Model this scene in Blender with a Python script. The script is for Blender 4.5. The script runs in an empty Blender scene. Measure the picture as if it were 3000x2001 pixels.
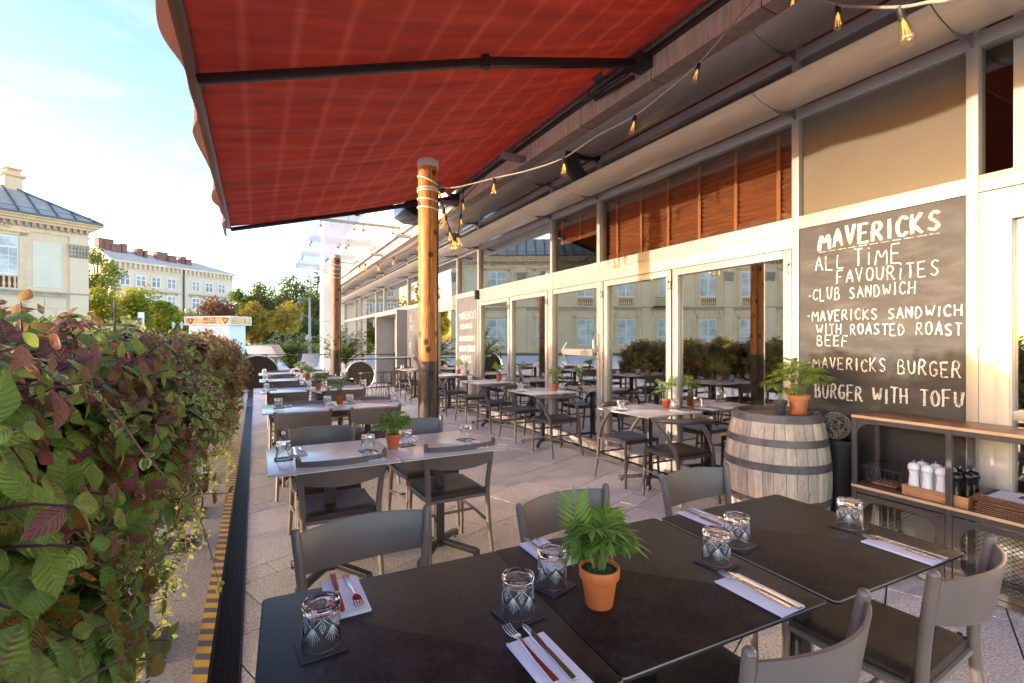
import bpy, bmesh, math, random
from mathutils import Vector, Matrix, Euler, noise
R = math.radians
S = bpy.context.scene
COL = S.collection
random.seed(7)

# ------------------------------------------------------------------ camera
F_PX, CAM_H = 1397.0, 1.45
YAW = math.atan(751 / F_PX)
cd = bpy.data.cameras.new("camera")
cd.sensor_width = 36.0
cd.lens = F_PX / 3000 * 36
cd.shift_y = -0.0008
cd.clip_start = 0.02
cd.clip_end = 2000
cam = bpy.data.objects.new("camera", cd)
cam.location = (0, 0, CAM_H)
cam.rotation_euler = (R(90), 0, -YAW)
COL.objects.link(cam)
S.camera = cam

# ------------------------------------------------------------------ sky, sun, exposure
SUN_AZ = -82.0          # degrees clockwise from +Y (the facade runs along Y)
SUN_EL = 2.6
w = bpy.data.worlds.new("World")
S.world = w
w.use_nodes = True
nt = w.node_tree
bg = nt.nodes["Background"]
sky = nt.nodes.new("ShaderNodeTexSky")
sky.sky_type = 'NISHITA'
sky.sun_disc = False
sky.sun_elevation = R(SUN_EL)
sky.sun_rotation = R(SUN_AZ)
sky.altitude = 200
sky.air_density = 1.0
sky.dust_density = 1.8
sky.ozone_density = 2.6
tint = nt.nodes.new("ShaderNodeMix")
tint.data_type = 'RGBA'
tint.blend_type = 'MULTIPLY'
tint.inputs[0].default_value = 1.0
tcz = nt.nodes.new("ShaderNodeTexCoord")
sz = nt.nodes.new("ShaderNodeSeparateXYZ")
nt.links.new(tcz.outputs["Generated"], sz.inputs[0])
zr = nt.nodes.new("ShaderNodeValToRGB")      # hazy pale horizon, bluer overhead
for _ in range(2):
    zr.color_ramp.elements.new(0.5)
for _e, (_p, _c) in zip(zr.color_ramp.elements, ((0.0, (0.99, 0.97, 0.80)), (0.12, (0.96, 0.93, 0.78)), (0.26, (0.57, 0.475, 0.54)), (0.60, (0.45, 0.35, 0.43)))):
    _e.position = _p
    _e.color = (*_c, 1)
nt.links.new(sz.outputs[2], zr.inputs[0])
nt.links.new(zr.outputs[0], tint.inputs[7])
nt.links.new(sky.outputs[0], tint.inputs[6])
tc = nt.nodes.new("ShaderNodeTexCoord")
mpw = nt.nodes.new("ShaderNodeMapping")
mpw.inputs["Scale"].default_value = (2.2, 2.2, 9.0)
mpw.inputs["Rotation"].default_value = (R(8), R(5), 0)
nt.links.new(tc.outputs["Generated"], mpw.inputs[0])
nz = nt.nodes.new("ShaderNodeTexNoise")
nz.inputs["Scale"].default_value = 1.6
nz.inputs["Detail"].default_value = 7
nz.inputs["Roughness"].default_value = 0.62
nz.inputs["Distortion"].default_value = 0.6
nt.links.new(mpw.outputs[0], nz.inputs["Vector"])
cr = nt.nodes.new("ShaderNodeValToRGB")
cr.color_ramp.elements[0].position = 0.50
cr.color_ramp.elements[0].color = (0, 0, 0, 1)
cr.color_ramp.elements[1].position = 0.80
cr.color_ramp.elements[1].color = (0.4, 0.4, 0.4, 1)
nt.links.new(nz.outputs[0], cr.inputs[0])
cl = nt.nodes.new("ShaderNodeMix")           # thin streaks of high cloud
cl.data_type = 'RGBA'
cl.inputs[7].default_value = (0.42, 0.40, 0.39, 1)
nt.links.new(cr.outputs[0], cl.inputs[0])
nt.links.new(tint.outputs[2], cl.inputs[6])
nt.links.new(cl.outputs[2], bg.inputs[0])
bg.inputs[1].default_value = 0.15
sl = bpy.data.lights.new("sun", 'SUN')
sl.energy = 0.21
sl.angle = R(0.5)
sl.color = (1.0, 0.90, 0.79)
sun = bpy.data.objects.new("sun", sl)
az, el = R(SUN_AZ), R(SUN_EL)
sd = Vector((math.sin(az) * math.cos(el), math.cos(az) * math.cos(el), math.sin(el)))
sun.rotation_euler = (-sd).to_track_quat('-Z', 'Y').to_euler()
sun.location = sd * 50 + Vector((0, 0, 10))
COL.objects.link(sun)
S.view_settings.view_transform = 'Standard'
S.view_settings.look = 'None'
S.view_settings.exposure = 4.95
S.view_settings.gamma = 1
S.cycles.max_bounces = 10
S.cycles.diffuse_bounces = 4
S.cycles.glossy_bounces = 5
S.cycles.transmission_bounces = 10
S.cycles.transparent_max_bounces = 16
S.cycles.sample_clamp_indirect = 6
S.cycles.blur_glossy = 0.5


def at(u, v, z):
    """world point seen at photo pixel (u, v) (3000 x 2001) at depth z: used to read positions of hung cables and far things"""
    x = (u - 1500) / F_PX
    y = -(v - 998) / F_PX
    sa, ca = math.sin(YAW), math.cos(YAW)
    return Vector(((sa + x * ca) * z, (ca - x * sa) * z, CAM_H + y * z))


# ------------------------------------------------------------------ mesh helpers
class MB:
    def __init__(s):
        s.v, s.f, s.uv, s.r, s.cur = [], [], [], [], 0.5

    def face(s, idx, uv=None):
        s.f.append(tuple(idx))
        s.uv.append(uv)
        s.r.append(s.cur)

    def add(s, vs):
        n = len(s.v)
        s.v.extend([tuple(p) for p in vs])
        return n

    def quad(s, a, b, c, d, uv=None):
        n = s.add((a, b, c, d))
        s.face((n, n + 1, n + 2, n + 3), uv)

    def box(s, x0, x1, y0, y1, z0, z1, m=None):
        p = [Vector((x, y, z)) for z in (z0, z1) for y in (y0, y1) for x in (x0, x1)]
        if m is not None:
            p = [m @ q for q in p]
        n = s.add(p)
        for f in ((0, 2, 3, 1), (4, 5, 7, 6), (0, 1, 5, 4), (2, 6, 7, 3), (0, 4, 6, 2), (1, 3, 7, 5)):
            s.face([n + i for i in f])

    def bar(s, a, b, w, h, up=(0, 0, 1)):
        """rectangular bar from a to b, w across, h along up"""
        a, b = Vector(a), Vector(b)
        d = (b - a).normalized()
        u = Vector(up)
        sx = d.cross(u)
        if sx.length < 1e-4:
            sx = d.cross(Vector((1, 0, 0)))
        sx.normalize()
        u = sx.cross(d)
        p = []
        for q in (a, b):
            for i, j in ((-1, -1), (1, -1), (1, 1), (-1, 1)):
                p.append(q + sx * (w / 2 * i) + u * (h / 2 * j))
        n = s.add(p)
        for f in ((0, 3, 2, 1), (4, 5, 6, 7), (0, 1, 5, 4), (1, 2, 6, 5), (2, 3, 7, 6), (3, 0, 4, 7)):
            s.face([n + i for i in f])

    def tube(s, path, rad, n=8, cap=True, sx=1.0, sy=1.0, up=(0, 0, 1)):
        """tube along path; rad number or list; sx / sy squash the section (sideways / along up)"""
        path = [Vector(p) for p in path]
        m = len(path)
        if not hasattr(rad, '__len__'):
            rad = [rad] * m
        upv = Vector(up)
        base = len(s.v)
        prev = None
        for i, p in enumerate(path):
            d = (path[min(i + 1, m - 1)] - path[max(i - 1, 0)])
            if d.length < 1e-9:
                d = Vector((0, 0, 1))
            d.normalize()
            if prev is None:
                a = d.cross(upv)
                if a.length < 1e-3:
                    a = d.cross(Vector((1, 0.3, 0)))
            else:
                a = prev - d * prev.dot(d)
            a.normalize()
            prev = a
            b = a.cross(d)
            for k in range(n):
                t = 2 * math.pi * k / n
                s.v.append(tuple(p + a * (math.cos(t) * rad[i] * sx) + b * (math.sin(t) * rad[i] * sy)))
        for i in range(m - 1):
            for k in range(n):
                k2 = (k + 1) % n
                s.face((base + i * n + k, base + i * n + k2, base + (i + 1) * n + k2, base + (i + 1) * n + k),
                       [(k / n, i), ((k + 1) / n, i), ((k + 1) / n, i + 1), (k / n, i + 1)])
        if cap:
            s.face([base + k for k in range(n)][::-1])
            s.face([base + (m - 1) * n + k for k in range(n)])

    def lathe(s, prof, n=24, c=(0, 0, 0), fn=None, caps=True):
        """prof: list of (r, z); revolve about z through c"""
        base = len(s.v)
        m = len(prof)
        for (r, z) in prof:
            for k in range(n):
                t = 2 * math.pi * k / n
                rr = r if fn is None else fn(r, z, t)
                s.v.append((c[0] + rr * math.cos(t), c[1] + rr * math.sin(t), c[2] + z))
        for i in range(m - 1):
            for k in range(n):
                k2 = (k + 1) % n
                s.face((base + i * n + k, base + i * n + k2, base + (i + 1) * n + k2, base + (i + 1) * n + k),
                       [(k / n, i), ((k + 1) / n, i), ((k + 1) / n, i + 1), (k / n, i + 1)])
        if caps:
            s.face([base + k for k in range(n)][::-1])
            s.face([base + (m - 1) * n + k for k in range(n)])

    def grid(s, fn, nu, nv, close=False):
        """fn(u, v) -> point for u, v in 0..1"""
        base = len(s.v)
        for j in range(nv + 1):
            for i in range(nu + 1):
                s.v.append(tuple(fn(i / nu, j / nv)))
        for j in range(nv):
            for i in range(nu):
                a = base + j * (nu + 1) + i
                s.face((a, a + 1, a + nu + 2, a + nu + 1),
                       [(i / nu, j / nv), ((i + 1) / nu, j / nv), ((i + 1) / nu, (j + 1) / nv), (i / nu, (j + 1) / nv)])

    def prism(s, pts, off):
        """closed solid: polygon pts extruded by vector off"""
        off = Vector(off)
        n = len(pts)
        a = s.add(pts)
        b = s.add([Vector(p) + off for p in pts])
        s.face([a + i for i in range(n)][::-1])
        s.face([b + i for i in range(n)])
        for i in range(n):
            j = (i + 1) % n
            s.face((a + i, a + j, b + j, b + i))

    def merge(s, o, m):
        n = len(s.v)
        s.v.extend([tuple(m @ Vector(p)) for p in o.v])
        for f, uv, r in zip(o.f, o.uv, o.r):
            s.f.append(tuple(n + i for i in f))
            s.uv.append(uv)
            s.r.append(r)

    def mesh(s, name, mat, bevel=0.0, smooth=True, angle=38, fix=True, segs=2):
        me = bpy.data.meshes.new(name)
        me.from_pydata(s.v, [], s.f)
        if any(u is not None for u in s.uv):
            l = me.uv_layers.new(name="UVMap")
            k = 0
            data = [0.0] * (2 * len(l.data))
            for f, uv in zip(s.f, s.uv):
                for i in range(len(f)):
                    if uv is not None:
                        data[2 * k], data[2 * k + 1] = uv[i]
                    k += 1
            l.data.foreach_set("uv", data)
        if len(set(s.r)) > 1:
            a = me.attributes.new("rnd", 'FLOAT', 'FACE')
            a.data.foreach_set("value", s.r)
        if bevel > 0 or fix:
            bm = bmesh.new()
            bm.from_mesh(me)
            if fix:
                bmesh.ops.recalc_face_normals(bm, faces=bm.faces)
            if bevel > 0:
                ed = [e for e in bm.edges if len(e.link_faces) == 2 and e.calc_face_angle(0) > 0.6]
                bmesh.ops.bevel(bm, geom=ed, offset=bevel, segments=segs, affect='EDGES', profile=0.6, clamp_overlap=True)
            bm.to_mesh(me)
            bm.free()
        if smooth:
            me.polygons.foreach_set("use_smooth", [True] * len(me.polygons))
            me.set_sharp_from_angle(angle=R(angle))
        me.materials.append(mat)
        me.update()
        return me

    def build(s, name, mat, parent=None, **k):
        o = bpy.data.objects.new(name, s.mesh(name, mat, **k))
        COL.objects.link(o)
        if parent is not None:
            o.parent = parent
        return o


def tag(o, label=None, cat=None, group=None, kind=None):
    for k, v in (("label", label), ("category", cat), ("group", group), ("kind", kind)):
        if v:
            o[k] = v
    return o


def thing(name, label, cat, loc=(0, 0, 0), rz=0.0, group=None):
    o = bpy.data.objects.new(name, None)
    o.empty_display_size = 0.1
    COL.objects.link(o)
    o.location = loc
    o.rotation_euler = (0, 0, rz)
    return tag(o, label, cat, group)


CHILDREN = {}


def copy_tree(o, parent=None):
    c = o.copy()
    COL.objects.link(c)
    if parent is not None:
        c.parent = parent
    kids = CHILDREN.get(o.name)
    if kids is None:
        kids = [k for k in o.children]
        CHILDREN[o.name] = kids
    for k in kids:
        copy_tree(k, c)
    return c


class Proto:
    """first placing moves the thing itself, later ones copy it with its parts"""

    def __init__(s, root):
        s.root, s.used = root, False

    def put(s, loc, rz=0.0, label=None, group=None, scale=None):
        if s.used:
            o = copy_tree(s.root)
        else:
            o = s.root
            CHILDREN[o.name] = [k for k in o.children]
            for k in o.children:
                CHILDREN[k.name] = [q for q in k.children]
            s.used = True
        o.location = loc
        o.rotation_euler = (0, 0, rz)
        if scale:
            o.scale = (scale,) * 3
        else:
            o.scale = (1, 1, 1)
        return tag(o, label, None, group)


# ------------------------------------------------------------------ materials
def nodes(m):
    m.use_nodes = True
    t = m.node_tree
    return t, t.nodes["Principled BSDF"], t.nodes["Material Output"]


def N(t, kind, **k):
    n = t.nodes.new(kind)
    for a, b in k.items():
        setattr(n, a, b)
    return n


def ramp(t, fac, stops, interp='LINEAR'):
    r = N(t, "ShaderNodeValToRGB")
    r.color_ramp.interpolation = interp
    e = r.color_ramp.elements
    while len(e) < len(stops):
        e.new(0.5)
    for q, (p, c) in zip(e, stops):
        q.position = p
        q.color = (*c, 1) if len(c) == 3 else c
    t.links.new(fac, r.inputs[0])
    return r.outputs[0]


def mth(t, op, a, b=None, c=None):
    n = N(t, "ShaderNodeMath", operation=op)
    for i, q in enumerate((a, b, c)):
        if q is None:
            continue
        if isinstance(q, (int, float)):
            n.inputs[i].default_value = q
        else:
            t.links.new(q, n.inputs[i])
    return n.outputs[0]


def noi(t, vec, scale, detail=4, rough=0.55, dist=0.0):
    n = N(t, "ShaderNodeTexNoise")
    n.inputs["Scale"].default_value = scale
    n.inputs["Detail"].default_value = detail
    n.inputs["Roughness"].default_value = rough
    n.inputs["Distortion"].default_value = dist
    if vec is not None:
        t.links.new(vec, n.inputs["Vector"])
    return n.outputs[0]


def mixc(t, fac, a, b, mode='MIX'):
    n = N(t, "ShaderNodeMix", data_type='RGBA', blend_type=mode)
    for sock, q in ((n.inputs[0], fac), (n.inputs[6], a), (n.inputs[7], b)):
        if isinstance(q, (int, float)):
            sock.default_value = q
        elif isinstance(q, tuple):
            sock.default_value = (*q, 1) if len(q) == 3 else q
        else:
            t.links.new(q, sock)
    return n.outputs[2]


def bump(t, b, h, strength=0.3, dist=0.01):
    n = N(t, "ShaderNodeBump")
    n.inputs["Strength"].default_value = strength
    n.inputs["Distance"].default_value = dist
    t.links.new(h, n.inputs["Height"])
    t.links.new(n.outputs[0], b.inputs["Normal"])


def objco(t, scale=(1, 1, 1)):
    c = N(t, "ShaderNodeTexCoord")
    m = N(t, "ShaderNodeMapping")
    m.inputs["Scale"].default_value = scale
    t.links.new(c.outputs["Object"], m.inputs[0])
    return m.outputs[0]


def M(name, col, rough=0.5, metal=0.0, var=0.0, vscale=8.0, bmp=0.0, bscale=60.0, stretch=(1, 1, 1), rvar=0.0, spec=None):
    """plain surface with a little colour, gloss and relief variation"""
    m = bpy.data.materials.new(name)
    t, b, o = nodes(m)
    b.inputs["Base Color"].default_value = (*col, 1)
    b.inputs["Roughness"].default_value = rough
    b.inputs["Metallic"].default_value = metal
    if spec is not None:
        b.inputs["Specular IOR Level"].default_value = spec
    if var or bmp or rvar:
        v = objco(t, stretch)
        f = noi(t, v, vscale, 5)
        if var:
            lo = tuple(c * (1 - var) for c in col)
            hi = tuple(min(1, c * (1 + var)) for c in col)
            t.links.new(ramp(t, f, [(0.3, lo), (0.7, hi)]), b.inputs["Base Color"])
        if rvar:
            t.links.new(mth(t, 'MULTIPLY_ADD', f, rvar, rough - rvar / 2), b.inputs["Roughness"])
        if bmp:
            bump(t, b, noi(t, v, bscale, 3), bmp, 0.004)
    return m


def glass_pane(name, tint=(0.55, 0.56, 0.52), ior=2.2, add=0.0):
    m = bpy.data.materials.new(name)
    m.use_nodes = True
    t = m.node_tree
    t.nodes.clear()
    o = N(t, "ShaderNodeOutputMaterial")
    tr = N(t, "ShaderNodeBsdfTransparent")
    tr.inputs[0].default_value = (*tint, 1)
    gl = N(t, "ShaderNodeBsdfGlossy")
    gl.inputs["Roughness"].default_value = 0.0
    gl.inputs[0].default_value = (0.97, 0.96, 0.93, 1)
    ge = N(t, "ShaderNodeNewGeometry")
    dp = N(t, "ShaderNodeVectorMath", operation='DOT_PRODUCT')
    t.links.new(ge.outputs["Normal"], dp.inputs[0])
    t.links.new(ge.outputs["Incoming"], dp.inputs[1])
    f0 = ((ior - 1) / (ior + 1)) ** 2 + add
    cosn = mth(t, 'ABSOLUTE', dp.outputs["Value"])
    mx = N(t, "ShaderNodeMixShader")
    fac = mth(t, 'MULTIPLY_ADD', mth(t, 'POWER', mth(t, 'SUBTRACT', 1.0, cosn), 5.0), 1 - f0, f0)
    # slight waviness of float glass
    v = objco(t)
    bn = N(t, "ShaderNodeBump")
    bn.inputs["Strength"].default_value = 0.03
    bn.inputs["Distance"].default_value = 0.02
    t.links.new(noi(t, v, 1.3, 1), bn.inputs["Height"])
    t.links.new(bn.outputs[0], gl.inputs["Normal"])
    t.links.new(fac, mx.inputs[0])
    t.links.new(tr.outputs[0], mx.inputs[1])
    t.links.new(gl.outputs[0], mx.inputs[2])
    t.links.new(mx.outputs[0], o.inputs[0])
    return m


def granite(name, c0, c1, joint=None):
    m = bpy.data.materials.new(name)
    t, b, o = nodes(m)
    v = objco(t)
    sp = noi(t, v, 75, 2, 0.8)
    fine = noi(t, v, 190, 1, 0.9)
    col = ramp(t, mth(t, 'MULTIPLY_ADD', fine, 0.6, mth(t, 'MULTIPLY', sp, 0.6)), [(0.42, c0), (0.6, tuple((x + y) / 2 for x, y in zip(c0, c1))), (0.8, c1)])
    big = noi(t, v, 1.1, 5, 0.65)
    a = N(t, "ShaderNodeAttribute", attribute_name="rnd")
    tone = mth(t, 'ADD', mth(t, 'MULTIPLY_ADD', a.outputs["Fac"], 0.26, 0.78), mth(t, 'MULTIPLY', big, 0.5))
    st = ramp(t, noi(t, v, 5.5, 6, 0.7), [(0.34, (0.7,) * 3), (0.46, (1,) * 3)])
    col = mixc(t, 1.0, col, tone, 'MULTIPLY')
    col = mixc(t, 0.6, col, st, 'MULTIPLY')
    t.links.new(col, b.inputs["Base Color"])
    b.inputs["Roughness"].default_value = 0.62
    bump(t, b, sp, 0.35, 0.003)
    return m


def wood(name, c0, c1, scale=3.0, axis='Z', knots=False, rough=0.5, crack=False):
    m = bpy.data.materials.new(name)
    t, b, o = nodes(m)
    st = {'Z': (6, 6, 0.6), 'Y': (6, 0.6, 6), 'X': (0.6, 6, 6)}[axis]
    v = objco(t, st)
    n1 = noi(t, v, scale, 6, 0.6, 1.2)
    wv = mth(t, 'PINGPONG', mth(t, 'MULTIPLY', n1, 9.0), 1.0)
    col = ramp(t, mth(t, 'MULTIPLY_ADD', wv, 0.45, mth(t, 'MULTIPLY', noi(t, v, scale * 7, 4), 0.55)), [(0.2, c0), (0.75, c1)])
    if knots:
        # knots scattered round the trunk (uv: x round it, y up it) and one long drying crack
        uv = N(t, "ShaderNodeTexCoord").outputs["UV"]
        mp = N(t, "ShaderNodeMapping")
        mp.inputs["Scale"].default_value = (3.0, 0.34, 1)
        t.links.new(uv, mp.inputs[0])
        vo = N(t, "ShaderNodeTexVoronoi", voronoi_dimensions='2D')
        vo.inputs["Scale"].default_value = 1.0
        t.links.new(mp.outputs[0], vo.inputs["Vector"])
        ds = mth(t, 'ADD', vo.outputs["Distance"], mth(t, 'MULTIPLY', mth(t, 'SUBTRACT', noi(t, v, 6, 3), 0.5), 0.10))
        rings = mth(t, 'PINGPONG', mth(t, 'MULTIPLY', ds, 16.0), 1.0)
        near = ramp(t, ds, [(0.10, (1,) * 3), (0.42, (0,) * 3)])
        col = mixc(t, mth(t, 'MULTIPLY', near, 0.75), col, ramp(t, rings, [(0.0, c0), (1.0, c1)]))
        k = ramp(t, ds, [(0.05, (0.10, 0.05, 0.03)), (0.11, (0.42, 0.26, 0.16)), (0.17, (1, 1, 1))])
        col = mixc(t, 1.0, col, k, 'MULTIPLY')
        s2 = N(t, "ShaderNodeSeparateXYZ")
        t.links.new(uv, s2.inputs[0])
        wob = mth(t, 'MULTIPLY', mth(t, 'SUBTRACT', noi(t, objco(t, (0.1, 0.1, 2.2)), 2, 4), 0.5), 0.10)
        cx_ = mth(t, 'ABSOLUTE', mth(t, 'SUBTRACT', mth(t, 'ADD', s2.outputs[0], wob), 0.735))
        col = mixc(t, ramp(t, cx_, [(0.003, (1,) * 3), (0.008, (0,) * 3)]), col, (0.03, 0.012, 0.006))
    t.links.new(col, b.inputs["Base Color"])
    b.inputs["Roughness"].default_value = rough
    bump(t, b, n1, 0.25, 0.004)
    return m


def leafmat(name, c_lo, c_hi, under, edge=None, rough=0.5, transl=0.35, veins=7, c_alt=None, vein_col=None, thr=0.62):
    """leaf: uv x across, y along; veins as relief and colour, underside its own colour, some light through"""
    m = bpy.data.materials.new(name)
    t, b, o = nodes(m)
    uv = N(t, "ShaderNodeTexCoord").outputs["UV"]
    sx = N(t, "ShaderNodeSeparateXYZ")
    t.links.new(uv, sx.inputs[0])
    a = N(t, "ShaderNodeAttribute", attribute_name="rnd").outputs["Fac"]
    d = mth(t, 'ABSOLUTE', mth(t, 'SUBTRACT', sx.outputs[0], 0.5))
    ph = mth(t, 'SUBTRACT', mth(t, 'MULTIPLY', sx.outputs[1], veins), mth(t, 'MULTIPLY', d, 3.2))
    tri = mth(t, 'PINGPONG', ph, 0.5)
    side = mth(t, 'LESS_THAN', tri, 0.07)
    mid = mth(t, 'LESS_THAN', d, 0.022)
    vein = mth(t, 'MAXIMUM', side, mid)
    if c_alt is not None:
        col = ramp(t, a, [(0.0, c_lo), (0.66, c_hi), (0.70, c_alt), (1.0, tuple(q * 2.3 for q in c_alt))])
        # purple flush spreading from the midrib of the greener leaves
        fl = mth(t, 'MULTIPLY', ramp(t, d, [(0.0, (1,) * 3), (0.22, (0,) * 3)]), mth(t, 'GREATER_THAN', a, 0.42))
        col = mixc(t, mth(t, 'MULTIPLY', fl, 0.55), col, c_alt)
    else:
        col = ramp(t, a, [(0.0, c_lo), (1.0, c_hi)])
    vc = vein_col or tuple(min(1, c * 2.2 + 0.02) for c in c_hi)
    col = mixc(t, mth(t, 'MULTIPLY', vein, 0.55), col, vc)
    if edge is not None:
        e = ramp(t, d, [(0.26, (0, 0, 0)), (0.36, (1, 1, 1))])
        col = mixc(t, e, col, edge)
    bf = N(t, "ShaderNodeNewGeometry").outputs["Backfacing"]
    und = mixc(t, mth(t, 'FRACT', mth(t, 'MULTIPLY', a, 13.7)), under, tuple(min(1, c * 1.9) for c in under))
    und = mixc(t, mth(t, 'MULTIPLY', vein, 0.5), und, tuple(c * 0.45 for c in under))
    col = mixc(t, bf, col, und)
    t.links.new(col, b.inputs["Base Color"])
    b.inputs["Roughness"].default_value = rough
    h = mth(t, 'SUBTRACT', mth(t, 'POWER', mth(t, 'MULTIPLY', tri, 2), 0.5), mth(t, 'MULTIPLY', mid, 0.5))
    quilt = mth(t, 'MULTIPLY_ADD', noi(t, objco(t), 150, 2), 0.5, h)
    bump(t, b, quilt, 0.8, 0.004)
    tl = N(t, "ShaderNodeBsdfTranslucent")
    t.links.new(mixc(t, 0.35, col, (0.62, 0.60, 0.12)), tl.inputs[0])
    mx = N(t, "ShaderNodeMixShader")
    mx.inputs[0].default_value = transl
    t.links.new(b.outputs[0], mx.inputs[1])
    t.links.new(tl.outputs[0], mx.inputs[2])
    t.links.new(mx.outputs[0], o.inputs[0])
    return m


def treemat(name, cols, transl=0.4):
    m = bpy.data.materials.new(name)
    t, b, o = nodes(m)
    a = N(t, "ShaderNodeAttribute", attribute_name="rnd").outputs["Fac"]
    col = ramp(t, a, [(i / max(1, len(cols) - 1), c) for i, c in enumerate(cols)])
    t.links.new(col, b.inputs["Base Color"])
    b.inputs["Roughness"].default_value = 0.6
    tl = N(t, "ShaderNodeBsdfTranslucent")
    t.links.new(mixc(t, 0.3, col, (0.5, 0.45, 0.05)), tl.inputs[0])
    mx = N(t, "ShaderNodeMixShader")
    mx.inputs[0].default_value = transl
    t.links.new(b.outputs[0], mx.inputs[1])
    t.links.new(tl.outputs[0], mx.inputs[2])
    t.links.new(mx.outputs[0], o.inputs[0])
    return m


def clear_glass(name, tint=(1, 1, 1), rough=0.0, ior=1.45):
    m = bpy.data.materials.new(name)
    t, b, o = nodes(m)
    b.inputs["Base Color"].default_value = (*tint, 1)
    b.inputs["Roughness"].default_value = rough
    b.inputs["IOR"].default_value = ior
    b.inputs["Transmission Weight"].default_value = 1.0
    return m


def thin_glass(name, tint, refl=1.5):
    """single-walled bulb glass: mostly clear with a skin of reflection"""
    m = glass_pane(name, tint, refl, 0.07)
    return m


mats = {}
mats['frame'] = M("champagne_aluminium", (0.39, 0.36, 0.315), 0.38, 0.25, 0.06, 3, 0.02, 200, (1, 1, 1), 0.1)
mats['louvre'] = M("brushed_grey_metal", (0.58, 0.52, 0.44), 0.34, 0.45, 0.10, 4, 0.06, 30, (3, 0.6, 3), 0.12)
mats['pane'] = glass_pane("window_glass", (0.66, 0.66, 0.63), 2.2, 0.25)
mats['post_cap'] = M("post_cap_zinc", (0.50, 0.48, 0.45), 0.5, 0.2)
mats['spandrel'] = M("bronze_spandrel", (0.16, 0.13, 0.09), 0.16, 0.1, 0.06, 2)
mats['limestone'] = M("limestone_cladding", (0.56, 0.47, 0.35), 0.75, 0, 0.12, 6, 0.1, 120)
mats['white_stone'] = M("white_stone_cladding", (0.74, 0.71, 0.66), 0.7, 0, 0.05, 3, 0.05, 90)
mats['chair'] = M("taupe_powder_coat", (0.165, 0.134, 0.113), 0.36, 0.15, 0.06, 5, 0.03, 300, (1, 1, 1), 0.1)
mats['chair2'] = M("dark_taupe_powder_coat", (0.088, 0.072, 0.062), 0.38, 0.1, 0.06, 5, 0.03, 300, (1, 1, 1), 0.1)
mats['leather'] = M("dark_brown_leather", (0.048, 0.035, 0.026), 0.46, 0, 0.3, 14, 0.25, 90, (1, 1, 1), 0.2, 0.3)
mats['black_metal'] = M("black_steel", (0.022, 0.021, 0.021), 0.42, 0.3, 0.15, 10, 0.03, 200)
mats['dark_grey_metal'] = M("dark_grey_steel", (0.06, 0.058, 0.058), 0.42, 0.4, 0.1, 8)
mats['grey_metal'] = M("grey_metal", (0.25, 0.24, 0.23), 0.4, 0.6, 0.1, 8)
mats['steel'] = M("polished_steel", (0.62, 0.58, 0.54), 0.14, 1.0)
mats['chrome'] = M("chrome", (0.75, 0.72, 0.68), 0.12, 1.0)
mats['paper'] = M("white_napkin", (0.78, 0.76, 0.74), 0.85, 0, 0.02, 20, 0.1, 250)
mats['coaster'] = M("black_leather_coaster", (0.03, 0.029, 0.03), 0.55, 0, 0.15, 40, 0.2, 300)
mats['terracotta'] = M("terracotta", (0.66, 0.16, 0.035), 0.6, 0, 0.14, 18, 0.08, 120)
mats['terracotta_red'] = M("terracotta_red", (0.50, 0.10, 0.035), 0.6, 0, 0.14, 18, 0.08, 120)
mats['soil'] = M("mossy_soil", (0.045, 0.06, 0.015), 0.9, 0, 0.6, 60, 0.9, 90)
mats['moss'] = M("green_moss", (0.05, 0.16, 0.02), 0.9, 0, 0.5, 60, 0.9, 90)
mats['stem'] = M("green_stem", (0.16, 0.2, 0.05), 0.6, 0, 0.2, 20)
mats['purple_stem'] = M("purple_stem", (0.12, 0.04, 0.05), 0.6, 0, 0.25, 20)
mats['vine_stem'] = M("vine_stem", (0.20, 0.12, 0.07), 0.6, 0, 0.25, 20)
mats['bark'] = M("bark", (0.10, 0.075, 0.05), 0.85, 0, 0.3, 6, 0.5, 20)
mats['chalkboard'] = M("chalkboard_paint", (0.023, 0.0215, 0.0205), 0.6, 0, 0.28, 2.2, 0.03, 200)
mats['rope'] = M("white_rope", (0.62, 0.56, 0.47), 0.8, 0, 0.1, 40)
mats['cable'] = M("black_cable", (0.02, 0.018, 0.017), 0.5)
mats['white_cable'] = M("weathered_cable", (0.45, 0.40, 0.33), 0.6)
mats['white_paint'] = M("white_paint", (0.78, 0.77, 0.74), 0.5, 0, 0.04, 5)
mats['white_ceramic'] = M("white_gloss_wood", (0.80, 0.79, 0.77), 0.22)
mats['black_gloss'] = M("black_gloss_wood", (0.012, 0.011, 0.011), 0.22)
mats['palm_leaf'] = leafmat("palm_leaf", (0.10, 0.24, 0.02), (0.32, 0.48, 0.06), (0.24, 0.40, 0.06), None, 0.42, 0.3, 0.0)
mats['coleus'] = leafmat("plectranthus_leaf", (0.10, 0.23, 0.04), (0.36, 0.50, 0.08), (0.22, 0.085, 0.06), None, 0.42, 0.34, 8, (0.16, 0.032, 0.052), (0.32, 0.46, 0.14), 0.66)
mats['coleus_green'] = leafmat("green_plectranthus_leaf", (0.08, 0.21, 0.035), (0.25, 0.42, 0.07), (0.26, 0.15, 0.05), None, 0.42, 0.34, 8, (0.16, 0.05, 0.05), (0.20, 0.32, 0.10), 0.93)
mats['pane_high'] = glass_pane("upper_window_glass", (0.90, 0.90, 0.87), 1.6, 0.0)
mats['ivy'] = leafmat("variegated_ivy_leaf", (0.09, 0.21, 0.04), (0.22, 0.37, 0.07), (0.32, 0.42, 0.10), (0.76, 0.72, 0.30), 0.5, 0.42, 4)
mats['lime_coleus'] = leafmat("pale_edged_leaf", (0.20, 0.34, 0.07), (0.42, 0.52, 0.13), (0.40, 0.46, 0.16), (0.80, 0.76, 0.42), 0.6, 0.42, 6)
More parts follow.
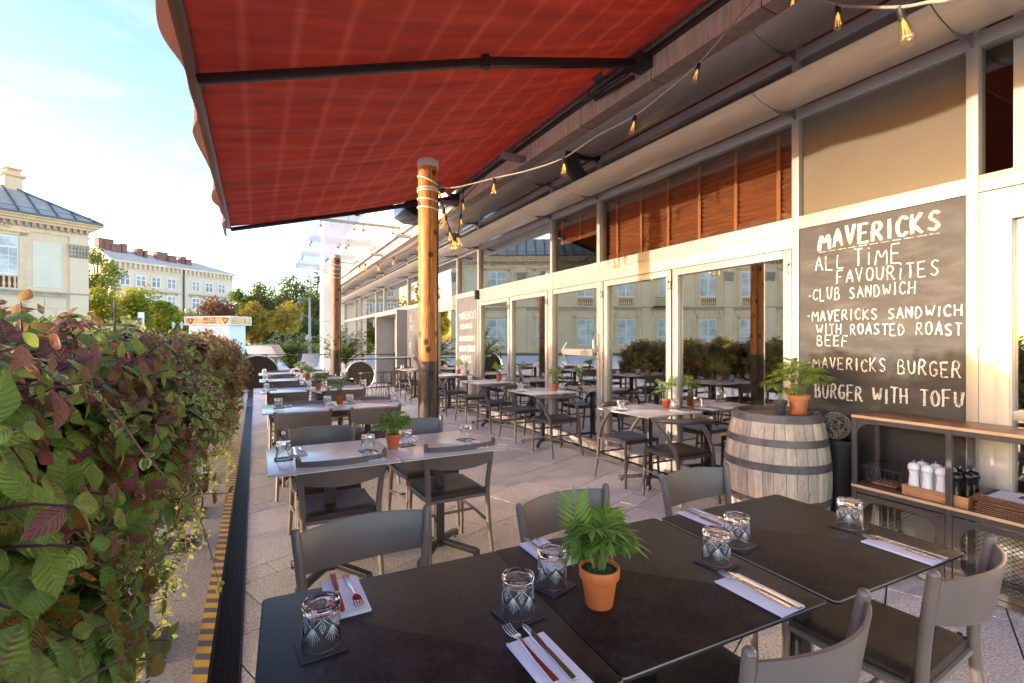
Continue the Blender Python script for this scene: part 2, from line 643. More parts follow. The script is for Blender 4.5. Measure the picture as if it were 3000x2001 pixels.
mats['shrub'] = leafmat("shrub_leaf", (0.03, 0.10, 0.02), (0.10, 0.22, 0.04), (0.10, 0.18, 0.05), None, 0.4, 0.3, 0.0)
mats['cut_glass'] = clear_glass("cut_glass")
mats['amber_glass'] = thin_glass("amber_bulb_glass", (1.0, 0.93, 0.74))


def table_mat(name, c, var, rough):
    m = bpy.data.materials.new(name)
    t, b, o = nodes(m)
    v = objco(t)
    big = noi(t, v, 9, 8, 0.72)
    fine = noi(t, v, 90, 4, 0.8)
    f = mth(t, 'MULTIPLY_ADD', fine, 0.5, mth(t, 'MULTIPLY', big, 0.5))
    t.links.new(ramp(t, f, [(0.41, tuple(q * (1 - var) for q in c)), (0.60, tuple(q * (1 + var) for q in c))]), b.inputs["Base Color"])
    t.links.new(mth(t, 'MULTIPLY_ADD', f, 0.2, rough - 0.1), b.inputs["Roughness"])
    b.inputs["Specular IOR Level"].default_value = 0.28 if rough > 0.4 else 0.6
    bump(t, b, fine, 0.06, 0.002)
    return m


mats['dark_top'] = table_mat("dark_stone_laminate", (0.019, 0.0155, 0.013), 0.85, 0.44)
mats['grey_top'] = table_mat("grey_laminate", (0.72, 0.66, 0.57), 0.05, 0.22)
mats['top_edge'] = M("table_edge_glint", (0.26, 0.23, 0.20), 0.4)  # pale colour standing for the highlight along the tabletop rim
mats['post_wood'] = wood("larch_post", (0.27, 0.075, 0.012), (0.56, 0.215, 0.04), 2.4, 'Z', True, 0.55)
mats['post_dark'] = wood("charred_post_base", (0.018, 0.011, 0.008), (0.10, 0.062, 0.038), 2.0, 'Z', True, 0.6)
mats['post_far'] = wood("weathered_post", (0.17, 0.075, 0.04), (0.32, 0.15, 0.08), 2.0, 'Z', True, 0.55)
mats['shelf_wood'] = wood("shelf_oak", (0.16, 0.07, 0.03), (0.24, 0.11, 0.05), 3.0, 'Y', False, 0.35)
mats['shelf_edge'] = wood("pale_plywood_edge", (0.50, 0.30, 0.15), (0.62, 0.42, 0.24), 3.0, 'Y', False, 0.5)
mats['tray_wood'] = wood("tray_oak", (0.34, 0.15, 0.05), (0.52, 0.27, 0.11), 3.0, 'Y', False, 0.45)
mats['board_wood'] = wood("menu_board", (0.18, 0.09, 0.045), (0.30, 0.16, 0.08), 3.0, 'Y', False, 0.5)
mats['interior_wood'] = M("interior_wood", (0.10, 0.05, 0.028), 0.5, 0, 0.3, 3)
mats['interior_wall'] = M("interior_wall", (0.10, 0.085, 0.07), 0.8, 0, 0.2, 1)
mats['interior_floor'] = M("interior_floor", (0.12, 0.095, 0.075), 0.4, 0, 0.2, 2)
mats['paver'] = granite("granite_paver", (0.20, 0.185, 0.155), (0.88, 0.84, 0.74))
mats['kerb'] = granite("dark_granite_kerb", (0.10, 0.088, 0.075), (0.55, 0.49, 0.42))
mats['joint'] = M("paving_joint", (0.03, 0.026, 0.022), 0.9, 0, 0.3, 8)

# ------------------------------------------------------------------ ground
def slab_field(x0, x1, y0, y1, ang, courses, lmin, lmax, gap, z0, z1, seed):
    """granite slabs laid in rotated courses, cut to a rectangle; one sheet"""
    rnd = random.Random(seed)
    mb = MB()
    ca, sa = math.cos(ang), math.sin(ang)
    d = -14.0
    k = 0
    while d < 22.0:
        h = courses[k % len(courses)]
        k += 1
        s = -16.0 - rnd.random()
        while s < 18:
            L = rnd.uniform(lmin, lmax) if h > 0.3 else rnd.uniform(lmin * 0.45, lmin * 0.8)
            p = []
            for (a, b) in ((s + gap, d + gap), (s + L - gap, d + gap), (s + L - gap, d + h - gap), (s + gap, d + h - gap)):
                p.append((a * ca - b * sa, a * sa + b * ca))
            if any(x0 - 1 < q[0] < x1 + 1 and y0 - 1 < q[1] < y1 + 1 for q in p):
                mb.cur = rnd.random()
                z = z1 + rnd.uniform(-0.0012, 0.0012)
                mb.prism([(q[0], q[1], z0) for q in p], (0, 0, z - z0))
            s += L
        d += h
    return mb


def cut_rect(o, x0, x1, y0, y1):
    bm = bmesh.new()
    bm.from_mesh(o.data)
    for co, no in (((x0, 0, 0), (-1, 0, 0)), ((x1, 0, 0), (1, 0, 0)), ((0, y0, 0), (0, -1, 0)), ((0, y1, 0), (0, 1, 0))):
        g = bm.verts[:] + bm.edges[:] + bm.faces[:]
        bmesh.ops.bisect_plane(bm, geom=g, plane_co=co, plane_no=no, clear_outer=True)
    bm.to_mesh(o.data)
    bm.free()


mb = MB()
mb.quad((-500, -300, -0.09), (500, -300, -0.09), (500, 900, -0.09), (-500, 900, -0.09))
plaza = mb.build("plaza_ground", M("pale_gravel_plaza", (0.74, 0.67, 0.54), 0.9, 0, 0.12, 0.4, 0.3, 30), smooth=False)
tag(plaza, kind='structure')
mb = MB()
mb.box(-1.7, 3.9, -5, 26, -0.12, -0.012)
tag(mb.build("terrace_base", mats['joint'], smooth=False), kind='structure')
pav = slab_field(-0.06, 3.90, -3, 26, R(22), [0.505, 0.525, 0.18], 0.55, 0.95, 0.0042, -0.011, 0.0, 3)
o = pav.build("granite_pavement", mats['paver'], smooth=False)
o.data.transform(Matrix.Translation((0.148, 0.366 - 0.0, 0)))
cut_rect(o, -0.055, 3.90, -3, 26)
tag(o, kind='structure')
krb = slab_field(-1.65, -0.19, -3, 26, R(-3), [1.05], 1.5, 1.7, 0.004, -0.011, 0.0, 5)
o = krb.build("granite_kerb", mats['kerb'], smooth=False)
cut_rect(o, -1.65, -0.185, -3, 26)
tag(o, kind='structure')


def hazard_mat(name, yel, dark, pitch, slant):
    m = bpy.data.materials.new(name)
    t, b, o = nodes(m)
    v = objco(t)
    s = N(t, "ShaderNodeSeparateXYZ")
    t.links.new(v, s.inputs[0])
    ph = mth(t, 'FRACT', mth(t, 'DIVIDE', mth(t, 'ADD', s.outputs[1], mth(t, 'MULTIPLY', s.outputs[0], slant)), pitch))
    wear = noi(t, v, 26, 6, 0.75)
    f = mth(t, 'GREATER_THAN', ph, 0.48)
    f = mth(t, 'MULTIPLY', f, ramp(t, wear, [(0.30, (0.25,) * 3), (0.46, (1,) * 3)]))
    t.links.new(mixc(t, f, dark, yel), b.inputs["Base Color"])
    b.inputs["Roughness"].default_value = 0.6
    bump(t, b, wear, 0.15, 0.003)
    return m


mb = MB()
mb.quad((-0.243, -1, 0.004), (-0.182, -1, 0.004), (-0.182, 12, 0.004), (-0.243, 12, 0.004))
tag(mb.build("hazard_tape", hazard_mat("yellow_hazard_tape", (0.66, 0.40, 0.05), (0.13, 0.125, 0.12), 0.107, 0.5), smooth=False), kind='structure')
mb = MB()
mb.quad((3.70, -1, 0.004), (3.86, -1, 0.004), (3.86, 13, 0.004), (3.70, 13, 0.004))
tag(mb.build("threshold_hazard_marking", hazard_mat("worn_threshold_tape", (0.46, 0.40, 0.26), (0.27, 0.255, 0.23), 0.16, 0.9), smooth=False), kind='structure')
# drain
drain = thing("drain_channel", "long dark slotted drain grate beside the yellow hazard tape", "drain", (-0.118, 0, 0))
mb = MB()
mb.box(-0.06, -0.053, -1, 14, -0.011, 0.002)
mb.box(0.053, 0.06, -1, 14, -0.011, 0.002)
mb.box(-0.053, 0.053, -1, 14, -0.0118, -0.0105)
mb.build("frame", mats['black_metal'], drain, smooth=False)
mb = MB()
y = -0.6
while y < 12:
    for i in range(4):
        x = -0.052 + i * 0.026
        dy = 0.0085 if i % 2 else 0
        mb.bar((x, y + dy, -0.001), (x + 0.026, y + dy + 0.006, -0.001), 0.0075, 0.005)
    y += 0.0175
for x in (-0.026, 0, 0.026):
    mb.box(x - 0.002, x + 0.002, -1, 12, -0.009, -0.0015)
mb.build("grate", M("cast_iron", (0.03, 0.028, 0.027), 0.42, 0.7, 0.2, 20), drain, smooth=False)

# ------------------------------------------------------------------ restaurant building
FX = 3.90                        # outer face of the frames
GX = 3.955                       # glass
bld = thing("restaurant_building", "long glazed restaurant front with pale metal frames and a stone fascia", "building", (3.9, 6, 0))


def part(mb, name, mat, parent=bld, **k):
    o = mb.build(name, mat, None, **k)
    o.parent = parent
    o.matrix_parent_inverse = Matrix.Translation(-parent.location)
    return o


Z_HEAD0, Z_HEAD1 = 2.36, 2.464      # transom above the doors
Z_T2A, Z_T2B = 3.255, 3.345
Z_T3A, Z_T3B = 3.735, 3.825
Z_TOP = 4.17
MY = [-2.6, 1.25, 2.347, 4.905, 6.02, 8.69, 9.82, 12.56, 13.72, 16.63, 17.91, 20.93, 22.04, 24.9]
# fascia and roof edge
fm = bpy.data.materials.new("fascia_slabs")
t, b, out = nodes(fm)
v = objco(t)
br = N(t, "ShaderNodeTexBrick")
br.offset = 0.0
for k_, v_ in (("Scale", 1.0), ("Brick Width", 1.22), ("Row Height", 4.0), ("Mortar Size", 0.006)):
    br.inputs[k_].default_value = v_
br.inputs["Color1"].default_value = (1, 1, 1, 1)
br.inputs["Color2"].default_value = (0.88, 0.88, 0.88, 1)
br.inputs["Mortar"].default_value = (0.25, 0.22, 0.2, 1)
mp = N(t, "ShaderNodeMapping")
mp.inputs["Rotation"].default_value = (0, 0, R(90))
t.links.new(v, mp.inputs[0])
t.links.new(mp.outputs[0], br.inputs["Vector"])
c = ramp(t, noi(t, v, 5, 8, 0.7), [(0.3, (0.72, 0.58, 0.40)), (0.7, (0.90, 0.76, 0.56))])
sv = objco(t, (9, 9, 0.5))
c = mixc(t, 0.5, c, ramp(t, noi(t, sv, 3, 4), [(0.35, (0.6, 0.58, 0.55)), (0.55, (1, 1, 1))]), 'MULTIPLY')
t.links.new(mixc(t, 1.0, c, br.outputs[0], 'MULTIPLY'), b.inputs["Base Color"])
b.inputs["Roughness"].default_value = 0.8
bump(t, b, noi(t, v, 60, 4), 0.15, 0.004)
mb = MB()
mb.box(3.60, 4.6, -4, 24.9, 4.15, 6.2)
part(mb, "fascia", fm, smooth=False)
mb = MB()
mb.box(3.545, 3.598, -4, 24.9, 4.375, 4.42)
part(mb, "fascia_rail", M("dark_brown_rail", (0.075, 0.055, 0.05), 0.45, 0.3), smooth=False)
for y0 in (6.3, 9.0, 12.4, 15.5):
    mb = MB()
    mb.box(3.22, 3.598, y0 - 0.05, y0 + 0.05, 4.16, 4.24)
    part(mb, "bracket_plate", mats['frame'], bevel=0.004)
# mullions
for i, y0 in enumerate(MY):
    mb = MB()
    wd = 0.029
    mb.box(FX, FX + 0.11, y0 - wd, y0 + wd, 0.0, Z_TOP)
    part(mb, "mullion", mats['frame'], bevel=0.003)
DOOR_BAYS = {2, 3, 4, 6}             # bays whose lower part is doors (index of the lower-Y mullion)
BOARD_BAYS = {1, 5, 7}
for i in range(len(MY) - 1):
    a, b_ = MY[i] + 0.029, MY[i + 1] - 0.029
    for z0, z1 in ((Z_T2A, Z_T2B), (Z_T3A, Z_T3B), (Z_TOP - 0.09, Z_TOP), (Z_HEAD0, Z_HEAD1)):
        mb = MB()
        mb.box(FX + 0.004, FX + 0.10, a, b_, z0, z1)
        part(mb, "transom", mats['frame'], bevel=0.003)
    spand = i == 1
    for k, (z0, z1) in enumerate(((Z_HEAD1, Z_T2A), (Z_T2B, Z_T3A), (Z_T3B, Z_TOP - 0.09))):
        mb = MB()
        mb.box(GX, GX + 0.006, a - 0.004, b_ + 0.004, z0 - 0.004, z1 + 0.004)
        part(mb, "spandrel_panel" if spand else "window_pane", mats['spandrel'] if spand else mats['pane' if k == 0 and i not in (0, 2, 3) else 'pane_high'], smooth=False)
    # curved sun louvres, two rows
    for zl in (Z_T2B - 0.03, Z_T3B - 0.03):
        prof = [(-0.045, 0.022), (-0.10, -0.008), (-0.19, -0.028), (-0.30, -0.030), (-0.41, -0.016), (-0.50, 0.010), (-0.548, 0.03)]
        y0, y1 = MY[i] + 0.004, MY[i + 1] - 0.004
        bd = MB()
        n = len(prof)
        pts = [(FX + p[0], p[1] + zl) for p in prof]
        top = [(FX + p[0] + 0.003, p[1] + zl + 0.007) for p in prof]
        ring = pts + top[::-1]
        bd.prism([(p[0], y0, p[1]) for p in ring], (0, y1 - y0, 0))
        part(bd, "sun_louvre", mats['louvre'], angle=30)
        rb = MB()
        rb.prism([(FX, y1, zl - 0.055), (FX, y1, zl + 0.03)] + [(p[0], y1, p[1] + 0.012) for p in pts] + [(FX - 0.2, y1, zl - 0.058), (FX - 0.05, y1, zl - 0.03)], (0, 0.006, 0))
        part(rb, "louvre_rib", mats['grey_metal'], smooth=False)
# door leaves
DY = [2.376, 3.68, 4.82, 6.13, 7.37, 8.66]


def door_leaf(y0, y1, handle=None, z1=2.21):
    fr = MB()
    s = 0.068
    fr.box(FX + 0.012, FX + 0.075, y0, y0 + s, 0.02, z1)
    fr.box(FX + 0.012, FX + 0.075, y1 - s, y1, 0.02, z1)
    fr.box(FX + 0.012, FX + 0.075, y0 + s, y1 - s, z1 - s, z1)
    fr.box(FX + 0.012, FX + 0.075, y0 + s, y1 - s, 0.02, 0.13)
    d = part(fr, "door", mats['frame'], bevel=0.004)
    gl = MB()
    gl.box(GX, GX + 0.006, y0 + s - 0.003, y1 - s + 0.003, 0.127, z1 - s + 0.003)
    g = gl.build("pane", mats['pane'], d, smooth=False)
    if handle is not None:
        h = MB()
        h.tube([(FX + 0.012, handle, 1.535), (FX - 0.06, handle, 1.535), (FX - 0.075, handle, 1.52), (FX - 0.075, handle, 1.23), (FX - 0.06, handle, 1.215), (FX + 0.012, handle, 1.215)], 0.012, 10)
        h.box(FX - 0.006, FX + 0.012, handle - 0.016, handle + 0.016, 1.30, 1.39)
        h.build("handle", mats['steel'], d)
    for z in (2.0, 0.4):
        hg = MB()
        hg.box(FX - 0.02, FX + 0.012, y0 - 0.012, y0 + 0.012, z, z + 0.09)
        hg.build("hinge", mats['steel'], d, bevel=0.003)
    return d


for i in range(5):
    d = door_leaf(DY[i] + 0.012, DY[i + 1] - 0.012, DY[2] + 0.085 if i == 2 else None)
    if i == 2:
        # grey arrow on the glass pointing along the terrace
        ar = MB()
        ar.prism([(GX - 0.004, 5.84, 1.30), (GX - 0.004, 5.70, 1.43), (GX - 0.004, 5.66, 1.43), (GX - 0.004, 5.755, 1.335), (GX - 0.004, 5.06, 1.335),
                  (GX - 0.004, 5.06, 1.245), (GX - 0.004, 5.755, 1.245), (GX - 0.004, 5.64, 1.13), (GX - 0.004, 5.68, 1.13)], (0.002, 0, 0))
        ar.build("arrow_sticker", M("grey_vinyl", (0.20, 0.185, 0.17), 0.6), d, smooth=False)
mb = MB()
mb.box(FX + 0.008, FX + 0.09, 2.376, 8.66, 2.215, Z_HEAD0)
mb.box(FX + 0.008, FX + 0.09, 9.85, 12.53, 2.215, Z_HEAD0)
part(mb, "door_head", mats['frame'], bevel=0.003)
door_leaf(9.86, 11.19)
door_leaf(11.21, 12.52)
for i in (8, 9, 10, 11, 12):
    if i == 8:
        continue
    a, b_ = MY[i] + 0.029, MY[i + 1] - 0.029
    mb = MB()
    mb.box(GX, GX + 0.006, a, b_, 0.1, Z_HEAD0)
    part(mb, "window_pane", mats['pane'], smooth=False)
    mb = MB()
    mb.box(FX + 0.004, FX + 0.1, a, b_, 0.0, 0.1)
    part(mb, "sill", mats['frame'], smooth=False)
# grey entrance portal with a painted white swirl
mb = MB()
mb.box(3.60, 4.5, 16.40, 16.60, 0, 2.36)
mb.box(3.60, 4.5, 13.75, 13.87, 0, 2.36)
mb.box(3.60, 4.5, 13.87, 16.40, 2.24, 2.36)
part(mb, "entrance_portal", M("grey_portal_paint", (0.24, 0.23, 0.215), 0.6, 0, 0.08, 2), smooth=False)
mb = MB()
mb.box(4.20, 4.25, 13.87, 16.40, 0, 2.24)
ent = part(mb, "entrance_door", M("grey_door_paint", (0.20, 0.195, 0.185), 0.5, 0, 0.08, 2), smooth=False)
mb = MB()
sw = [(16.1, 0.3), (15.7, 0.9), (15.9, 1.5), (16.15, 1.9), (15.95, 2.05), (15.7, 1.6), (15.3, 1.1), (15.0, 1.5), (14.8, 1.75)]
mb.tube([(4.195, y, z) for y, z in sw], [0.05, 0.07, 0.06, 0.05, 0.05, 0.06, 0.08, 0.05, 0.02], 8, True, 1, 1)
for p in range(len(mb.v)):
    x, y, z = mb.v[p]
    mb.v[p] = (4.197 + (x - 4.195) * 0.03, y, z)
mb.build("painted_swirl", mats['white_paint'], ent)
# right-hand bay: white framed door and jamb
mb = MB()
mb.box(FX + 0.006, FX + 0.09, 1.075, 1.221, 0.0, 2.355)
mb.box(FX + 0.006, FX + 0.09, -2.5, 1.075, 2.17, 2.355)
mb.box(FX - 0.004, FX + 0.006, 1.082, 1.145, 0.02, 2.21)
part(mb, "white_door_jamb", M("cream_painted_frame", (0.50, 0.465, 0.41), 0.4, 0.1, 0.03, 3), bevel=0.004)
mb = MB()
mb.box(GX, GX + 0.006, -2.5, 1.075, 0.55, 2.17)
part(mb, "window_pane", mats['pane'], smooth=False)
mb = MB()
mb.box(FX + 0.02, FX + 0.09, -2.5, 1.075, 0.0, 0.55)
mb.box(FX + 0.02, FX + 0.05, -2.5, 1.075, 0.98, 1.04)
part(mb, "lower_door_panel", mats['frame'], bevel=0.003)
# wooden slatted blinds behind the upper panes
bl_mat = wood("cedar_blind", (0.19, 0.065, 0.028), (0.30, 0.11, 0.045), 2.0, 'Y', False, 0.45)
tape_mat = M("blind_tape", (0.33, 0.125, 0.045), 0.8)


def blind(y0, y1, z0, z1, x=4.06, tapes=4, up=0.02):
    mb = MB()
    z = z1
    k = 0
    while z > z0 + 0.05:
        mb.bar((x, y0, z), (x, y1, z), 0.048, 0.0035, up=(1.0, 0, 1))
        z -= 0.047
        k += 1
    for q in range(9):
        mb.box(x - 0.02, x + 0.02, y0, y1, z0 + q * 0.0065, z0 + q * 0.0065 + 0.0035)
    o = part(mb, "blind", bl_mat, smooth=False)
    tp = MB()
    for j in range(tapes):
        yy = y0 + (y1 - y0) * (0.07 + 0.86 * j / max(1, tapes - 1))
        tp.box(x - 0.029, x - 0.027, yy - 0.018, yy + 0.018, z0, z1)
    tp.build("tape", tape_mat, o, smooth=False)


blind(2.40, 4.86, Z_HEAD1 + 0.03, Z_T2B, tapes=6)
blind(2.40, 4.86, Z_T2B, Z_TOP, tapes=6)
blind(4.95, 5.98, Z_HEAD1 + 0.42, Z_T2B, tapes=3)
blind(4.95, 5.98, Z_T2B, Z_TOP, tapes=3)
blind(6.06, 8.64, Z_T2B, Z_TOP, tapes=5)
blind(-2.4, 0.96, 2.44, Z_TOP, tapes=6)
mb = MB()
mb.box(4.02, 4.10, 1.02, 1.10, Z_HEAD1, Z_TOP)
part(mb, "inner_jamb", mats['white_paint'], smooth=False)
# interior shell
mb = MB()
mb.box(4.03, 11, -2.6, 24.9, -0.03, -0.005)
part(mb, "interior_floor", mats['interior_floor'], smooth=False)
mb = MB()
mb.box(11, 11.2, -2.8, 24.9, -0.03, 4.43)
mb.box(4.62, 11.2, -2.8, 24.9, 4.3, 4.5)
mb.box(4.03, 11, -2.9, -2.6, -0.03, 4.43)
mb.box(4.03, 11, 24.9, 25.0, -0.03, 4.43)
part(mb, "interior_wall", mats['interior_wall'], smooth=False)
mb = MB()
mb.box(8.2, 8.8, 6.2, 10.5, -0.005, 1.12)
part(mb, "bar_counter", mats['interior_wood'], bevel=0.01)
gl = thing("globe_lamp", "small glowing globe lamp seen inside through the door glass", "lamp", (6.0, 6.1, 2.56))
mb = MB()
mb.lathe([(0.001, -0.07), (0.04, -0.058), (0.065, -0.025), (0.07, 0), (0.065, 0.025), (0.04, 0.058), (0.012, 0.07)], 16)
em = bpy.data.materials.new("lit_globe")
t, b, out = nodes(em)
b.inputs["Emission Color"].default_value = (1, 0.55, 0.12, 1)
b.inputs["Emission Strength"].default_value = 1.2
mb.build("globe", em, gl)
mb = MB()
mb.tube([(0, 0, 0.065), (0, 0, 1.85)], 0.006, 6)
mb.build("cord", mats['cable'], gl)

# stone pier that closes the glazing
pier_m = bpy.data.materials.new("pier_cladding")
t, b, out = nodes(pier_m)
v = objco(t)
mp = N(t, "ShaderNodeMapping")
mp.inputs["Rotation"].default_value = (R(90), 0, R(90))
t.links.new(v, mp.inputs[0])
br = N(t, "ShaderNodeTexBrick")
br.offset = 0.3
for k_, v_ in (("Scale", 1.0), ("Brick Width", 2.4), ("Row Height", 0.82), ("Mortar Size", 0.012)):
    br.inputs[k_].default_value = v_
br.inputs["Color1"].default_value = (0.76, 0.73, 0.68, 1)
br.inputs["Color2"].default_value = (0.70, 0.67, 0.62, 1)
br.inputs["Mortar"].default_value = (0.3, 0.28, 0.26, 1)
t.links.new(mp.outputs[0], br.inputs["Vector"])
t.links.new(mixc(t, 0.4, br.outputs[0], ramp(t, noi(t, v, 1.2, 6), [(0.3, (0.8,) * 3), (0.6, (1,) * 3)]), 'MULTIPLY'), b.inputs["Base Color"])
b.inputs["Roughness"].default_value = 0.75
mb = MB()
mb.box(2.93, 5.5, 24.95, 26.5, 0.0, 9.0)
pier = mb.build("stone_pier", pier_m, bevel=0.01)
tag(pier, "tall white stone clad pier at the far end of the glass front", "pier")

# glass canopy with point fixings, far along the front
can = thing("glass_canopy", "frameless glass canopy with steel point fixings beyond the red awning", "canopy", (3.4, 15, 4.5))
cpane = glass_pane("canopy_glass", (0.97, 0.98, 0.97), 1.35, 0.0)
_t = cpane.node_tree                      # translucent white mixed in to stand for the glare on the glass
_df = N(_t, "ShaderNodeBsdfTranslucent")
_df.inputs[0].default_value = (0.92, 0.90, 0.84, 1)
_m2 = N(_t, "ShaderNodeMixShader")
_m2.inputs[0].default_value = 0.35
_out = [n_ for n_ in _t.nodes if n_.type == 'OUTPUT_MATERIAL'][0]
_src = _out.inputs[0].links[0].from_socket
_t.links.new(_src, _m2.inputs[1])
_t.links.new(_df.outputs[0], _m2.inputs[2])
_t.links.new(_m2.outputs[0], _out.inputs[0])
for (a, b_, c_, d_) in ((13.2, 16.0, 1.4, 2.45), (13.2, 16.0, 2.48, 3.55), (16.05, 19.0, 1.4, 2.45), (16.05, 19.0, 2.48, 3.55), (19.05, 22.0, 1.4, 2.45), (19.05, 22.0, 2.48, 3.55)):
    mb = MB()
    mb.box(c_ - 3.4, d_ - 3.4, a - 15, b_ - 15, -0.012, 0.0)
    mb.build("glass_sheet", cpane, can, smooth=False)
for y in (13.4, 15.8, 16.25, 18.8, 19.25, 21.8):
    mb = MB()
    for x in (1.5, 2.35, 2.6, 3.4):
        mb.lathe([(0.04, -0.05), (0.045, -0.03), (0.02, -0.02), (0.015, 0.08), (0.03, 0.09), (0.03, 0.11)], 10, (x - 3.4, y - 15, 0))
    mb.bar((-1.95, y - 15, 0.14), (0.45, y - 15, 0.14), 0.05, 0.07)
    mb.build("fixing_arm", mats['grey_metal'], can)

# ------------------------------------------------------------------ chalkboards and chalk letters
STROKES = {
    'A': [[(0, 0), (.5, 1), (1, 0)], [(.2, .36), (.8, .36)]],
    'B': [[(0, 0), (0, 1), (.6, .97), (.75, .78), (.55, .54), (0, .52)], [(.55, .54), (.9, .36), (.75, .05), (0, 0)]],
    'C': [[(.95, .82), (.6, 1), (.2, .85), (0, .5), (.2, .12), (.6, 0), (.98, .2)]],
    'D': [[(0, 0), (0, 1), (.55, .92), (.95, .5), (.6, .06), (0, 0)]],
    'E': [[(.9, 1), (0, 1), (0, 0), (.95, 0)], [(0, .52), (.75, .52)]],
    'F': [[(.9, 1), (0, 1), (0, 0)], [(0, .52), (.7, .52)]],
    'G': [[(.95, .85), (.55, 1), (.12, .8), (0, .45), (.2, .08), (.6, 0), (.95, .2), (.95, .45), (.55, .45)]],
    'H': [[(0, 0), (0, 1)], [(.9, 0), (.9, 1)], [(0, .5), (.9, .5)]],
    'I': [[(.5, 0), (.5, 1)]],
    'K': [[(0, 0), (0, 1)], [(.9, 1), (.05, .45), (.95, 0)]],
    'L': [[(0, 1), (0, 0), (.85, 0)]],
    'M': [[(0, 0), (.1, 1), (.5, .3), (.9, 1), (1, 0)]],
    'N': [[(0, 0), (0, 1), (.9, 0), (.9, 1)]],
    'O': [[(.5, 1), (.12, .85), (0, .5), (.14, .12), (.5, 0), (.86, .14), (1, .5), (.86, .87), (.5, 1)]],
    'P': [[(0, 0), (0, 1), (.6, .97), (.85, .75), (.6, .5), (0, .48)]],
    'R': [[(0, 0), (0, 1), (.6, .97), (.82, .76), (.6, .52), (0, .5)], [(.35, .5), (.95, 0)]],
    'S': [[(.9, .85), (.5, 1), (.1, .8), (.25, .58), (.75, .42), (.9, .2), (.5, 0), (.05, .14)]],
    'T': [[(0, 1), (1, 1)], [(.5, 1), (.5, 0)]],
    'U': [[(0, 1), (.05, .25), (.4, 0), (.8, .15), (.95, 1)]],
    'V': [[(0, 1), (.45, 0), (.95, 1)]],
    'W': [[(0, 1), (.22, 0), (.5, .75), (.75, 0), (1, 1)]],
    'Y': [[(0, 1), (.5, .5), (1, 1)], [(.5, .5), (.45, 0)]],
    '-': [[(.1, .5), (.8, .52)]],
    ',': [[(.4, .1), (.3, -.15)]],
}
STROKES['i'] = [[(.5, 0), (.5, .72)], [(.5, .92), (.5, 1.0)]]


def chalk_mat(name, c):
    m = bpy.data.materials.new(name)
    m.use_nodes = True
    t = m.node_tree
    b = t.nodes["Principled BSDF"]
    o = t.nodes["Material Output"]
    b.inputs["Base Color"].default_value = (*c, 1)
    b.inputs["Roughness"].default_value = 0.95
    v = objco(t)
    f = ramp(t, mth(t, 'MULTIPLY_ADD', noi(t, v, 150, 2, 0.8), 0.7, mth(t, 'MULTIPLY', noi(t, v, 9, 3), 0.3)), [(0.40, (0.12,) * 3), (0.55, (0.92,) * 3)])
    tr = N(t, "ShaderNodeBsdfTransparent")
    mx = N(t, "ShaderNodeMixShader")
    t.links.new(f, mx.inputs[0])
    t.links.new(tr.outputs[0], mx.inputs[1])
    t.links.new(b.outputs[0], mx.inputs[2])
    t.links.new(mx.outputs[0], o.inputs[0])
    return m


def stroke_text(mb, text, p0, p1, h0, h1, width, rnd, x, passes=1, sd=None):
    """hand-drawn capitals between p0 and p1 (y, z) on the board plane; letters run towards -y as one faces it"""
    n = len(text)
    wts = [0.75 if ch == ' ' else 0.4 if ch in 'Ii-,' else (1.05 if ch in 'MW' else 0.82) for ch in text]
    gaps = 0.40
    tot = sum(wts) + gaps * (n - 1)
    pos = 0.0
    for ch, wd in zip(text, wts):
        if ch in STROKES:
            jz = rnd.uniform(-0.06, 0.06)
            slant = rnd.uniform(-0.06, 0.10)
            sc = rnd.uniform(0.94, 1.08)
            for st in STROKES[ch]:
                for ps in range(passes):
                    pts = []
                    # resample with rounding
                    dense = []
                    for i in range(len(st) - 1):
                        for q in range(4):
                            s = q / 4
                            dense.append((st[i][0] * (1 - s) + st[i + 1][0] * s, st[i][1] * (1 - s) + st[i + 1][1] * s))
                    dense.append(st[-1])
                    if len(st) > 4:
                        for it in range(2):
                            dense = [dense[0]] + [tuple((dense[k - 1][c] + 2 * dense[k][c] + dense[k + 1][c]) / 4 for c in (0, 1)) for k in range(1, len(dense) - 1)] + [dense[-1]]
                    for (a, b) in dense:
                        f = (pos + wd * (a + slant * b)) / tot
                        hh = (h0 * (1 - f) + h1 * f) * sc
                        y = p0[0] + (p1[0] - p0[0]) * f + rnd.uniform(-.0016, .0016) + ps * width * 0.55
                        z = p0[1] + (p1[1] - p0[1]) * f + hh * (b + jz) + rnd.uniform(-.0016, .0016)
                        pts.append((y, z))
                    wv = width * rnd.uniform(0.85, 1.2)
                    L, Rr = [], []
                    for k, (y, z) in enumerate(pts):
                        a = pts[max(0, k - 1)]
                        c = pts[min(len(pts) - 1, k + 1)]
                        dy, dz = c[0] - a[0], c[1] - a[1]
                        q = math.hypot(dy, dz) or 1
                        ny, nz = -dz / q, dy / q
                        ww = wv / 2 * (0.62 + 0.75 * abs(noise.noise(Vector((y * 23, z * 23, 1.7)))) + rnd.uniform(0, 0.28))
                        L.append((x, y + ny * ww, z + nz * ww))
                        Rr.append((x, y - ny * ww, z - nz * ww))
                    x -= 0.00006
                    for k in range(len(pts) - 1):
                        mb.quad(L[k], L[k + 1], Rr[k + 1], Rr[k])
        pos += wd + gaps
    return x


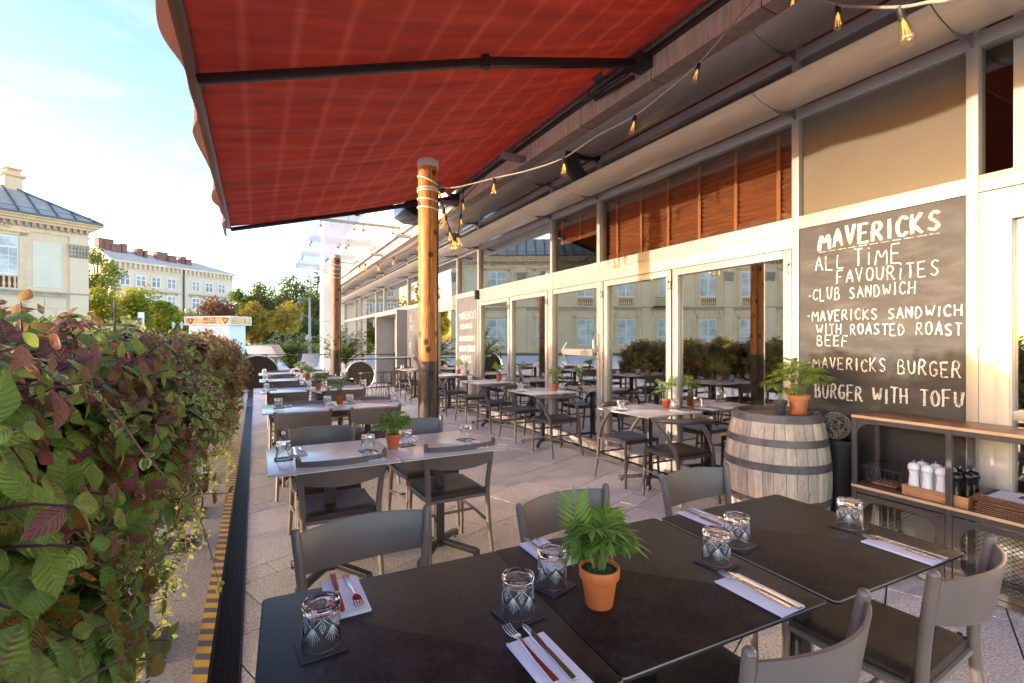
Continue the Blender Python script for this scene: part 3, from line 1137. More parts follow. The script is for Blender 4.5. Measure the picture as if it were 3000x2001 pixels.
LINES = [('ALL', (2.191, 2.009), (1.980, 1.999), .109, .103), ('TiME', (1.912, 2.009), (1.623, 1.986), .122, .134),
         ('FAVOURiTES', (2.033, 1.884), (1.415, 1.871), .093, .106), ('-CLUB SANDWICH', (2.244, 1.766), (1.541, 1.766), .092, .082),
         ('-MAVERICKS SANDWICH', (2.250, 1.601), (1.299, 1.606), .086, .069), ('WITH ROASTED ROAST', (2.179, 1.502), (1.298, 1.482), .079, .081),
         ('BEEF', (2.173, 1.412), (1.953, 1.406), .078, .080), ('-MAVERICKS BURGER', (2.244, 1.234), (1.305, 1.219), .086, .100),
         ('BURGER WITH TOFU', (2.185, .996), (1.291, 1.024), .109, .101)]
board = thing("menu_chalkboard", "large chalkboard listing all time favourites sandwiches and burgers above the shelf", "chalkboard", (FX, 1.8, 0))
mb = MB()
mb.box(0.012, 0.06, 1.282 - 1.8, 2.315 - 1.8, 0.02, 2.357)
mb.build("panel", mats['chalkboard'], board, smooth=False)
# rubbed-out traces of older menus
mb = MB()
rnd = random.Random(77)
mb.quad((0.0117, -0.51, 0.9), (0.0117, 0.51, 0.9), (0.0117, 0.51, 2.35), (0.0117, -0.51, 2.35))
sm = bpy.data.materials.new("chalk_smear")
t, b, out = nodes(sm)
b.inputs["Base Color"].default_value = (0.5, 0.48, 0.45, 1)
b.inputs["Roughness"].default_value = 1.0
_tr = N(t, "ShaderNodeBsdfTransparent")
_mx = N(t, "ShaderNodeMixShader")
t.links.new(ramp(t, noi(t, objco(t, (1, 1.6, 5)), 2.0, 6, 0.7), [(0.46, (0,) * 3), (0.75, (0.17,) * 3)]), _mx.inputs[0])
t.links.new(_tr.outputs[0], _mx.inputs[1])
t.links.new(b.outputs[0], _mx.inputs[2])
t.links.new(_mx.outputs[0], out.inputs[0])
mb.build("chalk_dust", sm, board, smooth=False, fix=False)
rnd = random.Random(4)
mb = MB()
x = 0.0105
for tx, p0, p1, h0, h1 in LINES:
    x = stroke_text(mb, tx, (p0[0] - 1.8, p0[1]), (p1[0] - 1.8, p1[1]), h0, h1, 0.0095, rnd, x, 2 if 'TOFU' in tx else 1)
mb.build("chalk_lettering", chalk_mat("white_chalk", (0.80, 0.77, 0.72)), board, smooth=False, fix=False)
mb = MB()
x = stroke_text(mb, 'MAVERiCKS'.replace('i', 'I'), (2.156 - 1.8, 2.166), (1.408 - 1.8, 2.174), .138, .128, 0.016, rnd, 0.0105, 2)
for k in range(11):
    f0, f1 = k / 11, (k + 0.8) / 11
    ya, yb = 2.165 - 1.8 - 0.77 * f0, 2.165 - 1.8 - 0.77 * f1
    mb.quad((0.0105, ya, 2.142 + 0.006 * f0), (0.0105, yb, 2.142 + 0.006 * f1), (0.0105, yb, 2.146 + 0.006 * f1), (0.0105, ya, 2.147 + 0.006 * f0))
mb.build("pink_heading", chalk_mat("pink_chalk", (0.85, 0.66, 0.58)), board, smooth=False, fix=False)


def side_board(y0, y1, label, lines, xx=FX):
    o = thing("menu_chalkboard", label, "chalkboard", (xx, (y0 + y1) / 2, 0))
    yc = (y0 + y1) / 2
    mb = MB()
    mb.box(0.012, 0.06, y0 - yc, y1 - yc, 0.02, 2.357)
    mb.build("panel", M("grey_chalkboard", (0.13, 0.12, 0.115), 0.5, 0, 0.12, 3), o, smooth=False)
    mb = MB()
    x = 0.0105
    wdt = y1 - y0
    for tx, f0, f1, z, h in lines:
        x = stroke_text(mb, tx, (y1 - yc - wdt * f0, z), (y1 - yc - wdt * f1, z + 0.01), h, h, 0.016, rnd, x)
    mb.build("chalk_lettering", chalk_mat("white_chalk", (0.8, 0.78, 0.74)), o, smooth=False, fix=False)


side_board(8.73, 9.785, "narrow chalkboard with healthy and polish breakfasts beside the folding glass doors",
           [('MAVERICKS', 0.1, 0.93, 1.90, .16), ('BREAKFAST', 0.15, 0.75, 1.70, .10), ('-POLISH BREAKFAST', 0.08, 0.85, 1.44, .10), ('-HEALTHY BREAKFAST', 0.08, 0.9, 1.22, .12), ('MAVERICKS', 0.1, 0.7, 0.98, .15)])
side_board(12.6, 13.68, "faint chalkboard further along the front between post and grey portal",
           [('E', 0.2, 0.36, 2.0, .14), ('TE', 0.16, 0.5, 1.75, .12), ('E', 0.14, 0.28, 1.25, .12)])

# ------------------------------------------------------------------ awning
AX0, AZ0, AX1, AZ1, AY0, AY1 = -0.39, 3.33, 3.42, 4.46, -1.3, 9.15
aw = thing("awning", "wide red retractable awning stretched over the terrace tables", "awning", (3.5, 4, 4.5))
A_OFF = Vector((-3.5, -4, -4.5))
fab = bpy.data.materials.new("red_awning_canvas")
t, b, out = nodes(fab)
uv = N(t, "ShaderNodeTexCoord").outputs["UV"]
sx = N(t, "ShaderNodeSeparateXYZ")
t.links.new(uv, sx.inputs[0])
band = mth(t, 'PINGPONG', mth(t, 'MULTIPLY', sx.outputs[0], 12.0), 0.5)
line = ramp(t, band, [(0.0, (1,) * 3), (0.06, (0.5,) * 3), (0.14, (0,) * 3)])  # pale bands of light through the folds, put into the canvas colour
mpn = N(t, "ShaderNodeMapping")
mpn.inputs["Scale"].default_value = (1.6, 30, 1)
t.links.new(uv, mpn.inputs[0])
streak = noi(t, mpn.outputs[0], 2.2, 5, 0.65)
c = ramp(t, streak, [(0.3, (0.12, 0.009, 0.005)), (0.7, (0.25, 0.024, 0.010))])
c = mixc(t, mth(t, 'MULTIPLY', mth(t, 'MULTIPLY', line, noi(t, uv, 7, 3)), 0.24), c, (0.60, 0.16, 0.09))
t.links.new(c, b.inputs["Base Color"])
b.inputs["Roughness"].default_value = 0.85
tl = N(t, "ShaderNodeBsdfTranslucent")
t.links.new(mixc(t, 0.0, c, c), tl.inputs[0])
mx = N(t, "ShaderNodeMixShader")
mx.inputs[0].default_value = 0.27
t.links.new(b.outputs[0], mx.inputs[1])
t.links.new(tl.outputs[0], mx.inputs[2])
t.links.new(mx.outputs[0], out.inputs[0])
wv = mpn.outputs[0]
bump(t, b, streak, 0.25, 0.02)


def canopy_pt(u, v):
    x = AX0 + (AX1 - AX0) * u
    y = AY0 + (AY1 - AY0) * v
    z = AZ0 + (AZ1 - AZ0) * u
    sag = -0.10 * math.sin(math.pi * u)
    sag += 0.035 * math.exp(-((y - 3.85) / 0.25) ** 2) * math.sin(math.pi * min(1, u * 1.1))
    edge = max(0.0, (v - 0.55) / 0.45)
    rip = 0.012 * math.sin(y * 9 + 2.0 * math.sin(y * 2.3)) + 0.016 * edge * math.sin(y * 21 + u * 2)
    rip *= (1 - u) ** 0.7 * min(1, u * 8)
    lon = 0.03 * noise.noise(Vector((x * 0.45, y * 3.2, 3.1))) + 0.012 * noise.noise(Vector((x * 0.9, y * 9, 7.1)))
    return Vector((x, y, z + sag + rip + lon * min(1, u * 10) * min(1, (1 - u) * 8))) + A_OFF


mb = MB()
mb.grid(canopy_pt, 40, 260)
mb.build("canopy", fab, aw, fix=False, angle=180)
mb = MB()
mb.bar(Vector((AX0, AY0, AZ0 - 0.01)) + A_OFF, Vector((AX0, AY1 + 0.03, AZ0 - 0.01)) + A_OFF, 0.07, 0.045)
mb.build("front_bar", M("brown_grey_bar", (0.17, 0.15, 0.135), 0.35, 0.5), aw, bevel=0.006)
vm = bpy.data.materials.new("valance_canvas")
t, b, out = nodes(vm)
v = objco(t)
t.links.new(ramp(t, noi(t, v, 7, 4), [(0.3, (0.105, 0.055, 0.042)), (0.7, (0.17, 0.09, 0.07))]), b.inputs["Base Color"])
b.inputs["Roughness"].default_value = 0.9
tl = N(t, "ShaderNodeBsdfTranslucent")
tl.inputs[0].default_value = (0.20, 0.085, 0.06, 1)
mx = N(t, "ShaderNodeMixShader")
mx.inputs[0].default_value = 0.2
t.links.new(b.outputs[0], mx.inputs[1])
t.links.new(tl.outputs[0], mx.inputs[2])
t.links.new(mx.outputs[0], out.inputs[0])


def valance_pt(u, v):
    y = AY0 + (AY1 + 0.02 - AY0) * v
    drop = 0.185 * u * (0.82 + 0.18 * abs(math.sin(y * 3.4 + 0.5 * math.sin(y))))
    flut = (0.032 * math.sin(y * 3.4 + 0.7) + 0.014 * math.sin(y * 7.3 + 1.0 + math.sin(y * 1.7))) * u
    return Vector((AX0 - 0.037 + 0.01 * u + flut, y, AZ0 - 0.012 - drop)) + A_OFF


mb = MB()
mb.grid(valance_pt, 8, 300)
mb.build("valance", vm, aw, fix=False, angle=180)
mb = MB()
mb.tube([Vector((AX1 + 0.025, AY0, AZ1 + 0.0)) + A_OFF, Vector((AX1 + 0.025, AY1, AZ1 + 0.0)) + A_OFF], 0.052, 16)
mb.build("roller_tube", M("red_roller", (0.45, 0.05, 0.035), 0.6), aw)
mb = MB()
for q_ in ((3.36, 3.37, 4.47, 4.60), (3.37, 3.598, 4.59, 4.60)):
    mb.box(q_[0] - 3.5, q_[1] - 3.5, AY0 - 4, AY1 - 4, q_[2] - 4.5, q_[3] - 4.5)
mb.build("hood", mats['frame'], aw)  # unseen lip added above the roller to keep sun off the fascia
mb = MB()
mb.tube([Vector((AX1 + 0.025, 4.22, AZ1)) + A_OFF, Vector((AX1 + 0.025, 4.36, AZ1)) + A_OFF], 0.062, 16)
mb.build("roller_collar", mats['dark_grey_metal'], aw)
armm = M("dark_bronze_arm", (0.035, 0.028, 0.025), 0.4, 0.4, 0.1, 5)
for wall, elb, bar in (((3.46, 3.72, 4.31), (1.73, 3.70, 3.83), (-0.36, 3.97, 3.27)), ((3.46, 9.0, 4.31), (1.65, 9.1, 3.81), (-0.36, 9.05, 3.27)), ((3.46, -0.6, 4.31), (1.7, -0.55, 3.83), (-0.36, -0.3, 3.27))):
    A, E_, B = Vector(wall) + A_OFF, Vector(elb) + A_OFF, Vector(bar) + A_OFF
    mb = MB()
    mb.bar(A, E_, 0.055, 0.075)
    mb.bar(A + Vector((-0.1, 0, -0.05)), A.lerp(E_, 0.55) + Vector((0, 0, -0.05)), 0.012, 0.012)
    arm = mb.build("arm", armm, aw, bevel=0.008)
    mb = MB()
    mb.bar(E_, B, 0.05, 0.065)
    mb.build("forearm", armm, arm, bevel=0.008)
    mb = MB()
    mb.tube([E_ + Vector((0, 0, -0.055)), E_ + Vector((0, 0, 0.055))], 0.042, 14)
    mb.build("elbow", armm, arm, bevel=0.004)
    mb = MB()
    mb.box(A.x - 0.05, 3.598 - 3.5, A.y - 0.09, A.y + 0.09, A.z - 0.05, A.z + 0.07)
    mb.bar(A + Vector((0.05, 0.1, -0.08)), A + Vector((0.05, 0.75, -0.03)), 0.035, 0.035)
    mb.tube([A + Vector((-0.02, 0.12, -0.05)), A + Vector((-0.02, 0.9, 0.0))], 0.022, 10)
    mb.build("bracket", mats['dark_grey_metal'], aw, bevel=0.006)
mb = MB()
mb.tube([Vector((3.5, 4.5, 4.45)) + A_OFF, Vector((3.45, 4.52, 4.40)) + A_OFF, Vector((3.45, 4.52, 4.25)) + A_OFF], 0.012, 8)
mb.build("crank_eye", mats['grey_metal'], aw)

# ------------------------------------------------------------------ timber posts
def post(x, y, h, r, label, wmat, dark_h):
    o = thing("timber_post", label, "post", (x, y, 0))
    rr = random.Random(int(y * 10))

    def fn(q, z, t):
        return q * (1 + 0.02 * noise.noise(Vector((math.cos(t) * 2, math.sin(t) * 2, z * 0.8 + y))) - (0.06 * math.exp(-((t - 4.6 - 0.06 * math.sin(z * 3)) / 0.035) ** 2) if 0.6 < z < 2.95 else 0))
    mb = MB()
    mb.lathe([(r * 1.0, z) for z in [dark_h + (h - dark_h) * i / 24 for i in range(25)]], 64, fn=fn)
    mb.build("trunk", wmat, o, angle=60)
    mb = MB()
    mb.lathe([(r * 1.02, z) for z in [dark_h * i / 14 for i in range(15)]], 64, fn=fn)
    mb.build("charred_base", mats['post_dark'], o, angle=60)
    mb = MB()
    mb.lathe([(r * 1.09, h - 0.055), (r * 1.10, h - 0.05), (r * 1.10, h + 0.008), (r * 1.05, h + 0.016)], 40)
    mb.build("cap", mats['post_cap'], o)
    mb = MB()
    for z0, tl_ in ((h - 0.18, 0.04), (h - 0.26, 0.0), (h - 0.285, 0.0), (h - 0.37, 0.012), (h - 0.45, 0.012)):
        pts = [(math.cos(a) * r * 1.05, math.sin(a) * r * 1.05, z0 - tl_ * math.cos(a - 5.8)) for a in [2 * math.pi * k / 32 for k in range(33)]]
        mb.tube(pts, 0.0085, 8)
    mb.build("rope_wrap", mats['rope'], o)
    mb = MB()
    mb.tube([(r * 0.85, -r * 0.62, 0.0), (r * 0.9, -r * 0.6, 1.0), (r * 0.87, -r * 0.62, 2.0), (r * 0.9, -r * 0.6, h - 0.2)], 0.006, 6)
    mb.build("power_cable", mats['cable'], o)
    return o


post(1.462, 4.43, 3.165, 0.092, "honey coloured timber post with charred base and white rope rings, nearest the camera", mats['post_wood'], 1.255)
post(1.45, 10.35, 3.19, 0.098, "greyish brown timber post with dark base near the potted tree", mats['post_far'], 1.26)

# ------------------------------------------------------------------ string lights
def bulb_meshes():
    g = MB()
    g.lathe([(0.012, -0.03), (0.016, -0.045), (0.024, -0.075), (0.030, -0.105), (0.031, -0.120), (0.026, -0.136), (0.014, -0.147), (0.002, -0.151)], 16)
    s = MB()
    s.lathe([(0.008, 0.022), (0.014, 0.018), (0.0165, 0.0), (0.0165, -0.024), (0.018, -0.026), (0.018, -0.032)], 14)
    f = MB()
    for k in range(5):
        a = k * 2 * math.pi / 5
        f.tube([(0.006 * math.cos(a), 0.006 * math.sin(a), -0.045), (0.016 * math.cos(a + .5), 0.016 * math.sin(a + .5), -0.115), (0.006 * math.cos(a + 1.2), 0.006 * math.sin(a + 1.2), -0.05)], 0.0014, 5)
    f.tube([(0, 0, -0.03), (0, 0, -0.075)], 0.004, 6)
    fil = bpy.data.materials.new("warm_filament")
    t, b, o = nodes(fil)
    b.inputs["Base Color"].default_value = (0.45, 0.26, 0.10, 1)
    b.inputs["Emission Color"].default_value = (1, 0.55, 0.15, 1)
    b.inputs["Emission Strength"].default_value = 0.04
    return g.mesh("bulb", mats['amber_glass']), s.mesh("socket", mats['cable']), f.mesh("filament", fil)


BULB = bulb_meshes()


def string_lights(label, pts, bulbs, cmat, offset_cable=None):
    """pts: cable points; bulbs: list of (index-fraction along pts, tilt)"""
    o = thing("string_lights", label, "string lights", tuple(pts[0]))
    P0 = Vector(pts[0])
    dense = []
    n = len(pts)
    for i in range(n - 1):
        p_1, p0, p1, p2 = (Vector(pts[max(0, i - 1)]), Vector(pts[i]), Vector(pts[i + 1]), Vector(pts[min(n - 1, i + 2)]))
        for q in range(8):
            s = q / 8
            dense.append(0.5 * ((2 * p0) + (p1 - p_1) * s + (2 * p_1 - 5 * p0 + 4 * p1 - p2) * s * s + (-p_1 + 3 * p0 - 3 * p1 + p2) * s ** 3))
    dense.append(Vector(pts[-1]))
    mb = MB()
    mb.tube([p - P0 for p in dense], 0.0065, 8)
    mb.build("cable", cmat, o)
    for b in bulbs:
        i, tilt, az_ = b
        p = dense[min(len(dense) - 1, int(round(i * 8)))] - P0
        rot = Euler((tilt * math.cos(az_), tilt * math.sin(az_), az_))
        bo = bpy.data.objects.new("bulb", BULB[0])
        so = bpy.data.objects.new("socket", BULB[1])
        fo = bpy.data.objects.new("filament", BULB[2])
        for q in (bo, so, fo):
            COL.objects.link(q)
        bo.parent = o
        so.parent = bo
        fo.parent = bo
        bo.location = p + Vector((0, 0, -0.02))
        bo.rotation_euler = rot
    return o


string_lights("pale cable of filament bulbs running from the near post up to the stone fascia",
              [(1.55, 4.40, 2.93), (1.70, 4.27, 2.92), at(1447, 522, 4.46), at(1548, 499, 4.3), at(1652, 462, 4.16), at(1745, 400, 4.05), at(1860, 338, 4.0), at(1950, 268, 3.95), at(2046, 186, 3.9), at(2130, 90, 3.85), at(2215, -10, 3.85)],
              [(0.4, 1.45, 0.2), (2, 0.1, 0), (4, 0.05, 1), (6, 0.25, 0.7), (8, 0.3, 0.7)], mats['white_cable'])
string_lights("looped pale cable with large amber bulbs hanging above the chalkboard",
              [at(2210, -60, 3.9), at(2325, -30, 3.5), at(2395, -8, 3.2), at(2455, 14, 2.9), at(2540, 20, 2.4), at(2640, 20, 2.05), at(2720, 6, 1.85), at(2790, -6, 1.75), at(2950, -80, 1.6)],
              [(1, 0.1, 0), (3, 0.15, 1), (5, 0.28, 2.2)], mats['white_cable'])
string_lights("tangled black cable loop of bulbs hanging beside the near post",
              [(1.56, 4.42, 3.0), at(1290, 575, 4.7), at(1300, 610, 4.8), at(1312, 655, 4.95), at(1327, 690, 5.1), at(1340, 688, 5.3), at(1346, 655, 5.5), at(1352, 610, 5.8), at(1357, 570, 6.2), at(1358, 548, 6.6), (3.6, 8.9, 4.38)],
              [(2, 0.1, 0), (2.5, 0.4, 1), (3.3, 0.15, 2), (4, 0.1, 3), (4.5, 0.15, 4), (5.2, 0.2, 5), (6.6, 0.1, 1), (7.6, 0.1, 2)], mats['cable'])
string_lights("far string of small bulbs hanging at the brown post by the potted tree",
              [(1.52, 10.3, 3.06), at(1030, 772, 9.9), at(1054, 778, 9.7), at(1070, 772, 9.5), at(1107, 772, 9.1), at(1153, 752, 8.6), at(1190, 735, 8.1), at(1228, 708, 7.6), at(1270, 668, 7.2), (3.45, 6.3, 4.38)],
              [(2, 0.05, 0), (3, 0.1, 1), (4, 0.2, 2), (5, 0.1, 3), (7, 0.2, 4)], mats['cable'])

# ------------------------------------------------------------------ heaters under the fascia
ht = thing("wall_heater", "black curved radiant heater on a wall arm behind a bulb", "heater", (3.55, 4.88, 3.70))
mb = MB()
prof = [(-0.15, 0.10), (-0.145, 0.0), (-0.11, -0.12), (-0.04, -0.23), (0.05, -0.30)]
prof2 = [(0.15, -0.21), (0.08, -0.14), (0.03, -0.05), (0.015, 0.04), (0.03, 0.10)]
mb.prism([(q_[0], -0.08, q_[1]) for q_ in prof + prof2], (0, 0.18, 0))
hb = mb.build("shade", M("matt_black", (0.012, 0.011, 0.011), 0.6), ht, angle=30, bevel=0.004)
hb.rotation_euler = (0, 0, R(-28))
mb = MB()
mb.box(0.02, 0.20, -0.05, 0.05, 0.05, 0.14)
mb.bar((0.18, 0, 0.1), (0.35, 0.0, 0.1), 0.05, 0.05)
mb.build("mount", M("matt_black", (0.012, 0.011, 0.011), 0.6), ht, bevel=0.01)
bh = thing("box_heater", "dark boxed heater hanging under the fascia behind the near post", "heater", tuple(at(1196, 628, 9.8)))
mb = MB()
mb.prism([(-0.22, -0.5, 0.20), (0.28, -0.5, 0.20), (0.28, -0.5, -0.14), (-0.02, -0.5, -0.14), (-0.22, -0.5, -0.04)], (0, 0.8, 0))
mb.build("housing", M("black_lacquer", (0.015, 0.014, 0.014), 0.2), bh, bevel=0.008)
mb = MB()
mb.bar((0.2, -0.1, 0.2), (0.2, -0.1, 0.55), 0.04, 0.04)
mb.build("hanger", mats['black_metal'], bh)
mb = MB()
mb.box(-0.05, 0.05, -0.035, 0.035, -0.09, 0.09)
o = mb.build("door_closer_box", mats['black_metal'], bevel=0.012)
o.location = (3.87, 8.66, 2.36)
tag(o, "small black sensor box on the frame above the narrow chalkboard", "sensor")

# ------------------------------------------------------------------ chairs
def limb(mb, pts, r0, r1=None, n=10, sub=4, rm=None):
    """smooth tapered leg through pts"""
    P = [Vector(p) for p in pts]
    dense = []
    m = len(P)
    for i in range(m - 1):
        a, b, c, d = P[max(0, i - 1)], P[i], P[i + 1], P[min(m - 1, i + 2)]
        for q in range(sub):
            s = q / sub
            dense.append(0.5 * ((2 * b) + (c - a) * s + (2 * a - 5 * b + 4 * c - d) * s * s + (-a + 3 * b - 3 * c + d) * s ** 3))
    dense.append(P[-1])
    r1 = r0 if r1 is None else r1
    k = len(dense) - 1
    rad = []
    for i in range(k + 1):
        f = i / k
        r = r0 + (r1 - r0) * f
        if rm:
            r += rm * math.sin(math.pi * f)
        rad.append(r)
    mb.tube(dense, rad, n)
    return dense, rad


def dome(mb, p, r, n=10, d=(0, 0, 1)):
    mb.lathe([(r, 0), (r * 0.92, r * 0.38), (r * 0.7, r * 0.7), (r * 0.35, r * 0.92), (r * 0.05, r)], n, p)


def seat_mesh(w0, w1, d0, d1, z, seed, skirt=0.028):
    """leather pad: slightly dished with rolled edges and a draped skirt"""
    mb = MB()

    def fn(u, v):
        # u across, v around profile bottom -> edge -> top
        x = (u - .5)
        return None
    nx, ny = 14, 12

    def top(u, v):
        y = d0 + (d1 - d0) * v
        wd = w0 + (w1 - w0) * v
        x = (u - .5) * wd
        e = min(1, min(u, 1 - u) * 9, min(v, 1 - v) * 9)
        ro = 0.013 * (1 - e) ** 2
        dish = -0.010 * math.sin(math.pi * u) * math.sin(math.pi * v)
        wr = 0.0022 * noise.noise(Vector((x * 22, y * 22, seed)))
        return Vector((x, y, z - ro + dish + wr))
    mb.grid(top, nx, ny)
    # skirt
    ring = []
    for i in range(nx + 1):
        ring.append((i / nx, 0))
    for j in range(1, ny + 1):
        ring.append((1, j / ny))
    for i in range(nx - 1, -1, -1):
        ring.append((i / nx, 1))
    for j in range(ny - 1, 0, -1):
        ring.append((0, j / ny))
    lo, hi, bot = [], [], []
    cx = Vector((0, (d0 + d1) / 2, 0))
    for (u, v) in ring:
        p = top(u, v)
        out = (Vector((p.x, p.y, 0)) - cx).normalized() * 0.004
        hi.append(p)
        lo.append(p + out + Vector((0, 0, -skirt + 0.003 * noise.noise(Vector((p.x * 14, p.y * 14, seed + 4))))))
        bot.append(Vector((p.x * 0.9, cx.y + (p.y - cx.y) * 0.9, z - skirt - 0.012)))
    a, b, c = mb.add(hi), mb.add(lo), mb.add(bot)
    n = len(ring)
    for i in range(n):
        j = (i + 1) % n
        mb.face((a + i, a + j, b + j, b + i))
        mb.face((b + i, b + j, c + j, c + i))
    mb.face([c + i for i in range(n)][::-1])
    return mb


def make_slat_chair():
    """facing +y; seat centre over the origin"""
    t = thing("slat_back_chair", "", "chair")
    cm = mats['chair']
    for s in (-1, 1):
        mb = MB()
        d, r = limb(mb, [(s * 0.222, -0.265, 0), (s * 0.212, -0.228, 0.22), (s * 0.210, -0.205, 0.44), (s * 0.222, -0.218, 0.62), (s * 0.238, -0.242, 0.792)], 0.0135, 0.0155, 12, 5, 0.003)
        dome(mb, (s * 0.238, -0.242, 0.791), 0.0155, 12)
        l = mb.build("rear_leg", cm, t)
        mb = MB()
        limb(mb, [(s * 0.205, 0.205, 0), (s * 0.20, 0.196, 0.25), (s * 0.198, 0.19, 0.435)], 0.0125, 0.0155, 12, 4)
        dome(mb, (s * 0.198, 0.19, 0.434), 0.0155, 12)
        mb.build("front_leg", cm, t)
    mb = MB()
    for s in (-1, 1):
        limb(mb, [(s * 0.211, -0.21, 0.425), (s * 0.212, 0, 0.42), (s * 0.199, 0.19, 0.418)], 0.016, 0.0125, 10, 3)
    limb(mb, [(-0.2, 0.19, 0.412), (0, 0.19, 0.41), (0.2, 0.19, 0.412)], 0.012, None, 8, 2)
    limb(mb, [(-0.21, -0.2, 0.412), (0, -0.2, 0.41), (0.21, -0.2, 0.412)], 0.012, None, 8, 2)
    mb.build("seat_frame", cm, t)
    mb = MB()
    for s in (-1, 1):
        limb(mb, [(s * 0.2125, -0.226, 0.225), (s * 0.206, 0, 0.252), (s * 0.2, 0.196, 0.258)], 0.0115, 0.009, 10, 3)
    limb(mb, [(-0.207, 0.0, 0.252), (0, 0.0, 0.252), (0.207, 0.0, 0.252)], 0.009, None, 8, 2)
    mb.build("stretcher", cm, t)
    mb = MB()

    def back(u, v):
        x = (u - .5) * 0.462
        z = 0.632 + 0.148 * v - 0.012 * (1 - v) * (1 - math.sin(math.pi * u)) * -1
        z += 0.006 * (1 - (2 * u - 1) ** 2) * (v - 0.5) * 2
        y = -0.225 - 0.062 * (1 - (2 * u - 1) ** 2) - 0.024 * v
        return Vector((x, y, z))
    th = 0.012
    nu = 22
    ring = []
    for i in range(nu + 1):
        u = i / nu
        for (v, o, e) in ((0, 0, 0), (0, 1, 0), (0.5, 1, 0), (1, 1, 0), (1, 0, 0), (0.5, 0, 0)):
            p = back(u, v)
            ring.append(p + Vector((0, -th if o else 0, 0)))
    n = mb.add(ring)
    for i in range(nu):
        for k in range(6):
            k2 = (k + 1) % 6
            mb.face((n + i * 6 + k, n + i * 6 + k2, n + (i + 1) * 6 + k2, n + (i + 1) * 6 + k))
    mb.face([n + k for k in range(6)])
    mb.face([n + nu * 6 + k for k in range(6)][::-1])
    mb.build("backrest", cm, t, bevel=0.003, angle=50)
    seat_mesh(0.40, 0.41, -0.195, 0.205, 0.462, 1.0).build("seat", mats['leather'], t, angle=60)
    mb = MB()
    for s in (-1, 1):
        mb.tube([(s * 0.195, -0.185, 0.44), (s * 0.213, -0.207, 0.438)], 0.011, 8)
        mb.box(s * 0.207 - 0.004, s * 0.207 + 0.004, -0.178, -0.165, 0.425, 0.452)
    mb.build("strap", mats['leather'], t)
    return t


def make_wishbone_chair():
    t = thing("round_back_chair", "", "chair")
    cm = mats['chair2']
    for s in (-1, 1):
        mb = MB()
        limb(mb, [(s * 0.225, -0.275, 0), (s * 0.216, -0.228, 0.22), (s * 0.216, -0.205, 0.43), (s * 0.236, -0.14, 0.56), (s * 0.262, -0.02, 0.69), (s * 0.268, 0.035, 0.728)], 0.012, 0.0145, 12, 5, 0.005)
        mb.build("rear_leg", cm, t)
        mb = MB()
        limb(mb, [(s * 0.222, 0.215, 0), (s * 0.215, 0.205, 0.25), (s * 0.212, 0.2, 0.452)], 0.012, 0.0155, 12, 4)
        dome(mb, (s * 0.212, 0.2, 0.451), 0.0155, 12)
        mb.build("front_leg", cm, t)
    mb = MB()
    pts = []
    for k in range(41):
        a = math.pi * (k / 40)
        x = 0.270 * math.cos(a)
        y = 0.045 - 0.335 * math.sin(a) ** 0.8
        z = 0.735 + 0.022 * math.sin(a)
        pts.append((x, y, z))
    rad = []
    for k in range(41):
        f = math.sin(math.pi * k / 40)
        rad.append(0.0135 + 0.008 * f)
    mb.tube(pts, rad, 12, True, 0.75, 1.25)
    mb.build("top_rail", cm, t)
    mb = MB()
    for s in (-1, 1):
        limb(mb, [(s * 0.216, -0.21, 0.425), (s * 0.217, 0, 0.428), (s * 0.213, 0.2, 0.432)], 0.0145, 0.012, 10, 3)
    limb(mb, [(-0.21, 0.2, 0.43), (0, 0.2, 0.428), (0.21, 0.2, 0.43)], 0.012, None, 8, 2)
    limb(mb, [(-0.215, -0.205, 0.425), (0, -0.205, 0.424), (0.215, -0.205, 0.425)], 0.012, None, 8, 2)
    mb.build("seat_frame", cm, t)
    mb = MB()
    for s in (-1, 1):
        limb(mb, [(s * 0.216, -0.235, 0.21), (s * 0.218, 0, 0.235), (s * 0.216, 0.207, 0.25)], 0.0115, 0.0095, 10, 3)
    limb(mb, [(-0.216, 0.206, 0.295), (0, 0.206, 0.292), (0.216, 0.206, 0.295)], 0.0095, None, 8, 2)
    limb(mb, [(-0.217, -0.226, 0.27), (0, -0.226, 0.268), (0.217, -0.226, 0.27)], 0.0095, None, 8, 2)
    mb.build("stretcher", cm, t)
    seat_mesh(0.405, 0.425, -0.195, 0.212, 0.472, 2.0, 0.024).build("seat", mats['leather'], t, angle=60)
    return t


SLAT = Proto(make_slat_chair())
WISH = Proto(make_wishbone_chair())


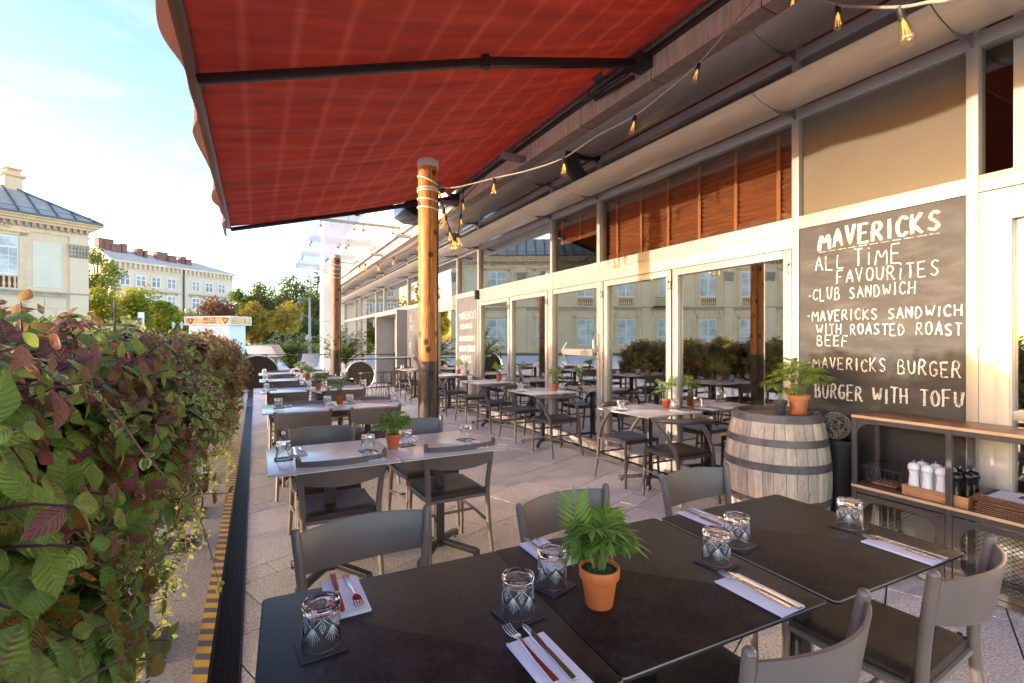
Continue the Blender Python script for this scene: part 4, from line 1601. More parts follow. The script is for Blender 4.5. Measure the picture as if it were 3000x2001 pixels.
# ------------------------------------------------------------------ tables
def make_table(name, sx, sy, topm, edge_m, col, base=0.27):
    t = thing(name, "", "table")
    mb = MB()
    r = 0.016
    pts = []
    for (cx, cy, a0) in ((sx / 2 - r, sy / 2 - r, 0), (-sx / 2 + r, sy / 2 - r, 90), (-sx / 2 + r, -sy / 2 + r, 180), (sx / 2 - r, -sy / 2 + r, 270)):
        for k in range(5):
            a = R(a0 + 90 * k / 4)
            pts.append((cx + r * math.cos(a), cy + r * math.sin(a), 0.738))
    mb.prism(pts, (0, 0, 0.012))
    tp = mb.build("tabletop", topm, t, bevel=0.0018)
    mb = MB()
    mb.prism([(q[0] * (1 + 0.0014 / sx), q[1] * (1 + 0.0014 / sy), 0.7455) for q in pts], (0, 0, 0.0035))
    mb.build("edge_highlight", edge_m, tp, smooth=False)  # thin proud rim that paints the bright edge highlight
    mb = MB()
    mb.box(-0.03, 0.03, -0.03, 0.03, 0.045, 0.725)
    mb.build("column", col, t, bevel=0.01)
    mb = MB()
    mb.box(-sx * 0.32, sx * 0.32, -0.03, 0.03, 0.722, 0.737)
    mb.box(-0.03, 0.03, -sy * 0.32, sy * 0.32, 0.722, 0.7365)
    mb.build("top_plate", col, t)
    for k in range(4):
        a = R(45 + 90 * k)
        dx, dy = math.cos(a), math.sin(a)
        mb = MB()
        mb.bar((dx * 0.02, dy * 0.02, 0.085), (dx * base, dy * base, 0.045), 0.045, 0.03)
        mb.box(-0.02 + dx * base, 0.02 + dx * base, -0.02 + dy * base, 0.02 + dy * base, 0.018, 0.058)
        f = mb.build("foot", col, t, bevel=0.004)
        mb = MB()
        mb.lathe([(0.011, 0), (0.013, 0.004), (0.006, 0.008), (0.006, 0.02)], 10, (dx * base, dy * base, 0))
        mb.build("glide", mats['steel'], f)
    return t


DARK_T = Proto(make_table("dark_table", 0.692, 0.668, mats['dark_top'], mats['top_edge'], mats['black_metal']))
GREY_T = Proto(make_table("grey_table", 0.698, 0.70, mats['grey_top'], mats['top_edge'], mats['dark_grey_metal']))
WALL_T = Proto(make_table("square_grey_table", 0.735, 0.72, mats['grey_top'], mats['top_edge'], mats['dark_grey_metal']))


# ------------------------------------------------------------------ tableware
def make_tumbler():
    t = thing("tumbler", "", "glass")
    mb = MB()
    n = 72
    # upside down: rim on the table (z=0), thick base uppermost

    def cut(r, z, th):
        if 0.034 < z < 0.078:
            q = (z - 0.034) / 0.044
            win = math.sin(math.pi * q) ** 0.4
            a = th * 6 / 2
            d1 = abs(math.sin(a + q * 2.2))
            d2 = abs(math.sin(a - q * 2.2))
            g = min(d1, d2)
            fan = abs(math.sin(th * 18)) * 0.35 * (1 - q)
            return r - win * 0.0022 * max(0.0, (1 - g * 2.6)) - 0.0007 * fan * win
        return r
    prof = [(0.0425, 0.0005), (0.0430, 0.004)]
    for k in range(29):
        z = 0.008 + 0.078 * k / 28
        prof.append((0.0430 - 0.0035 * k / 28, z))
    prof += [(0.0400, 0.0885), (0.0412, 0.0905), (0.0415, 0.0945), (0.0402, 0.0985), (0.0370, 0.1005), (0.0300, 0.1008), (0.0270, 0.0985), (0.0180, 0.0978), (0.0060, 0.0985), (0.0003, 0.0986)]
    mb.lathe(prof, n, fn=cut, caps=False)
    inner = [(0.0425, 0.0005), (0.0405, 0.002), (0.0395, 0.03), (0.0372, 0.07), (0.0362, 0.079), (0.030, 0.0835), (0.018, 0.0845), (0.0003, 0.0845)]
    mb.lathe(inner, n, caps=False)
    me_o = mb
    bo = me_o.build("glass_body", mats['cut_glass'], t, angle=26)
    bm = bmesh.new()
    bm.from_mesh(bo.data)
    bmesh.ops.remove_doubles(bm, verts=bm.verts, dist=0.00002)
    bmesh.ops.recalc_face_normals(bm, faces=bm.faces)
    bm.to_mesh(bo.data)
    bm.free()
    # engraved lozenges and fans, their bright glints painted as white lines
    cp = MB()

    def pt(th, z):
        r = 0.0430 - 0.0035 * (z - 0.008) / 0.078 + 0.00025
        return Vector((r * math.cos(th), r * math.sin(th), z))

    def line(a, b, w):
        L, Rr = [], []
        n_ = 4
        for i in range(n_ + 1):
            f = i / n_
            th, z = a[0] + (b[0] - a[0]) * f, a[1] + (b[1] - a[1]) * f
            dth, dz = (b[0] - a[0]) * 0.041, b[1] - a[1]
            q = math.hypot(dth, dz)
            ww = w * (1 - 0.75 * f)
            ox, oz = -dz / q * ww / 0.041, dth / q * ww
            L.append(pt(th + ox, z + oz))
            Rr.append(pt(th - ox, z - oz))
        for i in range(n_):
            cp.quad(L[i], Rr[i], Rr[i + 1], L[i + 1])
    for k in range(6):
        c = k * math.pi / 3
        for s in (1, 0.45):
            d = [(c, 0.058 + 0.013 * s), (c + 0.17 * s, 0.058), (c, 0.058 - 0.013 * s), (c - 0.17 * s, 0.058)]
            for i in range(4):
                line(d[i], d[(i + 1) % 4], 0.0008)
        for j in range(-3, 4):
            line((c + math.pi / 6 + 0.015 * j, 0.056), (c + math.pi / 6 + 0.13 * j, 0.020 + 0.004 * abs(j)), 0.0011)
        line((c + 0.05, 0.075), (c + math.pi / 6, 0.055), 0.0012)
        line((c + math.pi / 3 - 0.05, 0.075), (c + math.pi / 6, 0.055), 0.0012)
    for z in (0.0775,):
        for k in range(24):
            line((k * math.pi / 12, z), ((k + 1.3) * math.pi / 12, z + 0.0002), 0.0006)
    cp.build("cut_pattern_glints", CUT, t, smooth=False, fix=False)
    return t


CUT = bpy.data.materials.new("engraved_cut_glints")
_t, _b, _o = nodes(CUT)
_b.inputs["Base Color"].default_value = (0.86, 0.86, 0.84, 1)  # white of the glints on the cuts, given as base colour
_b.inputs["Roughness"].default_value = 0.25
_tr = N(_t, "ShaderNodeBsdfTransparent")
_mx = N(_t, "ShaderNodeMixShader")
_mx.inputs[0].default_value = 0.62
_t.links.new(_tr.outputs[0], _mx.inputs[1])
_t.links.new(_b.outputs[0], _mx.inputs[2])
_t.links.new(_mx.outputs[0], _o.inputs[0])
TUMBLER = Proto(make_tumbler())


def single(name, mb, mat, cat, **k):
    o = mb.build(name, mat, **k)
    o["category"] = cat
    return o


mb = MB()
mb.box(-0.05, 0.05, -0.05, 0.05, 0, 0.003)
COASTER = Proto(single("coaster", mb, mats['coaster'], "coaster", bevel=0.001))
mb = MB()


def nap(u, v):
    return Vector(((u - .5) * 0.098, (v - .5) * 0.2, 0.0072 + 0.0012 * noise.noise(Vector((u * 3, v * 4, 2)))))


for k in range(4):
    o_ = 0.0009 * k
    mb.box(-0.049 + o_, 0.049 - o_ * 0.5, -0.1, 0.1 - o_, 0.0018 * k + 0.0002, 0.0018 * k + 0.0016)
mb.tube([(-0.048, -0.1, 0.0037), (-0.048, 0.1, 0.0037)], 0.0036, 8)
NAPKIN = Proto(single("napkin", mb, mats['paper'], "napkin", bevel=0.0004, segs=1))


def make_fork():
    t = thing("fork", "", "fork")
    mb = MB()
    # handle, neck and head as one curved strip; tines towards +y
    def strip(pts):
        L, Rr, L2, R2 = [], [], [], []
        n = len(pts)
        a = mb.add([(-w_, y, z) for (y, z, w_) in pts])
        b = mb.add([(w_, y, z) for (y, z, w_) in pts])
        c = mb.add([(-w_, y, z + 0.0022) for (y, z, w_) in pts])
        d = mb.add([(w_, y, z + 0.0022) for (y, z, w_) in pts])
        for i in range(n - 1):
            mb.face((a + i, b + i, b + i + 1, a + i + 1))
            mb.face((c + i, c + i + 1, d + i + 1, d + i))
            mb.face((a + i, a + i + 1, c + i + 1, c + i))
            mb.face((b + i, d + i, d + i + 1, b + i + 1))
        mb.face((a, c, d, b))
        mb.face((a + n - 1, b + n - 1, d + n - 1, c + n - 1))
    strip([(-0.105, 0.0, 0.0065), (-0.10, 0.0, 0.0085), (-0.03, 0.0015, 0.006), (0.02, 0.006, 0.0032), (0.038, 0.009, 0.004), (0.05, 0.0085, 0.010), (0.06, 0.006, 0.012), (0.066, 0.004, 0.0122)])
    for i in range(4):
        x = -0.0101 + i * 0.00675
        mb.bar((x, 0.065, 0.005), (x, 0.085, 0.0035), 0.0034, 0.002)
        mb.bar((x, 0.085, 0.0035), (x, 0.105, 0.009), 0.003, 0.002)
    mb.build("blade", mats['steel'], t, bevel=0.0006, segs=1)
    return t


mb = MB()
mb.prism([(-0.0075, -0.11, 0), (0.0075, -0.11, 0), (0.0062, 0.0, 0), (-0.0062, 0.0, 0)], (0, 0, 0.0055))
mb.prism([(-0.0062, 0.0, 0.0012), (0.0062, 0.0, 0.0012), (0.0085, 0.02, 0.0012), (0.0095, 0.07, 0.0012), (0.006, 0.098, 0.0012), (-0.001, 0.11, 0.0012), (-0.0075, 0.10, 0.0012), (-0.0075, 0.02, 0.0012)], (0, 0, 0.0018))
KNIFE = Proto(single("knife", mb, mats['steel'], "knife", bevel=0.0008, segs=1))
ft = make_fork()
fk = ft.children[0] if ft.children else None
for o in list(COL.objects):
    if o.parent is ft:
        fk = o
fk.parent = None
fk.name = "table_fork"
bpy.data.objects.remove(ft)
fk.name = "fork"
fk["category"] = "fork"
FORK = Proto(fk)


def make_pot(r, h, mat, soilm, name="potted_palm"):
    t = thing(name, "", "potted plant")
    mb = MB()
    k = r / 0.05
    mb.lathe([(0.001, 0.0), (0.033 * k, 0.0), (0.035 * k, 0.003), (0.0455 * k, h * 0.70), (0.046 * k, h * 0.72), (0.0505 * k, h * 0.73), (0.052 * k, h * 0.76), (0.053 * k, h * 0.97), (0.0515 * k, h), (0.048 * k, h), (0.0465 * k, h * 0.9), (0.044 * k, h * 0.86)], 36)
    mb.build("pot", mat, t, angle=40)
    mb = MB()

    def so(u, v):
        a = u * 2 * math.pi
        q = v * 0.046 * k
        return Vector((q * math.cos(a), q * math.sin(a), h * 0.90 + 0.009 * noise.noise(Vector((q * math.cos(a) * 90, q * math.sin(a) * 90, 1))) + 0.008 * (1 - v)))
    mb.grid(so, 30, 8)
    mb.build("soil", soilm, t)
    return t


def leaf_into(mb, p, d, up, L, W, curl=0.25, droop=0.3, nu=2, nv=5, fold=0.15, shape=0.0, crinkle=0.0):
    """one leaf blade with uv; p base, d direction, up surface normal"""
    d = Vector(d).normalized()
    s = d.cross(Vector(up))
    if s.length < 1e-4:
        s = d.cross(Vector((1, 0.2, 0)))
    s.normalize()
    nrm = s.cross(d)
    base = len(mb.v)
    for j in range(nv + 1):
        v = j / nv
        wv = W * (math.sin(math.pi * min(1, v ** 0.8 * 0.96 + 0.02)) ** (0.75 + shape)) + W * 0.02
        if j == nv:
            wv = W * 0.02
        c = Vector(p) + d * (L * v) - nrm * (droop * L * v * v)
        for i in range(nu + 1):
            q = (i / nu - .5) * 2
            o = c + s * (q * wv * 0.5) + nrm * (abs(q) * fold * wv * 0.5 - curl * wv * 0.5 * q * q)
            if crinkle:
                o = o + nrm * (crinkle * L * noise.noise(o * (5.0 / L))) + s * (crinkle * 0.8 * L * (1 if q > 0 else -1) * abs(q) ** 3 * math.sin(v * 34))
            mb.v.append(tuple(o))
    for j in range(nv):
        for i in range(nu):
            a = base + j * (nu + 1) + i
            mb.face((a, a + 1, a + nu + 2, a + nu + 1),
                    [(i / nu, j / nv), ((i + 1) / nu, j / nv), ((i + 1) / nu, (j + 1) / nv), (i / nu, (j + 1) / nv)])


def palm_parts(t, z0, height, spread, nf, seed, leaflet=0.075, lw=0.010, r0=0.018, tight=0.55, bare=0.35):
    """parlour-palm fronds: arching stems with paired narrow leaflets"""
    rr = random.Random(seed)
    st, lf = MB(), MB()
    for k in range(nf):
        a = k * 2.399 + rr.uniform(-.3, .3)
        out = spread * (0.25 + 0.75 * rr.random() ** tight)
        hh = height * (1.08 - 0.45 * (out / spread) ** 2) * rr.uniform(0.82, 1.08)
        b = Vector((math.cos(a) * r0 * rr.random(), math.sin(a) * r0 * rr.random(), z0))
        tip = b + Vector((math.cos(a) * out, math.sin(a) * out, hh - 0.30 * out))
        ctl = b + Vector((math.cos(a) * out * 0.18, math.sin(a) * out * 0.18, hh * 0.95))
        pts = []
        for i in range(13):
            s = i / 12
            pts.append(b * (1 - s) ** 2 + ctl * (2 * s * (1 - s)) + tip * s * s)
        st.tube(pts, [0.0021 - 0.0014 * i / 12 for i in range(13)], 5)
        for i in range(3, 13):
            s = i / 12
            if s < bare:
                continue
            d = (pts[min(12, i + 1)] - pts[i - 1]).normalized()
            side = d.cross(Vector((0, 0, 1)))
            if side.length < 1e-3:
                side = Vector((1, 0, 0))
            side.normalize()
            q = leaflet * (0.55 + 0.45 * math.sin(math.pi * min(1, (s - bare) / (1 - bare) * 0.9 + 0.1))) * rr.uniform(.85, 1.15)
            for sg in (-1, 1):
                lf.cur = rr.random()
                dd = side * sg * 0.9 + d * rr.uniform(0.55, 0.9) + Vector((0, 0, rr.uniform(-.2, .1)))
                up = side.cross(d) * (1 if True else 1) + Vector((0, 0, 0.5))
                leaf_into(lf, pts[i], dd, up, q, lw, 0.1, 0.32, 2, 4, 0.25)
        lf.cur = rr.random()
        leaf_into(lf, pts[12], pts[12] - pts[11], (0, 0, 1), leaflet * 0.9, lw, 0.1, 0.3, 2, 4, 0.2)
    st.build("stems", mats['stem'], t)
    lf.build("fronds", mats['palm_leaf'], t, fix=False, angle=60)


def make_palm(r, h, height, spread, nf, seed, mat=None, **k):
    t = make_pot(r, h, mat or mats['terracotta'], mats['soil'])
    palm_parts(t, h * 0.88, height, spread, nf, seed, **k)
    return t


# ---- the long dark table in front
DT = [(0.345, 1.107, "left of three joined dark tables in the foreground, its corner cut by the frame"),
      (1.028, 1.078, "middle of three joined dark tables, the one with the bright orange palm pot"),
      (1.735, 1.030, "right of three joined dark tables, nearest the steel shelf unit")]
ROT = -0.05
for x, y, lab in DT:
    DARK_T.put((x, y, 0), ROT, lab, "dark tables joined in the foreground")
TZ = 0.7505
NEAR_G = [(0.131, 1.172, 0.05, "left end of the near dark table"), (0.590, 1.066, 0.1, "near the table joint in front of the forkless pot side"), (0.745, 1.146, 0.3, "left of the orange palm pot"),
          (1.277, 1.016, 0.15, "right of the orange palm pot, beside the fork"), (1.447, 1.070, 0.2, "behind another glass on the dark tables"), (1.957, 0.972, 0.0, "alone at the shelf end of the dark tables")]
NEAR_LAB = ["at the far left end of the joined dark tables", "on the left dark table, above a fork and knife", "just left of the orange pot",
            "right of the orange pot, front of a pair", "at the back of a pair near the right back napkin", "alone at the shelf end of the dark tables"]
gl_group = "upturned tumblers"
for (x, y, a, _), lab in zip(NEAR_G, NEAR_LAB):
    COASTER.put((x, y, TZ), a + 0.02, "black coaster under the tumbler " + lab, "coasters")
    TUMBLER.put((x + 0.002, y + 0.002, TZ + 0.0032), a * 7 + x, "upturned tumbler " + lab, gl_group)


def setting(x, y, face, rz, lab, fork_dx=-0.022, knife_dx=0.016, dy=0.0, knife=True, z=TZ, swap=False):
    """napkin with fork and knife; face +1: the diner sits on the -y side"""
    base = rz + (0 if face > 0 else math.pi)
    ca, sa = math.cos(base), math.sin(base)

    def P(dx, dy_, zz):
        return (x + dx * ca - dy_ * sa, y + dx * sa + dy_ * ca, zz)
    NAPKIN.put(P(0, 0, z), base, "white napkin " + lab, "napkins")
    FORK.put(P(fork_dx, dy + 0.01, z + 0.0078), base + 0.03, "fork on the napkin " + lab, "forks")
    if knife:
        KNIFE.put(P(knife_dx, dy, z + 0.0078), base - 0.02, "knife on the napkin " + lab, "knives")


setting(0.556, 0.868, 1, 0.0, "at the front edge of the left dark table", dy=0.035)
setting(1.218, 0.836, 1, 0.0, "at the front edge of the middle dark table", dy=0.005, fork_dx=0.0, knife_dx=0.022)
setting(1.898, 0.783, 1, 0.0, "at the front edge of the right dark table", dy=0.0, fork_dx=-0.005, knife_dx=0.022)
setting(0.213, 1.358, -1, 0.0, "at the back edge of the left dark table", dy=-0.02)
setting(0.842, 1.323, -1, 0.0, "at the back edge behind the palm pot", dy=-0.01)
setting(1.552, 1.285, -1, 0.0, "at the back edge of the right dark table", dy=-0.02)
pp = make_palm(0.051, 0.102, 0.155, 0.080, 30, 5, leaflet=0.060, lw=0.0085, bare=0.30)
pp.location = (0.803, 1.005, TZ)
tag(pp, "bushy little palm in a bright orange pot on the dark tables", None)
big_frond = MB()
rr = random.Random(3)
pts = [Vector((-0.01, 0.01, 0.10)).lerp(Vector((-0.055, 0.035, 0.265)), i / 10) + Vector((-0.02, 0.0, 0.01)) * math.sin(math.pi * i / 10) for i in range(11)]
big_frond.cur = 0.8
for i in range(5, 11):
    d = (pts[min(10, i + 1)] - pts[i - 1]).normalized()
    for sg in (-1, 1):
        big_frond.cur = rr.uniform(0.6, 1)
        leaf_into(big_frond, pts[i], Vector((sg * 0.85, -0.45 * sg, 0.35)) + d * 0.55, (0.4, -0.8, 0.4), 0.062, 0.013, 0.1, 0.15, 2, 4, 0.1)
leaf_into(big_frond, pts[10], pts[10] - pts[9], (0.4, -0.8, 0.3), 0.05, 0.012, 0.1, 0.1, 2, 4, 0.1)
big_frond.build("tall_frond", mats['palm_leaf'], pp, fix=False, angle=60)
sb = MB()
sb.tube(pts, 0.0018, 5)
sb.build("tall_frond_stem", mats['stem'], pp)
# near chairs
SLAT.put((0.372, 1.560, 0), math.pi + 0.06, "slat back chair behind the left dark table, its pale back nearest the drain", "slat back chairs at the foreground tables")
SLAT.put((1.180, 1.432, 0), math.pi + 0.10, "slat back chair behind the bright orange palm pot", "slat back chairs at the foreground tables")
SLAT.put((1.960, 1.432, 0), math.pi + 0.04, "slat back chair standing in front of the wine barrel", "slat back chairs at the foreground tables")
SLAT.put((1.150, 0.895, 0), 0.02, "slat back chair at the bottom edge, in front of the middle dark table", "slat back chairs at the foreground tables")
SLAT.put((1.905, 0.872, 0), 0.05, "slat back chair in the bottom right corner with its brown seat seen from behind", "slat back chairs at the foreground tables")

# ---- rows of grey tables towards the back
PALMS = {}


def row_palm(kind):
    if kind not in PALMS:
        if kind == 'bushy':
            t = make_palm(0.047, 0.095, 0.16, 0.125, 24, 11, mats['terracotta'], leaflet=0.07, lw=0.0115, bare=0.38)
        elif kind == 'leggy':
            t = make_palm(0.045, 0.09, 0.24, 0.11, 15, 12, mats['terracotta_red'], leaflet=0.07, lw=0.011, bare=0.55)
        else:
            t = make_palm(0.047, 0.095, 0.19, 0.14, 18, 13, mats['terracotta_red'], leaflet=0.075, lw=0.012, bare=0.4)
        PALMS[kind] = Proto(t)
    return PALMS[kind]


ORD = ["second", "third", "fourth", "fifth", "sixth"]
ROWS = [(3.113, [0.145, 0.627, 0.882, 1.31], (0.785, 3.091), 'bushy', [(0.445, 2.883 + .242, 1), (1.17, 2.931 + .2, 1), (0.445, 3.905 - .242, -1), (1.19, 3.93 - .242, -1)]),
        (5.48, [0.208, 0.68, 0.921, 1.412], (0.82, 5.554), 'leggy', [(0.39, 5.05, 1), (1.055, 5.07, 1), (0.44, 5.43, -1), (1.16, 5.47, -1)]),
        (7.48, [0.134, 0.684, 0.895, 1.453], (0.789, 7.317), 'bushy', [(0.37, 7.05, 1), (1.10, 7.07, 1), (0.44, 7.62, -1), (1.16, 7.62, -1)]),
        (9.45, [0.15, 0.69, 0.93, 1.45], (0.816, 9.258), 'mid', [(0.40, 9.03, 1), (1.12, 9.04, 1), (0.44, 9.62, -1), (1.16, 9.62, -1)]),
        (11.30, [0.16, 0.70, 0.94, 1.45], (0.872, 11.324), 'mid', [(0.40, 10.88, 1), (1.12, 10.9, 1), (0.44, 11.5, -1), (1.16, 11.5, -1)])]
GP = ["at the hedge end", "just left of the palm pot", "just right of the palm pot", "at the far right end"]
for ri, (yc, gxs, pot, kind, chs) in enumerate(ROWS):
    w_ = ORD[ri] + " row of tables"
    for k, x in enumerate((0.405, 1.107)):
        GREY_T.put((x, yc, 0), 0, "grey topped table forming the %s half of the %s" % (("left", "right")[k], w_), "grey tables along the planters")
    for k, gx in enumerate(gxs):
        gy = yc + (-0.02 if k == 1 else 0.03 if k == 2 else 0.01)
        COASTER.put((gx, gy, TZ), 0.1 * k, "black coaster %s of the %s" % (GP[k], w_), "coasters")
        TUMBLER.put((gx, gy, TZ + 0.0032), k * 1.3 + ri, "upturned tumbler %s of the %s" % (GP[k], w_), gl_group)
    nl = [(gxs[0] + 0.085, yc + 0.15, -1, "beside the hedge end glass"), (gxs[1] + 0.0, yc - 0.19, 1, "before the left middle glass"),
          (gxs[2] + 0.1, yc + 0.18, -1, "behind the right middle glass"), (gxs[3] - 0.01, yc - 0.19, 1, "before the far right glass")]
    for nx, ny, fc, lab in nl:
        if ri < 3:
            setting(nx, ny, fc, 0, lab + ", " + w_, knife=ri < 2)
        else:
            NAPKIN.put((nx, ny, TZ), 0, "folded white napkin %s in the %s" % (lab, w_), "napkins")
    row_palm(kind).put((pot[0], pot[1], TZ), ri * 0.9, "small palm in a red clay pot in the middle of the %s" % w_, "palm pots along the table rows")
    cl = [("near side, left half", 0), ("near side, right half", 1), ("far side, left half", 2), ("far side, right half", 3)]
    for (cx, cy, fc), (lab, _) in zip(chs, cl):
        SLAT.put((cx, cy, 0), (0 if fc > 0 else math.pi) + 0.03 * ((ri * 7 + int(cx * 10)) % 3 - 1), "slat back chair on the %s of the %s" % (lab, w_), "slat back chairs along the planters")

# ---- square tables along the glass
WT = [(3.515, 3.61, "nearest the wine barrel"), (3.515, 5.655, "by the arrow door"), (3.515, 7.42, "by the last folding door"), (3.515, 9.3, "in front of the narrow chalkboard"), (3.45, 11.45, "far along the glass")]
for i, (x, y, lab) in enumerate(WT):
    WALL_T.put((x, y, 0), 0.01, "square grey table along the glass, " + lab, "tables along the glass front")
    gx = [(x - 0.30, y + 0.07), (x + 0.27, y - 0.09)]
    for k, (a, b_) in enumerate(gx):
        side = ("at the terrace edge", "beside the pot at the glass")[k]
        COASTER.put((a, b_, TZ), 0.1, "black coaster %s of table %s" % (side, lab), "coasters")
        TUMBLER.put((a, b_, TZ + 0.0032), i + k, "upturned tumbler %s of table %s" % (side, lab), gl_group)
    if i < 4:
        setting(x - 0.18, y + 0.22, -1, 0, "far side of glass-front table, " + lab, knife=i < 1)
        setting(x + 0.20, y - 0.24, 1, 0, "near side of glass-front table, " + lab, knife=i < 1)
    row_palm('leggy').put((x + 0.22 if i else x + 0.265, y + 0.015, TZ), i * 1.7 + 0.4, "thin palm in clay pot on the table " + lab, "palm pots along the glass front")
    WISH.put((x - 0.10, y - 0.50 if i else 3.135, 0), 0.04 * (i % 3 - 1), "round backed chair, seen from behind, at table " + lab, "round backed chairs along the glass")
    WISH.put((x - 0.10, y + 0.42 if i else 3.80, 0), math.pi + 0.03 * (i % 2), "round backed chair facing the camera, at table " + lab, "round backed chairs along the glass")
# ---- tables inside, seen through the doors
for i, (x, y) in enumerate(((5.35, 3.2), (5.5, 5.3), (5.6, 7.6), (7.0, 4.2))):
    lab = ["right of the big door post", "behind the arrow door", "furthest along the room", "deepest in the room"][i]
    WALL_T.put((x, y, 0), 0, "dim table inside the restaurant, " + lab, "tables inside the restaurant")
    WISH.put((x, y - 0.55, 0), 0, "dim chair inside on the near side of the table " + lab, "chairs inside the restaurant")
    WISH.put((x, y + 0.55, 0), math.pi, "dim chair inside on the far side of the table " + lab, "chairs inside the restaurant")
    for k, dx in enumerate((-0.22, 0.2)):
        TUMBLER.put((x + dx, y + 0.05, TZ), k, "tumbler inside at the %s of the table %s" % (("window side", "room side")[k], lab), gl_group)

# ------------------------------------------------------------------ wine barrel and what stands on it
BX, BY = 3.425, 2.205
bar = thing("wine_barrel", "weathered oak wine barrel with black iron hoops under the palm pots", "barrel", (BX, BY, 0))
stv = bpy.data.materials.new("weathered_oak_staves")
t, b, out = nodes(stv)
uvn = N(t, "ShaderNodeTexCoord").outputs["UV"]
a = N(t, "ShaderNodeAttribute", attribute_name="rnd").outputs["Fac"]
v = objco(t, (9, 9, 0.8))
n1 = noi(t, v, 4, 7, 0.7, 0.8)
c = ramp(t, n1, [(0.28, (0.30, 0.23, 0.155)), (0.5, (0.52, 0.42, 0.30)), (0.72, (0.66, 0.56, 0.43))])
c = mixc(t, 1.0, c, mth(t, 'MULTIPLY_ADD', a, 0.45, 0.72), 'MULTIPLY')
sp = noi(t, objco(t, (14, 14, 5)), 3, 6, 0.75)
c = mixc(t, 0.7, c, ramp(t, sp, [(0.33, (0.45, 0.42, 0.38)), (0.45, (1, 1, 1))]), 'MULTIPLY')
t.links.new(c, b.inputs["Base Color"])
b.inputs["Roughness"].default_value = 0.75
bump(t, b, n1, 0.4, 0.006)


def brad(z):
    q = (z - 0.465) / 0.465
    return 0.352 - 0.066 * q * q


mb = MB()
ns = 26
rr = random.Random(8)
ang = 0
edges = [0]
for k in range(ns):
    edges.append(edges[-1] + rr.uniform(0.75, 1.3))
edges = [e / edges[-1] * 2 * math.pi for e in edges]
for k in range(ns):
    mb.cur = rr.random()
    a0, a1 = edges[k] + 0.004, edges[k + 1] - 0.004
    zs = [0.93 * i / 18 for i in range(19)]

    def sf(u, v_, a0=a0, a1=a1):
        z = 0.93 * v_
        aa = a0 + (a1 - a0) * u
        r_ = brad(z) - (0.003 if u in (0, 1) else 0)
        return Vector((r_ * math.cos(aa), r_ * math.sin(aa), z))
    mb.grid(sf, 4, 18)
mb.build("staves", stv, bar, fix=False, angle=50)
mb = MB()
mb.lathe([(brad(0) - 0.012, 0.01), (brad(0.5) - 0.012, 0.465), (brad(0.93) - 0.03, 0.90), (brad(.93) - 0.024, 0.932), (brad(.93) + 0.001, 0.932), (brad(.92), 0.92)], 64, caps=False)
mb.build("rim", M("dark_barrel_rim", (0.10, 0.075, 0.055), 0.8, 0, 0.3, 12, 0.3, 60), bar)
mb = MB()
mb.lathe([(0.0005, 0.898), (0.15, 0.899), (brad(.93) - 0.028, 0.899)], 64, caps=False)
mb.build("head", wood("barrel_head", (0.09, 0.065, 0.045), (0.20, 0.15, 0.11), 3.0, 'X', False, 0.7), bar, fix=False)
hoop = M("rusty_hoop_iron", (0.13, 0.112, 0.098), 0.5, 0.3, 0.35, 14, 0.1, 80)
for z0, z1 in ((0.875, 0.928), (0.715, 0.765), (0.545, 0.60), (0.30, 0.35), (0.16, 0.21), (0.0, 0.05)):
    mb = MB()
    mb.lathe([(brad(z0) + 0.001, z0), (brad(z0) + 0.0045, z0), (brad((z0 + z1) / 2) + 0.005, (z0 + z1) / 2), (brad(z1) + 0.0045, z1), (brad(z1) + 0.001, z1)], 64, caps=False)
    for k in range(2):
        aa = 4.1 + k * 1.3
        q = brad((z0 + z1) / 2) + 0.004
        mb.lathe([(0.006, 0), (0.005, 0.003), (0.001, 0.004)], 8, (q * math.cos(aa), q * math.sin(aa), (z0 + z1) / 2))
    mb.build("hoop", hoop, bar)
bp = make_pot(0.072, 0.135, M("aged_terracotta", (0.52, 0.19, 0.08), 0.65, 0, 0.14, 18, 0.08, 120), mats['soil'])
palm_parts(bp, 0.12, 0.30, 0.17, 30, 21, 0.085, 0.0125, 0.04, 0.5, 0.42)
bp.location = (3.575, 2.125, 0.913)
tag(bp, "large green palm in a terracotta pot and saucer on the wine barrel", None)
mb = MB()
mb.lathe([(0.001, -0.012), (0.06, -0.012), (0.072, 0.0), (0.075, 0.004), (0.07, 0.004), (0.058, -0.008), (0.001, -0.008)], 30)
mb.build("saucer", mats['terracotta'], bp)
gp = make_pot(0.046, 0.105, M("grey_pot", (0.055, 0.05, 0.05), 0.6, 0, 0.1, 12), mats['soil'], "small_grey_pot")
palm_parts(gp, 0.095, 0.20, 0.14, 8, 23, 0.09, 0.016, 0.018, 0.5, 0.6)
gp.location = (3.455, 2.19, 0.90)
tag(gp, "sparse seedling palm in a small grey pot behind the terracotta one", None)
# tall black planter tub with a wire ball, in the corner behind the barrel
tub = thing("black_tub", "tall matt black tub squeezed between wine barrel and shelf unit", "planter", (3.74, 1.93, 0))
mb = MB()
mb.lathe([(0.001, 0), (0.075, 0), (0.08, 0.01), (0.105, 0.70), (0.11, 0.705), (0.11, 0.735), (0.098, 0.735), (0.095, 0.68), (0.001, 0.66)], 36)
mb.build("tub_body", mats['black_metal'], tub)
wb = MB()
rr = random.Random(9)
for k in range(26):
    ax = Vector((rr.uniform(-1, 1), rr.uniform(-1, 1), rr.uniform(-1, 1))).normalized()
    e1 = ax.orthogonal().normalized()
    e2 = ax.cross(e1)
    q = 0.098 * rr.uniform(0.94, 1.0)
    wb.tube([e1 * (q * math.cos(a_)) + e2 * (q * math.sin(a_)) for a_ in [2 * math.pi * i / 28 for i in range(29)]], 0.0016, 4, False)
o = wb.build("wicker_ball", M("grey_twig", (0.28, 0.25, 0.2), 0.7, 0, 0.5, 10))
